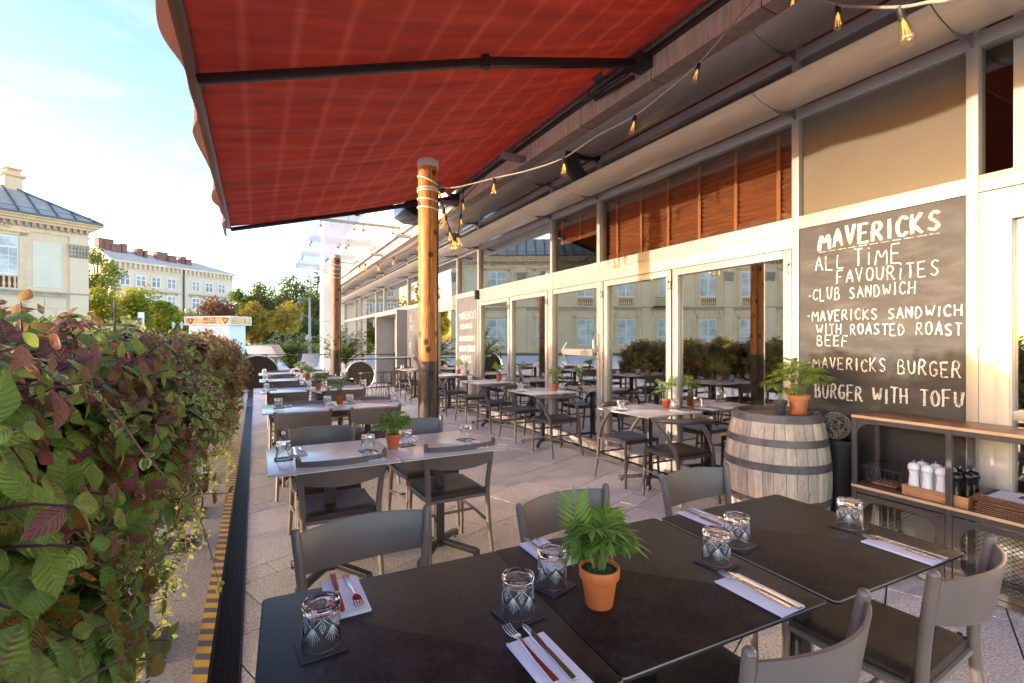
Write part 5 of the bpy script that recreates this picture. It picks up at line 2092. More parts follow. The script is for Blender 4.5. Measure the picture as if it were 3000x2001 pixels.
o.location = (3.72, 1.945, 0.832)
tag(o, "tangled grey twig ball resting on the black tub", "wicker ball")

# ------------------------------------------------------------------ shelf unit
SX0, SX1, SY1, SYM, SY0 = 3.53, 3.86, 1.745, 1.235, 0.20
sh = thing("shelf_unit", "black steel shelf unit with wooden boards and mesh doors against the glass", "shelf unit", (3.7, 1, 0))
SO = Vector((-3.7, -1, 0))


def sb_box(mb, x0, x1, y0, y1, z0, z1):
    mb.box(x0 - 3.7, x1 - 3.7, y0 - 1, y1 - 1, z0, z1)


ZT, ZS = 0.955, 0.492
mb = MB()
sb_box(mb, SX0 + 0.003, SX1, SY0, SY1, ZT - 0.018, ZT)
mb.build("top_board", mats['shelf_wood'], sh, bevel=0.002)
mb = MB()
sb_box(mb, SX0 - 0.001, SX0 + 0.003, SY0, SY1, ZT - 0.018, ZT - 0.0005)
mb.build("top_edging", mats['shelf_edge'], sh)
mb = MB()
sb_box(mb, SX0 + 0.003, SX1, SY0, SY1, ZS - 0.018, ZS)
mb.build("middle_board", mats['shelf_wood'], sh, bevel=0.002)
mb = MB()
sb_box(mb, SX0 - 0.001, SX0 + 0.003, SY0, SY1, ZS - 0.018, ZS - 0.0005)
mb.build("middle_edging", mats['shelf_edge'], sh)
mb = MB()
stl = M("shelf_steel", (0.065, 0.06, 0.058), 0.42, 0.4, 0.1, 8)
for y_ in (SY1 - 0.03, SYM - 0.015, SY0):
    for x_ in (SX0 + 0.002, SX1 - 0.03):
        sb_box(mb, x_, x_ + 0.028, y_, y_ + 0.03, 0.0, ZT - 0.018)
for z_ in (ZT - 0.05, ZS - 0.05, 0.02):
    for x_ in (SX0 + 0.004, SX1 - 0.028):
        sb_box(mb, x_, x_ + 0.022, SY0 + 0.03, SY1 - 0.03, z_, z_ + 0.031)
    for y_ in (SY1 - 0.028, SY0 + 0.002):
        sb_box(mb, SX0 + 0.03, SX1 - 0.03, y_, y_ + 0.02, z_, z_ + 0.03)
mb.build("frame", stl, sh, bevel=0.002, segs=1)
mb = MB()
for (yc_, sgn) in ((SY1 - 0.03, -1),):
    for z_ in (ZT - 0.05,):
        pts = [(0, 0)]
        for k in range(9):
            a_ = R(90 * k / 8)
            pts.append((0.085 - 0.085 * math.sin(a_), -(0.085 - 0.085 * math.cos(a_))))
        mb.prism([(SX0 - 3.7 + 0.006, yc_ - 1 + sgn * p[0], z_ + p[1]) for p in pts], (0.004, 0, 0))
    for (yy, zz) in ((SY1 - 0.015, ZT - 0.035), (SY1 - 0.10, ZT - 0.035), (SY1 - 0.015, ZT - 0.12), (SY1 - 0.015, ZS - 0.04), (SY1 - 0.09, ZS - 0.06)):
        m_ = Matrix.Translation((SX0 - 3.7 + 0.002, yy - 1, zz)) @ Matrix.Rotation(R(-90), 4, 'Y')
        rv = MB()
        rv.lathe([(0.006, 0), (0.005, 0.003), (0.001, 0.0045)], 8)
        mb.merge(rv, m_)
mb.build("corner_gusset", stl, sh)
for (a_, b_) in ((SYM + 0.02, SY1 - 0.035), (SY0 + 0.035, SYM - 0.02)):
    mb = MB()
    z0, z1 = 0.055, ZS - 0.058
    # plate with a rounded-corner opening
    n_ = 8
    outer, inner = [], []
    r_ = 0.09
    e_ = 0.034
    for (cy_, cz_, st_) in ((b_ - e_ - r_, z1 - e_ - r_, 0), (a_ + e_ + r_, z1 - e_ - r_, 90), (a_ + e_ + r_, z0 + e_ + r_, 180), (b_ - e_ - r_, z0 + e_ + r_, 270)):
        for k in range(n_ + 1):
            an = R(st_ + 90 * k / n_)
            inner.append((cy_ + r_ * math.cos(an), cz_ + r_ * math.sin(an)))
            yy = b_ if st_ in (0, 270) else a_
            zz = z1 if st_ in (0, 90) else z0
            f = k / n_
            if st_ == 0:
                q = (b_, z1 - (r_ + e_) * (1 - f * 2) if f < .5 else z1) if f < .5 else (b_ - (r_ + e_) * (f * 2 - 1), z1)
            elif st_ == 90:
                q = (a_ + (r_ + e_) * (1 - f * 2), z1) if f < .5 else (a_, z1 - (r_ + e_) * (f * 2 - 1))
            elif st_ == 180:
                q = (a_, z0 + (r_ + e_) * (1 - f * 2)) if f < .5 else (a_ + (r_ + e_) * (f * 2 - 1), z0)
            else:
                q = (b_ - (r_ + e_) * (1 - f * 2), z0) if f < .5 else (b_, z0 + (r_ + e_) * (f * 2 - 1))
            outer.append(q)
    nn = len(inner)
    A = mb.add([(SX0 - 3.7 + 0.004, p[0] - 1, p[1]) for p in outer])
    B = mb.add([(SX0 - 3.7 + 0.004, p[0] - 1, p[1]) for p in inner])
    C = mb.add([(SX0 - 3.7 + 0.009, p[0] - 1, p[1]) for p in outer])
    D = mb.add([(SX0 - 3.7 + 0.009, p[0] - 1, p[1]) for p in inner])
    for k in range(nn):
        j = (k + 1) % nn
        mb.face((A + k, A + j, B + j, B + k))
        mb.face((C + k, D + k, D + j, C + j))
        mb.face((B + k, B + j, D + j, D + k))
        mb.face((A + k, C + k, C + j, A + j))
    for (yy, zz) in ((a_ + 0.017, z1 - 0.02), (b_ - 0.017, z1 - 0.02), (a_ + 0.1, z1 - 0.016), (b_ - 0.1, z1 - 0.016)):
        rv = MB()
        rv.lathe([(0.006, 0), (0.005, 0.003), (0.001, 0.0045)], 8)
        mb.merge(rv, Matrix.Translation((SX0 - 3.7 + 0.004, yy - 1, zz)) @ Matrix.Rotation(R(-90), 4, 'Y'))
    dr = mb.build("mesh_door", stl, sh, smooth=False)
    mb = MB()
    x_ = SX0 - 3.7 + 0.011
    cw, ch = 0.030, 0.0125
    z_ = z0 + 0.02
    row = 0
    while z_ < z1 - 0.02:
        y_ = a_ + 0.015 + (cw / 2 if row % 2 else 0)
        while y_ + cw < b_ - 0.012:
            for q0, q1 in (((0, 0), (cw / 2, ch)), ((cw / 2, ch), (cw, 0))):
                p, q = Vector((x_, y_ + q0[0] - 1, z_ + q0[1])), Vector((x_, y_ + q1[0] - 1, z_ + q1[1]))
                d_ = (q - p).normalized()
                nrm = Vector((0, -d_.z, d_.y)) * 0.0017
                mb.quad(p - nrm, q - nrm, q + nrm, p + nrm)
            y_ += cw
        z_ += ch
        row += 1
    mb.build("mesh", mats['black_metal'], dr, smooth=False, fix=False)
# wire basket with a small wooden board in it
bk = thing("wire_basket", "black wire basket with a wooden board on the left of the shelf", "basket", (3.70, 1.60, ZS))
mb = MB()
L_, W_, H_ = 0.105, 0.125, 0.125
for z_ in (0.004, 0.045, H_):
    e = 0.82 + 0.18 * z_ / H_
    mb.tube([(-W_ * e, -L_ * e, z_), (W_ * e, -L_ * e, z_), (W_ * e, L_ * e, z_), (-W_ * e, L_ * e, z_), (-W_ * e, -L_ * e, z_)], 0.0026 if z_ < H_ else 0.0034, 5)
for k in range(9):
    f = -1 + 2 * k / 8
    for s in (-1, 1):
        mb.tube([(W_ * 0.82 * f, s * L_ * 0.82, 0.004), (W_ * f, s * L_, H_)], 0.0019, 4)
        mb.tube([(s * W_ * 0.82, L_ * 0.82 * f, 0.004), (s * W_, L_ * f, H_)], 0.0019, 4)
    mb.tube([(W_ * 0.82 * f, -L_ * 0.82, 0.004), (W_ * 0.82 * f, L_ * 0.82, 0.004)], 0.0013, 4)
mb.tube([(-0.02, -L_, H_), (-0.03, -L_ - 0.01, H_ + 0.06), (0.03, -L_ - 0.01, H_ + 0.06), (0.02, -L_, H_)], 0.0018, 5)
mb.build("wire_body", M("basket_wire", (0.10, 0.095, 0.09), 0.35, 0.6), bk)
mb = MB()
mb.box(-0.075, 0.085, -0.07, 0.07, 0.004, 0.014)
o = mb.build("wooden_board", mats['tray_wood'], bevel=0.006)
o.location = (3.70, 1.60, ZS + 0.003)
tag(o, "pale wooden serving board lying inside the wire basket", "board")
# wooden tray with mills
TYA, TYB, TXA, TXB = 1.16, 1.475, 3.565, 3.765
tr = thing("wooden_tray", "oak tray holding the white and black mills on the shelf", "tray", ((TXA + TXB) / 2, (TYA + TYB) / 2, ZS))
hx, hy = (TXB - TXA) / 2, (TYB - TYA) / 2
for nm, bx in (("side_panel", (-hx, -hx + 0.01, -hy, hy)), ("side_panel", (hx - 0.01, hx, -hy, hy)), ("end_panel", (-hx + 0.01, hx - 0.01, -hy, -hy + 0.01)), ("end_panel", (-hx + 0.01, hx - 0.01, hy - 0.01, hy))):
    mb = MB()
    mb.box(*bx, 0, 0.062)
    mb.build(nm, mats['tray_wood'], tr, bevel=0.0015)
mb = MB()
mb.box(-hx + 0.01, hx - 0.01, -hy + 0.01, hy - 0.01, 0.0, 0.008)
mb.build("floor_panel", mats['tray_wood'], tr)


def make_mill(body, nm, h):
    t = thing(nm, "", "mill")
    k = h / 0.20
    mb = MB()
    mb.lathe([(0.001, 0), (0.030, 0), (0.031, 0.004), (0.031, 0.022), (0.0295, 0.025), (0.031, 0.028), (0.0305, 0.036), (0.027, 0.06), (0.0225, 0.105 * k), (0.0215, 0.125 * k), (0.024, 0.133 * k), (0.024, 0.139 * k)], 28)
    mb.build("body", body, t)
    mb = MB()
    mb.lathe([(0.022, 0.140 * k), (0.0285, 0.146 * k), (0.031, 0.158 * k), (0.0295, 0.172 * k), (0.022, 0.183 * k), (0.010, 0.188 * k), (0.001, 0.189 * k)], 28)
    mb.build("head", body, t)
    mb = MB()
    mb.lathe([(0.004, 0.187 * k), (0.004, 0.193 * k), (0.007, 0.196 * k), (0.007, 0.203 * k), (0.001, 0.205 * k)], 14)
    mb.build("knob", mats['steel'], t)
    return t


WM = Proto(make_mill(mats['white_ceramic'], "salt_mill", 0.205))
BM = Proto(make_mill(mats['black_gloss'], "pepper_mill", 0.195))
wl = ["front left", "front middle", "front right", "back left", "back middle", "back right"]
k = 0
for xx in (3.608, 3.685):
    for yy in (1.43, 1.362, 1.294):
        WM.put((xx, yy + (0.0 if xx < 3.65 else -0.012), ZS + 0.008), k, "white salt mill in the oak tray, %s of the white ones" % wl[k], "white salt mills")
        k += 1
for k, (xx, yy) in enumerate(((3.600, 1.226), (3.715, 1.245), (3.640, 1.195 - 0.0), (3.72, 1.185))):
    BM.put((xx - (0.0 if k != 2 else -0.025), yy, ZS + 0.008), k, "black pepper mill in the oak tray, %s of the black ones" % ["front left", "back left", "front right", "back right"][k], "black pepper mills")
# menus
mb = MB()
mb.box(-0.115, 0.115, -0.16, 0.16, 0, 0.0045)
MENU = Proto(single("menu_board", mb, mats['board_wood'], "menu", bevel=0.0008, segs=1))
rr = random.Random(12)
for k in range(10):
    MENU.put((3.675 + rr.uniform(-.006, .006), 0.965 + rr.uniform(-.006, .01), ZS + 0.0005 + k * 0.0102), rr.uniform(-.03, .03), "thin brown menu board in the stack on the shelf right of the mills", "stacked menu boards")
ms = thing("menu_sheet", "white printed sheet with a dark header on top of the menu stack", "menu", (3.675, 0.965, ZS + 0.098))
mb = MB()
mb.box(-0.10, 0.10, -0.145, 0.145, 0, 0.001)
mb.build("sheet", M("menu_paper", (0.72, 0.72, 0.76), 0.7), ms)
mb = MB()
mb.box(-0.10, 0.10, 0.118, 0.145, 0.0011, 0.0016)
mb.box(-0.02, 0.06, -0.10, 0.02, 0.0011, 0.0016)
mb.build("dark_print", M("dark_ink", (0.05, 0.05, 0.08), 0.7), ms)

# ------------------------------------------------------------------ planters and their plants
def planter(y0, y1, label):
    o = thing("planter_trough", label, "planter", (-0.66, (y0 + y1) / 2, 0))
    h = (y1 - y0) / 2
    mb = MB()
    mb.box(-0.22, 0.22, -h + 0.012, h - 0.012, 0.50, 0.90)
    mb.build("trough", mats['black_metal'], o, bevel=0.006)
    n = max(2, int(round((y1 - y0) / 1.3)) + 1)
    for k in range(n):
        yy = -h + 2 * h * k / (n - 1)
        mb = MB()
        for x in (-0.21, 0.195):
            mb.box(x - 0.02, x + 0.02, yy - 0.02, yy + 0.02, 0.012, 0.93)
        mb.box(-0.19, 0.175, yy - 0.012, yy + 0.012, 0.30, 0.34)
        mb.build("leg_frame", mats['black_metal'], o, bevel=0.003)
        mb = MB()
        mb.box(-0.26, 0.275, yy - 0.16, yy + 0.16, 0.0, 0.012)
        mb.build("base_plate", M("worn_steel_plate", (0.14, 0.13, 0.125), 0.45, 0.5, 0.15, 6), o, bevel=0.002)
    mb = MB()
    mb.quad((-0.21, -h + .02, 0.885), (0.21, -h + .02, 0.885), (0.21, h - .02, 0.885), (-0.21, h - .02, 0.885))
    mb.build("soil", mats['soil'], o)
    return o


P1 = (0.2, 4.1)
P2 = (4.75, 9.6)
P3 = (10.2, 12.6)
planter(*P1, "black planter trough nearest the camera under the purple leaved hedge")
planter(*P2, "second black planter trough past the gap in the hedge")


def coleus_bush(seed, nst=74, hgt=0.52, rx=0.40, ry=0.36, size=0.088, detail=1.0, low=-0.18, mat='coleus'):
    """mound of broad quilted leaves: stems arch outwards from the soil and carry opposite pairs, largest lower down"""
    t = thing("purple_leaved_bush", "", "plant")
    rr = random.Random(seed)
    st, lf = MB(), MB()
    for k in range(nst):
        a = rr.uniform(0, 2 * math.pi)
        q = rr.random() ** 0.5
        top = Vector((math.cos(a) * rx * q * 1.05, math.sin(a) * ry * q * 1.05, 0))
        top.z = hgt * (1 - 0.55 * q ** 2.4) * rr.uniform(0.8, 1.12) + (low * rr.random() if q > 0.85 else 0)
        b = Vector((top.x * 0.25 * rr.random(), top.y * 0.3, 0.0))
        ctl = Vector((top.x * 0.45, top.y * 0.45, top.z * 0.85 + 0.06))
        pts = []
        for i in range(9):
            s = i / 8
            pts.append(b * (1 - s) ** 2 + ctl * (2 * s * (1 - s)) + top * s * s)
        st.tube(pts, [0.0048 - 0.003 * i / 8 for i in range(9)], 5)
        npair = rr.choice((4, 5, 5, 6))
        tone = rr.random()
        for i in range(npair):
            s = 0.42 + 0.58 * i / (npair - 1)
            p = b * (1 - s) ** 2 + ctl * (2 * s * (1 - s)) + top * s * s
            d = (ctl - b).lerp(top - ctl, s).normalized()
            e1 = d.orthogonal().normalized()
            e2 = d.cross(e1)
            ph = a + i * math.pi / 2 + rr.uniform(-.3, .3)
            sz = size * (1.15 - 0.75 * (i / (npair - 1)) ** 1.5) * rr.uniform(.8, 1.2)
            for sg in (0, math.pi):
                out = e1 * math.cos(ph + sg) + e2 * math.sin(ph + sg)
                dd = out + d * rr.uniform(0.15, 0.55) + Vector((0, 0, rr.uniform(-.35, .05)))
                age = i / (npair - 1)
                pur = rr.random() < (0.07 + 0.50 * age ** 1.3) * (1.35 if tone > 0.55 else 0.55)
                lf.cur = rr.uniform(0.72, 1.0) if (pur and mat == 'coleus') else rr.uniform(0.0, 0.62) * (0.6 + 0.4 * age)
                up = d + Vector((0, 0, 0.6))
                leaf_into(lf, p + out * 0.006, dd, up, sz, sz * rr.uniform(.66, .8), rr.uniform(0.1, .7), rr.uniform(.15, .75), 4, 7, rr.uniform(.1, .35), 0.0, 0.035)
    st.build("stems", mats['purple_stem'], t)
    lf.build("foliage", mats[mat], t, fix=False, angle=180)
    return t


def ivy_trail(seed, nv=10, width=0.5, lo=0.35, hi=0.85, size=0.032, lobes=True):
    t = thing("trailing_ivy", "", "plant")
    rr = random.Random(seed)
    st, lf = MB(), MB()
    for k in range(nv):
        y = rr.uniform(-width / 2, width / 2)
        L = rr.uniform(lo, hi) * (1 if rr.random() < .8 else 0.6)
        x0 = rr.uniform(0.0, 0.20)
        pts = [Vector((-0.06, y * 0.8, 0.02)), Vector((x0 * 0.6, y * 0.95, 0.06 + rr.uniform(-.02, .04)))]
        n = 14
        for i in range(n):
            f = (i + 1) / n
            pts.append(Vector((x0 + 0.05 * math.sin(f * 2.2 + k) + 0.02 * rr.uniform(-1, 1), y + 0.03 * math.sin(f * 5 + k * 2) + rr.uniform(-.01, .01), 0.04 - L * f)))
        st.tube(pts, 0.0014, 4, False)
        for i in range(1, len(pts) - 1):
            seg = pts[i + 1] - pts[i]
            for q in range(3):
                p = pts[i].lerp(pts[i + 1], (q + rr.random() * .6) / 3)
                a = rr.uniform(0, 2 * math.pi)
                dd = Vector((math.cos(a), math.sin(a), rr.uniform(-.5, .3)))
                lf.cur = rr.random()
                s_ = size * rr.uniform(.6, 1.15)
                leaf_into(lf, p + dd.normalized() * 0.006, dd, (0.6, 0, 0.8), s_, s_ * 0.85, .1, .25, 2, 3, 0.2, -0.3)
    st.build("vines", mats['vine_stem'], t)
    lf.build("foliage", mats['ivy'], t, fix=False, angle=180)
    return t


CB = [Proto(coleus_bush(s)) for s in (1, 2, 3)]
CBN = [Proto(coleus_bush(s, 78, 0.50, 0.44, 0.36, 0.098)) for s in (8, 9)]
CBG = [Proto(coleus_bush(s, 62, 0.46, 0.42, 0.36, 0.105, mat='coleus_green')) for s in (14, 15)]
IV = [Proto(ivy_trail(s)) for s in (1, 2, 3)]
g1, l1 = "bushes in the nearest planter", "purple and green leaved bush growing in the nearest black planter"
g2, l2 = "bushes in the second planter", "purple and green leaved bush growing in the second black planter"
rr = random.Random(2)
ys = [0.42, 0.80, 1.22, 1.66, 2.10, 2.54, 2.98, 3.42, 3.84]
for i, y in enumerate(ys):
    pr = CBN[i % 2] if i < 4 else CB[i % 3]
    pr.put((-0.66 + rr.uniform(-.05, .06), y, 0.92 - (0.16 if i < 2 else 0)), rr.uniform(0, 6.28), l1, g1, scale=rr.uniform(0.98, 1.26) * (0.88 if i < 2 else 1.0))
for i, (x, y, z) in enumerate(((-0.44, 2.15, 0.80), (-0.40, 2.75, 0.82), (-0.42, 3.3, 0.84), (-0.38, 3.8, 0.84))):
    CB[i % 3].put((x, y, z), 0.7 + 2.3 * i, l1, g1, scale=0.86)
for i, y in enumerate((1.0, 1.9, 2.75, 3.6)):
    CB[i % 3].put((-0.88, y, 0.98), rr.uniform(0, 6.28), l1, g1, scale=1.12)
y = 4.95
i = 0
while y < 9.5:
    CB[i % 3].put((-0.52 + rr.uniform(-.06, .08), y, 0.86), rr.uniform(0, 6.28), l2, g2, scale=rr.uniform(1.0, 1.22))
    y += 0.42
    i += 1
for i, y in enumerate((1.75, 2.3, 2.75, 3.2, 3.6)):
    IV[i % 3].put((-0.50, y, 0.86), rr.uniform(-.15, .15), "variegated ivy trailing over the front of the nearest planter", "ivy trailing from the nearest planter", scale=rr.uniform(.85, 1.1))
y = 4.9
i = 0
while y < 9.4:
    IV[i % 3].put((-0.42, y, 0.90), rr.uniform(-.15, .15), "variegated ivy trailing over the front of the second planter", "ivy trailing from the second planter", scale=rr.uniform(.9, 1.2))
    y += 0.40
    i += 1
for i, (x, y, z, s) in enumerate(((-0.50, 0.44, 0.62, 1.0), (-0.47, 0.80, 0.58, 1.05), (-0.50, 1.2, 0.52, 1.0), (-0.53, 1.65, 0.50, 0.85))):
    CBG[i % 2].put((x, y, z), 1.0 + 2 * i, l1, g1, scale=s)
CBL = [Proto(coleus_bush(s, 60, 0.34, 0.30, 0.30, 0.052, mat='lime_coleus')) for s in (31, 32)]
for i, (x, y, z, s) in enumerate(((-0.58, 0.78, 1.02, 0.9), (-0.64, 1.12, 1.05, 0.9), (-0.72, 2.0, 1.18, 0.9), (-0.32, 2.62, 1.02, 0.8), (-0.62, 3.2, 1.24, 0.9))):
    CBL[i % 2].put((x, y, z), 2.0 * i, "pale lime edged bushy plant among the purple leaves of the nearest planter", "pale plants in the nearest planter", scale=s)
for i, (x, y, z, s) in enumerate(((-0.40, 5.3, 1.12, 0.9), (-0.55, 6.6, 1.22, 1.0), (-0.40, 7.9, 1.15, 0.9))):
    CBL[i % 2].put((x, y, z), 1.3 * i, "pale lime edged bushy plant among the purple leaves of the second planter", "pale plants in the second planter", scale=s)
# long bare runners with small pale leaves that reach out of the nearest plants
def runner(pts, size, label):
    t = thing("arching_runner", label, "plant", tuple(pts[0]))
    P0 = Vector(pts[0])
    mb = MB()
    d, r = limb(mb, [Vector(p) - P0 for p in pts], 0.0036, 0.0012, 6, 5)
    mb.build("stem", mats['vine_stem'], t)
    lf = MB()
    rr = random.Random(int(size * 1e4))
    for i in range(2, len(d), 2):
        tg = (d[min(len(d) - 1, i + 1)] - d[i - 1]).normalized()
        e1 = tg.orthogonal().normalized()
        e2 = tg.cross(e1)
        for sg in (0, math.pi):
            ph = i * 0.9 + sg
            o_ = e1 * math.cos(ph) + e2 * math.sin(ph)
            lf.cur = rr.random()
            s_ = size * rr.uniform(.6, 1.2)
            leaf_into(lf, d[i], o_ + tg * 0.3, (0.3, 0, 1), s_, s_ * .8, .1, .2, 2, 4, .2, -.2)
    lf.build("foliage", mats['ivy'], t, fix=False, angle=180)


runner([(-0.52, 1.35, 1.20), at(250, 1150, 1.15), at(430, 1340, 1.25), at(560, 1480, 1.5), at(600, 1560, 1.75), at(650, 1740, 2.0)], 0.030, "long thin arching runner reaching over the hazard tape from the nearest planter")
runner([(-0.66, 1.3, 1.25), at(60, 1060, 0.95), at(130, 1110, 1.0), at(260, 1130, 1.1), at(330, 1240, 1.2)], 0.036, "pale leaved runner lying across the top of the nearest hedge")
runner([(-0.62, 2.2, 1.34), at(180, 960, 1.9), at(320, 935, 1.9), at(420, 938, 1.95)], 0.028, "thin horizontal twig with small leaves along the top of the hedge")
up = thing("upright_shoot", "upright purple shoot with two drooping leaves standing above the hedge", "plant", tuple(at(335, 955, 2.1)))
mb = MB()
mb.tube([(0, 0, -0.10), (0.002, 0, 0.05), (0, 0, 0.115)], [0.005, 0.004, 0.0035], 6)
mb.build("stem", mats['purple_stem'], up)
lf = MB()
for (z, dx, L) in ((0.0, 1, 0.085), (0.0, -1, 0.09), (0.075, 0.7, 0.045), (0.075, -0.8, 0.05)):
    lf.cur = 0.32
    leaf_into(lf, (0, 0, z), (dx * 0.88, -dx * 0.47, 0.45), (0, -0.3, 1), L, L * .6, .3, .55, 4, 6, .2)
lf.build("foliage", mats['coleus'], up, fix=False, angle=180)
fl = thing("red_flower_spray", "small red trumpet flowers on a stalk above the hedge before the palace", "flower", tuple(at(215, 950, 2.0)))
mb = MB()
mb.tube([(0.03, 0, -0.08), (0.01, 0, 0.0), (-0.01, 0, 0.05)], 0.002, 5)
mb.tube([(0.01, 0, 0.0), (-0.03, 0.01, 0.02)], 0.0016, 5)
mb.build("stalk", mats['stem'], fl)
for (x, z) in ((-0.035, 0.012), (0.0, 0.0)):
    mb = MB()
    mb.lathe([(0.001, 0.01), (0.004, 0.006), (0.005, -0.006), (0.0075, -0.01), (0.007, -0.009)], 10, (x, 0, z), caps=False)
    mb.build("blossom", M("red_petal", (0.5, 0.02, 0.03), 0.5), fl)

# ------------------------------------------------------------------ things at the far end of the terrace
def stool(x, y, label):
    t = thing("bar_stool", label, "stool", (x, y, 0), 0.3 * x, "stools at the high table")
    mb = MB()
    mb.lathe([(0.001, 0.63), (0.15, 0.63), (0.165, 0.636), (0.165, 0.652), (0.15, 0.658), (0.001, 0.656)], 28)
    mb.build("seat", mats['dark_grey_metal'], t)
    for k in range(4):
        a = R(45 + 90 * k)
        mb = MB()
        mb.tube([(math.cos(a) * 0.09, math.sin(a) * 0.09, 0.63), (math.cos(a + .2) * 0.20, math.sin(a + .2) * 0.20, 0.0)], 0.007, 6)
        mb.tube([(math.cos(a) * 0.09, math.sin(a) * 0.09, 0.63), (math.cos(a - .2) * 0.20, math.sin(a - .2) * 0.20, 0.0)], 0.007, 6)
        mb.build("leg", mats['black_metal'], t)
    mb = MB()
    mb.tube([(math.cos(a) * 0.155, math.sin(a) * 0.155, 0.27) for a in [2 * math.pi * i / 24 for i in range(25)]], 0.007, 6)
    mb.build("foot_ring", mats['black_metal'], t)


for (u, v_, z, lb) in ((1070, 1093, 11.9, "leftmost bar stool before the round black disc"), (1120, 1091, 12.2, "second bar stool from the left at the high table"), (1152, 1090, 12.4, "third bar stool from the left, behind a square table"), (1180, 1089, 12.7, "rightmost bar stool at the high table, near the post")):
    p = at(u, v_, z)
    stool(p.x, p.y, lb)
ht_ = thing("high_table", "long thin black framed high table in front of the grey portal", "table", (2.75, 13.0, 0))
mb = MB()
mb.box(-1.0, 1.0, -0.22, 0.22, 0.985, 1.01)
mb.build("tabletop", mats['grey_top'], ht_, bevel=0.003)
for x in (-0.97, 0.97):
    mb = MB()
    for y in (-0.2, 0.2):
        mb.box(x - 0.018, x + 0.018, y - 0.018, y + 0.018, 0, 0.985)
    mb.box(x - 0.015, x + 0.015, -0.2, 0.2, 0.2, 0.23)
    mb.build("leg_frame", mats['black_metal'], ht_)
mb = MB()
for z in (0.2, 0.955):
    mb.box(-0.97, 0.97, -0.215, -0.19, z, z + 0.025)
mb.build("rail", mats['black_metal'], ht_)


def disc(p, r, label, tilt):
    t = thing("folded_round_table", label, "table", tuple(p), -YAW + tilt)
    m_ = Matrix.Rotation(R(90), 4, 'X')
    mb, q = MB(), MB()
    q.lathe([(0.001, -0.012), (r * 0.93, -0.012), (r * 0.95, 0), (r * 0.93, 0.012), (0.001, 0.012)], 48)
    mb.merge(q, m_)
    mb.build("disc", M("dark_disc_board", (0.022, 0.017, 0.013), 0.95, 0, 0.1, 3, 0, 60, (1, 1, 1), 0, 0.1), t)
    mb, q = MB(), MB()
    q.tube([(r * math.cos(a), r * math.sin(a), 0) for a in [2 * math.pi * i / 56 for i in range(57)]], 0.016, 8)
    mb.merge(q, m_)
    mb.tube([(-r * 0.7, 0, -r * 0.7), (-r * 0.75, 0, -r - 0.0)], 0.014, 8)
    mb.tube([(r * 0.7, 0, -r * 0.7), (r * 0.75, 0, -r - 0.0)], 0.014, 8)
    mb.build("rim", mats['chrome'], t)


p = at(1056, 1097, 14.0)
disc((p.x, p.y, 0.43), 0.42, "round black disc with bright rim leaning behind the bar stools", 0)
p = at(755, 1108, 14.5)
disc((p.x, p.y, 0.42), 0.60, "round black disc with bright rim half hidden by the hedge", 0.3)
rl = thing("terrace_railing", "thin black railing closing the far end of the terrace", "railing", (2.0, 15.6, 0))
mb = MB()
for z in (1.02, 0.12):
    mb.bar((-2.6, 1.2, z), (1.85, -0.6, z), 0.03, 0.03)
mb.build("rail", mats['black_metal'], rl)
for k in range(6):
    f = k / 5
    mb = MB()
    x, y = -2.6 + 4.45 * f, 1.2 - 1.8 * f
    mb.box(x - 0.018, x + 0.018, y - 0.018, y + 0.018, 0, 1.04 + (0.05 if k == 5 else 0))
    mb.build("upright", mats['black_metal'], rl)


def leafy_shrub(nm, label, loc, h, rx, n, seed, trunk=0, pot=None, pot_m=None, lsize=0.09, slim=0.28, flowers=False):
    t = thing(nm, label, "potted plant", loc)
    rr = random.Random(seed)
    z0 = 0.0
    if pot:
        r_, ph = pot
        mb = MB()
        mb.lathe([(0.001, 0), (r_ * 0.72, 0), (r_ * 0.75, 0.02), (r_ * 0.97, ph - 0.04), (r_ * 1.03, ph - 0.035), (r_ * 1.03, ph), (r_ * 0.93, ph), (r_ * 0.9, ph - 0.06), (0.001, ph - 0.05)], 30)
        mb.build("pot", pot_m, t)
        z0 = ph - 0.06
    st, lf, fl_ = MB(), MB(), MB()
    for k in range(n):
        a = rr.uniform(0, 6.283)
        q = rr.random() ** 0.6
        tip = Vector((math.cos(a) * rx * q, math.sin(a) * rx * q, z0 + (h - z0) * rr.uniform(0.45, 1.0) * (1 - 0.25 * q)))
        b = Vector((rr.uniform(-.03, .03), rr.uniform(-.03, .03), z0 + trunk * 0.8))
        ctl = Vector((tip.x * .3, tip.y * .3, tip.z * .7 + b.z * .3))
        pts = [b * (1 - s) ** 2 + ctl * (2 * s * (1 - s)) + tip * s * s for s in [i / 8 for i in range(9)]]
        st.tube(pts, [0.006 - 0.004 * i / 8 for i in range(9)], 5)
        for i in range(2, 9):
            for sg in range(3):
                an = rr.uniform(0, 6.283)
                lf.cur = rr.random()
                s_ = lsize * rr.uniform(.7, 1.3)
                leaf_into(lf, pts[i], (math.cos(an), math.sin(an), rr.uniform(-.3, .8)), (0, 0, 1), s_, s_ * slim, .1, .2, 2, 3, .2)
        if flowers and rr.random() < .55:
            for q_ in range(4):
                fl_.cur = rr.random()
                an = rr.uniform(0, 6.283)
                leaf_into(fl_, tip, (math.cos(an), math.sin(an), .5), (0, 0, 1), .05, .035, 0, 0, 2, 2, .2)
    if trunk:
        st.tube([(0, 0, z0 - 0.02), (0.01, 0, z0 + trunk * .5), (0, 0, z0 + trunk)], 0.012, 6)
    st.build("stems", mats['bark'], t)
    lf.build("foliage", mats['shrub'], t, fix=False, angle=180)
    if flowers:
        fl_.build("blossoms", M("pale_petals", (0.75, 0.62, 0.58), 0.6), t, fix=False)


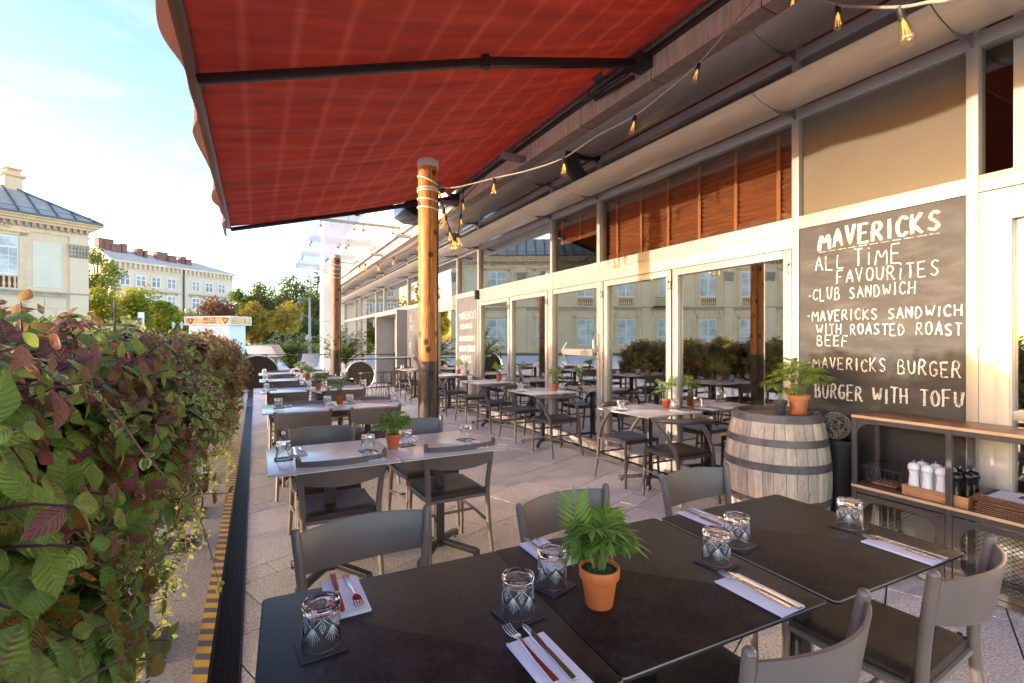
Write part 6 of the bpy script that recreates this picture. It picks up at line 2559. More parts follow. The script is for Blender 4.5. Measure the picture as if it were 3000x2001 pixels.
leafy_shrub("potted_tree", "slim potted tree in a dark tub behind the brown post", (2.05, 12.9, 0), 2.05, 0.80, 84, 3, 0.55, (0.24, 0.46), mats['black_gloss'], 0.11, 0.45)
p = at(855, 1090, 18.0)
leafy_shrub("oleander_shrub", "large flowering oleander shrub at the end of the terrace before the trees", (p.x, p.y, 0), 1.95, 1.1, 150, 5, 0, (0.32, 0.35), mats['black_gloss'], 0.19, 0.24, True)
p = at(815, 1090, 15.0)
leafy_shrub("low_potted_plant", "low bushy plant in a pale woven pot beside the oleander", (p.x, p.y, 0), 0.62, 0.25, 26, 8, 0, (0.2, 0.3), mats['rope'], 0.07, 0.4)
# menu stand and slanted board
p = at(908, 1058, 14.6)
st_ = thing("menu_stand", "slanted grey menu stand in front of the white stone pier", "stand", (p.x, p.y, 0), -YAW)
mb = MB()
mb.prism([(-0.25, -0.10, 0.66), (0.25, -0.10, 0.66), (0.27, 0.10, 1.05), (-0.27, 0.10, 1.05)], (0, 0.03, -0.012))
mb.build("panel", mats['grey_metal'], st_, bevel=0.004)
mb = MB()
mb.box(-0.02, 0.02, 0.0, 0.04, 0, 0.85)
mb.box(-0.2, 0.2, -0.15, 0.18, 0, 0.02)
mb.build("stand_leg", mats['grey_metal'], st_)
p = at(770, 1030, 15.5)
sl_ = thing("slanted_hatch", "slanted grey lid sticking out behind the second hedge", "lid", (p.x, p.y, 0), -YAW)
mb = MB()
mb.prism([(-0.6, 0, 1.27), (0.27, 0, 1.27), (0.50, 0.0, 0.92), (-0.45, 0, 0.92)], (0.0, 0.55, 0.04))
mb.build("lid", M("beige_grey_lid", (0.36, 0.34, 0.31), 0.5), sl_, bevel=0.012)
mb = MB()
mb.box(-0.4, 0.3, 0.25, 0.35, 0, 0.95)
mb.build("support", mats['dark_grey_metal'], sl_)

# ------------------------------------------------------------------ palace across the square
PC = at(258, 998, 41.5)
PC.z = 0
PD = Vector((-0.87, -0.493, 0)).normalized()      # along the front, away from the corner
PN = Vector((-PD.y, PD.x, 0))                     # towards the terrace
if PN.y > 0:
    PN = -PN
pal_M = Matrix(((PD.x, PN.x, 0, 0), (PD.y, PN.y, 0, 0), (0, 0, 1, 0), (0, 0, 0, 1)))
pal = thing("palace", "cream two storey palace with balustrades, dentil cornice and seamed metal roof", "building", tuple(PC))
stc = bpy.data.materials.new("cream_stucco")
t, b, out = nodes(stc)
v = objco(t)
c = ramp(t, noi(t, v, 0.5, 6, 0.6), [(0.3, (0.82, 0.57, 0.34)), (0.7, (0.88, 0.66, 0.42))])
t.links.new(c, b.inputs["Base Color"])
b.inputs["Roughness"].default_value = 0.85
trimm = M("ochre_trim", (0.84, 0.58, 0.33), 0.8, 0, 0.1, 2)
bandm = M("worn_cornice_stone", (0.46, 0.36, 0.26), 0.85, 0, 0.2, 1.5)
winf = M("white_window_frame", (0.80, 0.79, 0.77), 0.4)
wing = M("palace_window_glass", (0.62, 0.58, 0.50), 0.25, 0, 0.4, 0.8, spec=0.25)
roofm = M("zinc_roof", (0.46, 0.38, 0.28), 0.6, 0.0, 0.12, 1.0)


def pp_(mb, name, mat, parent=None, **k):
    mb.v = [tuple(pal_M @ Vector(p)) for p in mb.v]
    return mb.build(name, mat, parent or pal, **k)


PL, PDEP = 43.0, 8.2
mb = MB()
mb.box(0, PL, -PDEP, 0, 0, 11.2)
pp_(mb, "wall", stc, smooth=False)
mb = MB()
for z0, z1, o_ in ((10.25, 10.45, .12), (10.95, 11.15, .35), (11.15, 11.35, .6), (11.35, 11.55, .85)):
    mb.box(-o_, PL + o_, -PDEP - o_, o_, z0, z1)
pp_(mb, "cornice", trimm, smooth=False)
mb = MB()
s = 0.0
while s < PL:
    mb.box(s, s + 0.22, 0.0, 0.30, 10.62, 10.94)
    s += 0.42
pp_(mb, "dentils", bandm, smooth=False)
mb = MB()
mb.box(-0.14, PL, 0, 0.14, 5.05, 5.35)
mb.box(-0.2, PL, 0, 0.22, 5.35, 5.48)
pp_(mb, "string_course", bandm, smooth=False)
# rusticated ground floor
mb = MB()
z = 0.2
r_ = 0
while z < 4.9:
    s = 0.0 if r_ % 2 else -0.7
    while s < PL:
        mb.box(max(0, s) + 0.03, min(PL, s + 1.4) - 0.03, 0.0, 0.06, z + 0.03, z + 0.75)
        s += 1.4
    z += 0.78
    r_ += 1
pp_(mb, "rustication", stc, smooth=False)


def pilaster(s0, s1):
    mb = MB()
    mb.box(s0, s1, 0.0, 0.16, 0.0, 8.5)
    mb.box(s0 - 0.06, s1 + 0.06, 0.0, 0.2, 9.62, 9.8)
    mb.box(s0, s1, 0.0, 0.16, 9.8, 10.25)
    o = pp_(mb, "pilaster", stc, smooth=False)
    mb = MB()
    rr = random.Random(int(s0 * 7))
    mb.box(s0, s1, 0.0, 0.17, 8.5, 9.62)
    n = 6
    for row, zz in enumerate((8.55, 8.9, 9.2)):
        for k in range(n):
            cx = s0 + (s1 - s0) * (k + .5) / n
            mb.lathe([(0.02, 0), (0.10, 0.10), (0.13, 0.24), (0.09, 0.34), (0.03, 0.36)], 6, (cx, 0.2 + 0.04 * row, zz))
    for sg in (s0, s1):
        mb.tube([(sg, 0.2 + 0.16 * math.cos(a) * (1 - a / 14), 9.42 + 0.16 * math.sin(a) * (1 - a / 14)) for a in [i * 0.6 for i in range(16)]], 0.045, 6)
    pp_(mb, "capital", bandm, o)


pilaster(0.0, 1.25)


def palace_window(sc, wd, balcony=False, first=False):
    h0, h1 = 6.65, 9.75
    sur = MB()
    sw = wd / 2
    sur.box(sc - sw - 0.45, sc - sw - 0.02, 0, 0.12, 5.55, 10.0)
    sur.box(sc + sw + 0.02, sc + sw + 0.45, 0, 0.12, 5.55, 10.0)
    sur.box(sc - sw - 0.45, sc + sw + 0.45, 0, 0.12, 9.80, 10.05)
    sur.box(sc - sw - 0.6, sc + sw + 0.6, 0, 0.30, 10.05, 10.22)
    for k in range(7):
        a = k / 6
        sur.lathe([(0.02, 0), (0.12, 0.06), (0.1, 0.16), (0.02, 0.2)], 6, (sc - 0.6 + 1.2 * a, 0.14, 10.3 + 0.14 * math.sin(math.pi * a)))
    pp_(sur, "window_surround", trimm, smooth=False)
    fr = MB()
    fr.box(sc - sw, sc + sw, 0.0, 0.03, h0, h1)
    w_ = pp_(fr, "window", winf, smooth=False)
    gl_ = MB()
    for (a, b_) in ((-1, 0), (0, 1)):
        x0, x1 = sc + sw * a + 0.09, sc + sw * b_ - 0.09
        gl_.box(x0, x1, 0.03, 0.036, h1 - 0.85, h1 - 0.12)
        for q in range(3):
            zz0 = h0 + 0.12 + q * 0.68
            xm = (x0 + x1) / 2
            gl_.box(x0, xm - 0.02, 0.03, 0.036, zz0, zz0 + 0.64)
            gl_.box(xm + 0.02, x1, 0.03, 0.036, zz0, zz0 + 0.64)
    pp_(gl_, "pane", wing, w_, smooth=False)
    if balcony:
        mb = MB()
        mb.box(sc - sw - 0.7, sc + sw + 0.7, 0, 1.0, 5.35, 5.52)
        mb.box(sc - sw - 0.6, sc + sw + 0.6, 0.94, 0.98, 6.5, 6.55)
        k = sc - sw - 0.6
        while k < sc + sw + 0.6:
            mb.tube([(k, 0.96, 5.52), (k + 0.1, 0.96, 5.85), (k - 0.05, 0.96, 6.2), (k + 0.02, 0.96, 6.5)], 0.015, 4)
            k += 0.16
        pp_(mb, "balcony", mats['black_metal'])
    else:
        mb = MB()
        mb.box(sc - sw - 0.25, sc + sw + 0.25, 0, 0.25, 6.5, 6.63)
        mb.box(sc - sw - 0.25, sc + sw + 0.25, 0, 0.22, 5.48, 5.62)
        mb.box(sc - sw - 0.25, sc - sw + 0.08, 0, 0.2, 5.62, 6.5)
        mb.box(sc + sw - 0.08, sc + sw + 0.25, 0, 0.2, 5.62, 6.5)
        n = 7
        for k in range(n):
            cx = sc - sw + 0.22 + (2 * sw - 0.44) * k / (n - 1)
            mb.lathe([(0.06, 5.62), (0.06, 5.7), (0.11, 5.9), (0.05, 6.2), (0.08, 6.4), (0.08, 6.5)], 8, (cx, 0.1, 0))
        pp_(mb, "balustrade", trimm, angle=50)
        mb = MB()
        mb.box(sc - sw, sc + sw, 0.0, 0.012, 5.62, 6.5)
        pp_(mb, "recess_shade", M("painted_recess_shade", (0.22, 0.12, 0.06), 0.9), smooth=False)  # flat dark sheet painting the shade behind the balusters
    g0, g1 = 0.9, 4.0
    mb = MB()
    gw = wd * 0.52
    mb.box(sc - gw - 0.35, sc - gw - 0.02, 0.06, 0.16, 0.2, 4.4)
    mb.box(sc + gw + 0.02, sc + gw + 0.35, 0.06, 0.16, 0.2, 4.4)
    mb.box(sc - gw - 0.35, sc + gw + 0.35, 0.06, 0.16, 4.1, 4.4)
    mb.box(sc - gw - 0.6, sc - gw - 0.25, 0.06, 0.3, 4.6, 5.05)
    mb.box(sc + gw + 0.25, sc + gw + 0.6, 0.06, 0.3, 4.6, 5.05)
    pp_(mb, "window_surround", trimm, smooth=False)
    mb = MB()
    mb.box(sc - gw, sc + gw, 0.06, 0.09, g0, g1)
    w_ = pp_(mb, "window", winf, smooth=False)
    gl_ = MB()
    for (a, b_) in ((-1, 0), (0, 1)):
        x0, x1 = sc + gw * a + 0.08, sc + gw * b_ - 0.08
        for q in range(3):
            zz0 = g0 + 0.12 + q * 0.99
            gl_.box(x0, x1, 0.09, 0.096, zz0, zz0 + 0.9)
    pp_(gl_, "pane", wing, w_, smooth=False)


mb = MB()
mb.box(1.75, 3.5, 0, 0.05, 5.8, 9.5)
pp_(mb, "wall_panel", M("pale_stucco_panel", (0.84, 0.70, 0.50), 0.85, 0, 0.06, 1), smooth=False)
palace_window(5.45, 2.3)
pilaster(7.9, 9.0)
for k in range(7):
    palace_window(11.2 + 4.85 * k, 1.95, balcony=(k == 3))
    if k in (1, 2, 4, 5):
        pilaster(11.2 + 4.85 * k + 1.9, 11.2 + 4.85 * k + 2.95)
# hipped seamed roof
mb = MB()
e_ = 0.75
z0, zr = 11.58, 14.5
A, B = (-e_, e_), (PL + e_, -PDEP - e_)
hip = PDEP / 2 + e_
p = [(A[0], A[1], z0), (B[0], A[1], z0), (B[0], B[1], z0), (A[0], B[1], z0), (A[0] + hip, -PDEP / 2, zr), (B[0] - hip, -PDEP / 2, zr)]
n_ = mb.add(p)
for f in ((0, 1, 5, 4), (2, 3, 4, 5), (3, 0, 4), (1, 2, 5), (0, 3, 2, 1)):
    mb.face([n_ + i for i in f])
rf = pp_(mb, "roof", roofm, smooth=False)
mb = MB()
s = -0.2
while s < PL:
    top = min(1.0, max(0.0, (s + e_) / hip))
    y0_, y1_ = e_, e_ - hip * top
    zz = z0 + (zr - z0) * top
    if top > 0.05:
        mb.bar((s, y0_, z0 + 0.05), (s, y1_, zz + 0.05), 0.09, 0.10)
    s += 1.15
mb.bar((A[0], A[1], z0 + 0.06), (A[0] + hip, -PDEP / 2, zr + 0.06), 0.25, 0.14)
mb.bar((0, e_ + 0.02, z0 + 0.42), (PL, e_ - 0.2, z0 + 0.42), 0.03, 0.05)
mb.box(-e_ - 0.05, PL, e_ - 0.05, e_ + 0.18, z0 - 0.12, z0 + 0.04)
pp_(mb, "roof_seams", M("dark_zinc", (0.10, 0.105, 0.11), 0.4, 0.5), rf, smooth=False)
mb = MB()
mb.box(3.3, 4.4, -4.5, -3.5, 12.6, 15.3)
mb.box(3.1, 4.6, -4.7, -3.3, 15.3, 15.5)
mb.box(3.4, 4.3, -4.4, -3.6, 15.5, 15.7)
mb.box(3.3, 4.4, -4.5, -3.5, 15.92, 16.0)
for (a, c_) in ((3.45, -4.35), (4.15, -4.35), (3.45, -3.75), (4.15, -3.75)):
    mb.box(a, a + 0.1, c_, c_ + 0.1, 15.7, 15.92)
pp_(mb, "chimney", trimm, rf, smooth=False)

# ------------------------------------------------------------------ grey tenement further off
T0, T1 = at(325, 998, 105.0), at(681, 998, 130.0)
T0.z = T1.z = 0
TD = (T1 - T0).normalized()
TN = Vector((TD.y, -TD.x, 0))
TL = (T1 - T0).length
ten_M = Matrix(((TD.x, TN.x, 0, 0), (TD.y, TN.y, 0, 0), (0, 0, 1, 0), (0, 0, 0, 1)))
ten = thing("tenement_house", "long grey stuccoed tenement with bracketed eaves and brown chimneys on its roof", "building", tuple(T0))
tm = bpy.data.materials.new("grey_rendered_wall")
t, b, out = nodes(tm)
v = objco(t)
sp_ = N(t, "ShaderNodeSeparateXYZ")
t.links.new(v, sp_.inputs[0])
gr_ = mth(t, 'LESS_THAN', mth(t, 'FRACT', mth(t, 'MULTIPLY', sp_.outputs[2], 1.6)), 0.12)
c = ramp(t, noi(t, v, 0.3, 5), [(0.3, (0.74, 0.57, 0.39)), (0.7, (0.82, 0.65, 0.46))])
t.links.new(mixc(t, mth(t, 'MULTIPLY', gr_, 0.3), c, (0.25, 0.22, 0.19)), b.inputs["Base Color"])
b.inputs["Roughness"].default_value = 0.9


def tt(mb, name, mat, parent=None, **k):
    mb.v = [tuple(ten_M @ Vector(p)) for p in mb.v]
    k.setdefault('smooth', False)
    return mb.build(name, mat, parent or ten, **k)


mb = MB()
mb.box(0, TL, -12, 0, 0, 19.0)
tt(mb, "wall", tm)
ttrim = M("grey_trim", (0.78, 0.62, 0.43), 0.85, 0, 0.1, 0.5)
mb = MB()
mb.box(-0.4, TL + 0.6, 0, 0.7, 19.0, 19.5)
mb.box(-0.1, TL, 0, 0.25, 17.6, 17.8)
mb.box(0, TL, 0, 0.3, 8.2, 8.6)
s = 0.3
while s < TL:
    mb.box(s, s + 0.35, 0.0, 0.55, 18.0, 19.0)
    s += 1.0
tt(mb, "eaves_cornice", ttrim)
fx = [(p_ * 0.2212 + 240 - 322) / (679 - 322) for p_ in (565, 775, 980, 1185, 1505, 1680, 1845)]
# foreshortened columns: solve along the wall so that each falls where the picture shows it


def along(u):
    lo, hi = 0.0, 1.0
    for _ in range(40):
        m_ = (lo + hi) / 2
        q = T0 + TD * (TL * m_)
        sa_, ca_ = math.sin(YAW), math.cos(YAW)
        uu = 1500 + F_PX * (q.x * ca_ - q.y * sa_) / (q.x * sa_ + q.y * ca_)
        if uu < u:
            lo = m_
        else:
            hi = m_
    return lo * TL


cols = [along(240 + p_ * 0.2212) for p_ in (568, 778, 980, 1185, 1505, 1680, 1845)]
tg1 = M("tenement_glass", (0.34, 0.27, 0.25), 0.25, 0, 0.4, 0.3, spec=0.4)
for i, s in enumerate(cols):
    for (z0, z1, hood) in ((14.0, 16.4, False), (9.4, 12.2, True), (4.2, 7.2, True)):
        mb = MB()
        mb.box(s - 1.15, s + 1.15, 0, 0.12, z0 - 0.3, z1 + 0.3)
        tt(mb, "window_surround", ttrim)
        if hood:
            mb = MB()
            mb.box(s - 1.7, s + 1.7, 0, 0.6, z1 + 0.7, z1 + 0.95)
            mb.box(s - 1.3, s - 1.0, 0, 0.4, z1 + 0.2, z1 + 0.7)
            mb.box(s + 1.0, s + 1.3, 0, 0.4, z1 + 0.2, z1 + 0.7)
            tt(mb, "hood", bandm)
        mb = MB()
        mb.box(s - 0.95, s + 0.95, 0.12, 0.16, z0, z1)
        w_ = tt(mb, "window", winf)
        mb = MB()
        for a in (-1, 1):
            cx = s + a * 0.46
            mb.box(cx - 0.36, cx + 0.36, 0.16, 0.165, z0 + 0.12, z0 + (z1 - z0) * 0.58)
            mb.box(cx - 0.36, cx + 0.36, 0.16, 0.165, z0 + (z1 - z0) * 0.64, z1 - 0.12)
        tt(mb, "pane", tg1, w_)
mb = MB()
dsx = along(240 + 1345 * 0.2212)
mb.box(dsx - 0.15, dsx + 0.15, 0.0, 0.3, 0, 19.2)
tt(mb, "downpipe", mats['dark_grey_metal'])
mb = MB()
n_ = mb.add([(-0.5, 0.8, 19.5), (TL + 0.7, 0.8, 19.5), (TL + 0.7, -12.5, 19.5), (-0.5, -12.5, 19.5), (-0.5, -6, 23.0), (TL - 6, -6, 22.2)])
for f in ((0, 1, 5, 4), (2, 3, 4, 5), (3, 0, 4), (1, 2, 5), (0, 3, 2, 1)):
    mb.face([n_ + i for i in f])
trf = tt(mb, "roof", M("sheet_metal_roof", (0.64, 0.51, 0.38), 0.85, 0.0, 0.15, 0.8))
chm = M("brown_brick_chimney", (0.27, 0.13, 0.09), 0.85, 0, 0.2, 2)
for (u0, u1, zz, dz) in ((195, 315, 23.4, 1.9), (440, 540, 22.9, 1.8), (510, 635, 22.4, 1.9), (655, 722, 22.7, 2.0), (850, 920, 22.3, 1.6), (935, 972, 21.9, 1.7), (1100, 1240, 22.0, 2.0), (1240, 1335, 21.2, 2.4), (1410, 1470, 21.6, 2.0), (1460, 1525, 20.9, 2.2)):
    if u0 < 370:
        s0, s1 = -0.3, 2.5
    else:
        s0, s1 = along(240 + u0 * .2212), along(240 + u1 * .2212)
    mb = MB()
    mb.box(s0, s1, -5.0 + (zz - 22) * -0.9, -3.2 + (zz - 22) * -0.9, zz - 2.2, zz + dz * 0.5)
    mb.box(s0 - 0.12, s1 + 0.12, -5.1 + (zz - 22) * -0.9, -3.1 + (zz - 22) * -0.9, zz + dz * 0.5, zz + dz * 0.5 + 0.2)
    tt(mb, "chimney", chm, trf)

# ------------------------------------------------------------------ pretzel kiosk
K0, K1, K2 = at(542, 998, 33.0), at(674, 998, 32.0), at(719, 998, 33.6)
for q in (K0, K1, K2):
    q.z = 0
kd = (K1 - K0).normalized()
ks = (K2 - K1).normalized()
kn = Vector((kd.y, -kd.x, 0))
kl = (K1 - K0).length
kw = max(1.6, (K2 - K1).length * 1.0)
km = Matrix(((kd.x, -kn.x, 0, 0), (kd.y, -kn.y, 0, 0), (0, 0, 1, 0), (0, 0, 0, 1)))
kio = thing("pretzel_kiosk", "white street kiosk with an orange pretzel sign round its roof", "kiosk", tuple(K0))


def kk(mb, name, mat, parent=None, **k):
    mb.v = [tuple(km @ Vector(p)) for p in mb.v]
    k.setdefault('smooth', False)
    return mb.build(name, mat, parent or kio, **k)


mb = MB()
mb.box(0.05, kl - 0.3, 0.25, 1.6, 0.0, 2.55)
kk(mb, "wall", mats['white_paint'])
mb = MB()
mb.box(-0.05, kl + 0.03, -0.02, 1.8, 2.52, 3.12)
kk(mb, "roof_box", mats['white_paint'])
mb = MB()
mb.box(0.9, 1.75, 0.235, 0.25, 1.0, 2.2)
mb.box(2.1, 2.75, 0.235, 0.25, 0.3, 2.2)
wn = kk(mb, "window", mats['pane'])
mb = MB()
mb.box(0.85, 1.8, 0.22, 0.25, 1.95, 2.35)
mb.box(2.05, 2.8, 0.22, 0.25, 1.75, 2.3)
for x in (2.28, 2.5):
    mb.box(x, x + 0.05, 0.22, 0.25, 0.3, 1.75)
kk(mb, "shutter", M("shutter_white", (0.66, 0.64, 0.6), 0.5), wn)
sg = bpy.data.materials.new("orange_pretzel_print")
t, b, out = nodes(sg)
t.links.new(ramp(t, noi(t, objco(t), 2.6, 4, 0.6, 1.5), [(0.3, (0.62, 0.22, 0.05)), (0.5, (0.75, 0.42, 0.14)), (0.7, (0.80, 0.58, 0.30))]), b.inputs["Base Color"])
b.inputs["Roughness"].default_value = 0.4
mb = MB()
mb.box(0.0, kl - 0.02, -0.034, -0.022, 2.58, 3.06)
sign = kk(mb, "sign_panel", sg)
mb = MB()
mb.box(kl + 0.032, kl + 0.044, 0.05, 1.7, 2.58, 3.06)
sign2 = kk(mb, "sign_panel", sg)


def text_part(body, parent, mat, size, mtx, name):
    cu = bpy.data.curves.new("sign_text", 'FONT')
    cu.body = body
    cu.size = size
    cu.align_x = 'CENTER'
    cu.extrude = 0.004
    tmp = bpy.data.objects.new("sign_text", cu)
    me = bpy.data.meshes.new_from_object(tmp)
    bpy.data.objects.remove(tmp)
    me.transform(mtx)
    me.materials.clear()
    me.materials.append(mat)
    o = bpy.data.objects.new(name, me)
    COL.objects.link(o)
    o.parent = parent
    return o


brown = M("brown_print", (0.16, 0.05, 0.02), 0.6)
face = km @ Matrix.Translation((kl * 0.56, -0.040, 0)) @ Matrix.Rotation(R(90), 4, 'X')
text_part("PRECLE", sign, brown, 0.33, face @ Matrix.Translation((0, 2.80, 0)), "sign_lettering")
text_part("KRAKOWSKIE", sign, brown, 0.17, face @ Matrix.Translation((0, 2.62, 0)), "sign_lettering")
pz = MB()
for cx in (kl * 0.14, kl * 0.91):
    pts = []
    for k in range(33):
        a = 2 * math.pi * k / 32
        pts.append((cx + 0.20 * math.sin(a) + 0.07 * math.sin(2 * a), -0.045, 2.82 + 0.17 * math.cos(a) - 0.05 * math.cos(2 * a)))
    pz.tube(pts, 0.035, 6, False)
kk(pz, "pretzel_print", M("pretzel_brown", (0.32, 0.11, 0.03), 0.5), sign)

# ------------------------------------------------------------------ lamps, boards
def lantern_post(u, v_top, z, label, heads, htop):
    p = at(u, 998, z)
    t = thing("street_lamp", label, "street lamp", (p.x, p.y, 0), -YAW)
    mb = MB()
    mb.tube([(0, 0, 0), (0, 0, 0.9), (0, 0, 1.0), (0, 0, htop)], [0.11, 0.09, 0.055, 0.045], 10)
    mb.build("pole", M("green_lamp_iron", (0.05, 0.07, 0.06), 0.5, 0.4), t)
    mb = MB()
    for dx, dz in heads:
        mb.tube([(0, 0, htop - 0.35), (dx * 0.5, 0, htop - 0.1), (dx, 0, htop + dz + 0.1)], 0.025, 6)
    mb.build("arm", M("green_lamp_iron", (0.05, 0.07, 0.06), 0.5, 0.4), t)
    for dx, dz in heads:
        mb = MB()
        mb.lathe([(0.05, 0.0), (0.16, 0.42), (0.19, 0.45), (0.05, 0.62), (0.02, 0.72)], 8, (dx, 0, htop + dz))
        mb.build("lantern", M("milky_lantern", (0.7, 0.68, 0.62), 0.3), t)


lantern_post(559, 890, 70, "two armed green street lamp in front of the tenement facade", ((-0.75, -0.1), (0.75, -0.1)), 5.6)
lantern_post(520, 950, 46, "low double lantern street lamp left of the kiosk", ((-0.4, 0.0), (0.4, 0.0)), 2.6)
p = at(907, 998, 44)
lp = thing("tall_lamp_post", "tall grey lamp post with two curved arms in front of the dark trees", "street lamp", (p.x, p.y, 0), -YAW)
mb = MB()
mb.tube([(0, 0, -0.05), (0, 0, 2.5), (0, 0, 5.4)], [0.16, 0.12, 0.07], 10)
mb.build("pole", M("galvanised_pole", (0.30, 0.30, 0.28), 0.5, 0.5), lp)
for (dx, z) in ((-1.0, 5.3), (-0.75, 3.75)):
    mb = MB()
    mb.tube([(0, 0, z - 0.3), (dx * 0.4, 0, z + 0.02), (dx * 0.8, 0, z + 0.02), (dx, 0, z - 0.1)], 0.03, 6)
    mb.lathe([(0.02, 0.0), (0.08, -0.1), (0.16, -0.25), (0.10, -0.36), (0.01, -0.4)], 10, (dx, 0, z - 0.08))
    mb.build("lamp_head", M("galvanised_pole", (0.30, 0.30, 0.28), 0.5, 0.5), lp)
mb = MB()
q = MB()
q.lathe([(0.001, -0.015), (0.32, -0.015), (0.32, 0.015), (0.001, 0.015)], 24)
mb.merge(q, Matrix.Translation((-0.05, -0.15, 1.7)) @ Matrix.Rotation(R(90), 4, 'X'))
mb.build("round_sign", M("sign_back_grey", (0.34, 0.33, 0.31), 0.5, 0.4), lp)
p = at(405, 998, 36)
nb = thing("notice_board", "two blank white panels on posts in front of the yellow trees", "board", (p.x, p.y, 0), -YAW)
for (x0, x1, z0, z1) in ((-0.43, -0.03, 1.55, 3.0), (-0.01, 0.44, 1.55, 3.6)):
    mb = MB()
    mb.box(x0, x1, -0.03, 0.03, z0, z1)
    mb.build("panel", mats['white_paint'], nb)
mb = MB()
for x in (-0.4, 0.4):
    mb.box(x - 0.04, x + 0.04, -0.03, 0.03, -0.05, 1.55)
mb.build("support", mats['dark_grey_metal'], nb)

# ------------------------------------------------------------------ trees
TREE_M = {
    'dark': treemat("dark_green_leaves", [(0.012, 0.030, 0.008), (0.035, 0.065, 0.014), (0.09, 0.12, 0.025)], 0.35),
    'mid': treemat("mid_green_leaves", [(0.05, 0.10, 0.012), (0.13, 0.20, 0.025), (0.27, 0.31, 0.04)], 0.4),
    'lime': treemat("yellow_green_leaves", [(0.17, 0.22, 0.012), (0.36, 0.36, 0.025), (0.58, 0.50, 0.06)], 0.55),
    'gold': treemat("golden_leaves", [(0.20, 0.14, 0.02), (0.45, 0.30, 0.035), (0.66, 0.48, 0.08)], 0.5),
    'rust': treemat("rust_red_leaves", [(0.10, 0.030, 0.018), (0.22, 0.065, 0.03), (0.34, 0.13, 0.06)], 0.35)}


def tree(kind, loc, h, rx, label, seed, n=10500, size=0.42, bole=0.25, rz=None, group="trees beyond the square"):
    t = thing({'rust': 'copper_maple_tree', 'gold': 'golden_tree', 'lime': 'lime_tree', 'dark': 'dark_tree', 'mid': 'leafy_tree'}[kind], label, "tree", loc, 0, group)
    rr = random.Random(seed)
    tk = MB()
    tk.tube([(0, 0, -0.1), (0.05, 0.02, h * bole), (0.0, 0.05, h * 0.55), (0.02, 0, h * 0.85)], [h * 0.028, h * 0.022, h * 0.013, h * 0.004], 8)
    lobes = []
    rz = rz or (h * (1 - bole) / 2)
    zc = h - rz
    for k in range(38):
        a = rr.uniform(0, 6.283)
        u = rr.uniform(-1, 1)
        q = rr.random() ** (1 / 2.2) * 0.86
        c_ = math.sqrt(1 - u * u)
        p = Vector((math.cos(a) * c_ * rx * q, math.sin(a) * c_ * rx * q, zc + u * rz * q))
        lobes.append((p, rx * rr.uniform(0.26, 0.46), rr.random()))
        if k < 14:
            tk.tube([(0, 0, h * rr.uniform(bole, 0.6)), (p.x * .5, p.y * .5, p.z * .85), tuple(p)], [h * 0.008, h * 0.005, h * 0.002], 5)
    tk.build("trunk", mats['bark'], t)
    lf = MB()
    for k in range(n):
        c_, r_, tone = lobes[k % len(lobes)]
        d = Vector((rr.gauss(0, 1), rr.gauss(0, 1), rr.gauss(0, 1))).normalized()
        p = c_ + d * (r_ * (rr.random() ** 0.42)) * Vector((1, 1, 0.8)).length / 1.6
        nrm = Vector((rr.gauss(0, 1), rr.gauss(0, 1), rr.gauss(0.6, 1))).normalized()
        e1 = nrm.orthogonal().normalized()
        e2 = nrm.cross(e1)
        s = size * rr.uniform(0.5, 1.15)
        lf.cur = min(1, max(0, 0.55 * tone + 0.45 * rr.random()))
        lf.quad(p - e1 * s * .5, p - e2 * s * .3, p + e1 * s * .5, p + e2 * s * .3)
    lf.build("crown", TREE_M[kind], t, fix=False, smooth=False)
    return t


def put_tree(kind, u, v_top, z, half_px, label, seed, **k):
    p = at(u, 998, z)
    h = CAM_H + (998 - v_top) / F_PX * z
    tree(kind, (p.x, p.y, 0), h, half_px / F_PX * z, label, seed, **k)


put_tree('mid', 285, 712, 58, 62, "leafy green tree rising right behind the palace corner", 1, n=7000, bole=0.2, size=0.32)
put_tree('lime', 290, 840, 50, 62, "bright yellow green tree low behind the palace corner", 2, bole=0.08)
put_tree('lime', 400, 838, 54, 70, "bright yellow green tree behind the blank white panels", 3, bole=0.08, n=6500)
put_tree('lime', 482, 868, 48, 42, "yellow green tree between white panels and tenement downpipe", 4, bole=0.12)
put_tree('lime', 520, 930, 62, 40, "small lime tree behind the low double lantern", 5, bole=0.05)
put_tree('rust', 640, 876, 60, 62, "copper red maple rising behind the kiosk roof", 6, bole=0.3, n=4200)
put_tree('mid', 705, 842, 86, 48, "mid green tree right of the tenement end", 7, bole=0.1)
put_tree('dark', 775, 818, 92, 64, "dark green tree left of the tallest dark tree", 8, bole=0.1)
put_tree('dark', 868, 775, 88, 76, "tallest dark green tree left of the white stone pier", 9, bole=0.08, n=9000, size=0.42)
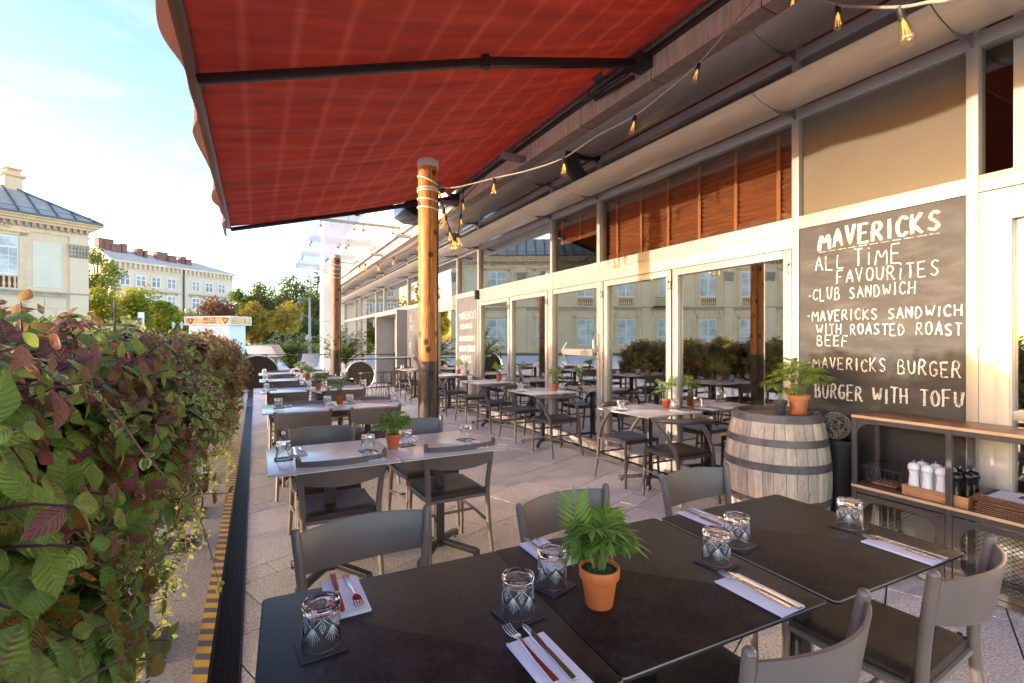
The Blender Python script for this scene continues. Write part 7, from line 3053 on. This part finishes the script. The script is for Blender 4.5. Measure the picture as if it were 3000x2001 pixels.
put_tree('dark', 930, 785, 84, 60, "dark green tree partly hidden by the white stone pier", 10, bole=0.08, n=6000)
put_tree('gold', 735, 888, 66, 52, "golden brown tree beside the kiosk", 11, bole=0.15)
put_tree('gold', 835, 880, 62, 58, "golden tree in front of the dark trees by the tall lamp post", 12, bole=0.22, n=4200)
put_tree('dark', 800, 930, 72, 95, "broad dark bush tree under the golden trees", 13, bole=0.02, n=7000)
put_tree('dark', 880, 935, 70, 70, "broad dark bush tree behind the tall lamp post", 14, bole=0.02, n=6000)
put_tree('mid', 560, 905, 78, 90, "green tree standing low before the tenement", 15, bole=0.05)
# low clipped hedge strip along the park edge
hb_ = MB()
rr = random.Random(5)
a_, b2 = at(640, 998, 46), at(960, 998, 46)
for k in range(9000):
    f = rr.random()
    p = a_.lerp(b2, f)
    p = p + Vector((rr.uniform(-.5, .5), rr.uniform(-1.2, 1.2), 0))
    p.z = rr.uniform(-.05, 1.0) + 0.12 * math.sin(f * 40)
    nrm = Vector((rr.gauss(0, 1), rr.gauss(0, 1), rr.gauss(.8, 1))).normalized()
    e1 = nrm.orthogonal().normalized()
    e2 = nrm.cross(e1)
    s = rr.uniform(.08, .2)
    hb_.cur = rr.random()
    hb_.quad(p - e1 * s, p - e2 * s * .6, p + e1 * s, p + e2 * s * .6)
o = hb_.build("clipped_hedge", TREE_M['lime'], fix=False, smooth=False)
tag(o, "low yellow green hedge along the park edge under the trees", "hedge", None, "stuff")
# lawn and pale parasol in front of the palace, mirrored in the doors
lw = MB()
C_ = PC + PN * 3.0
lw.prism([tuple(PC + PN * 2.0 + Vector((0, 0, -0.08))), tuple(PC + PN * 2.0 + PD * 50 + Vector((0, 0, -0.08))), tuple(PC + PN * 8.0 + PD * 50 + Vector((0, 0, -0.08))), tuple(PC + PN * 8.0 + Vector((0, 0, -0.08)))], (0, 0, 0.02))
tag(lw.build("lawn", M("lawn_green", (0.10, 0.16, 0.03), 0.9, 0, 0.4, 3), smooth=False), kind='structure')
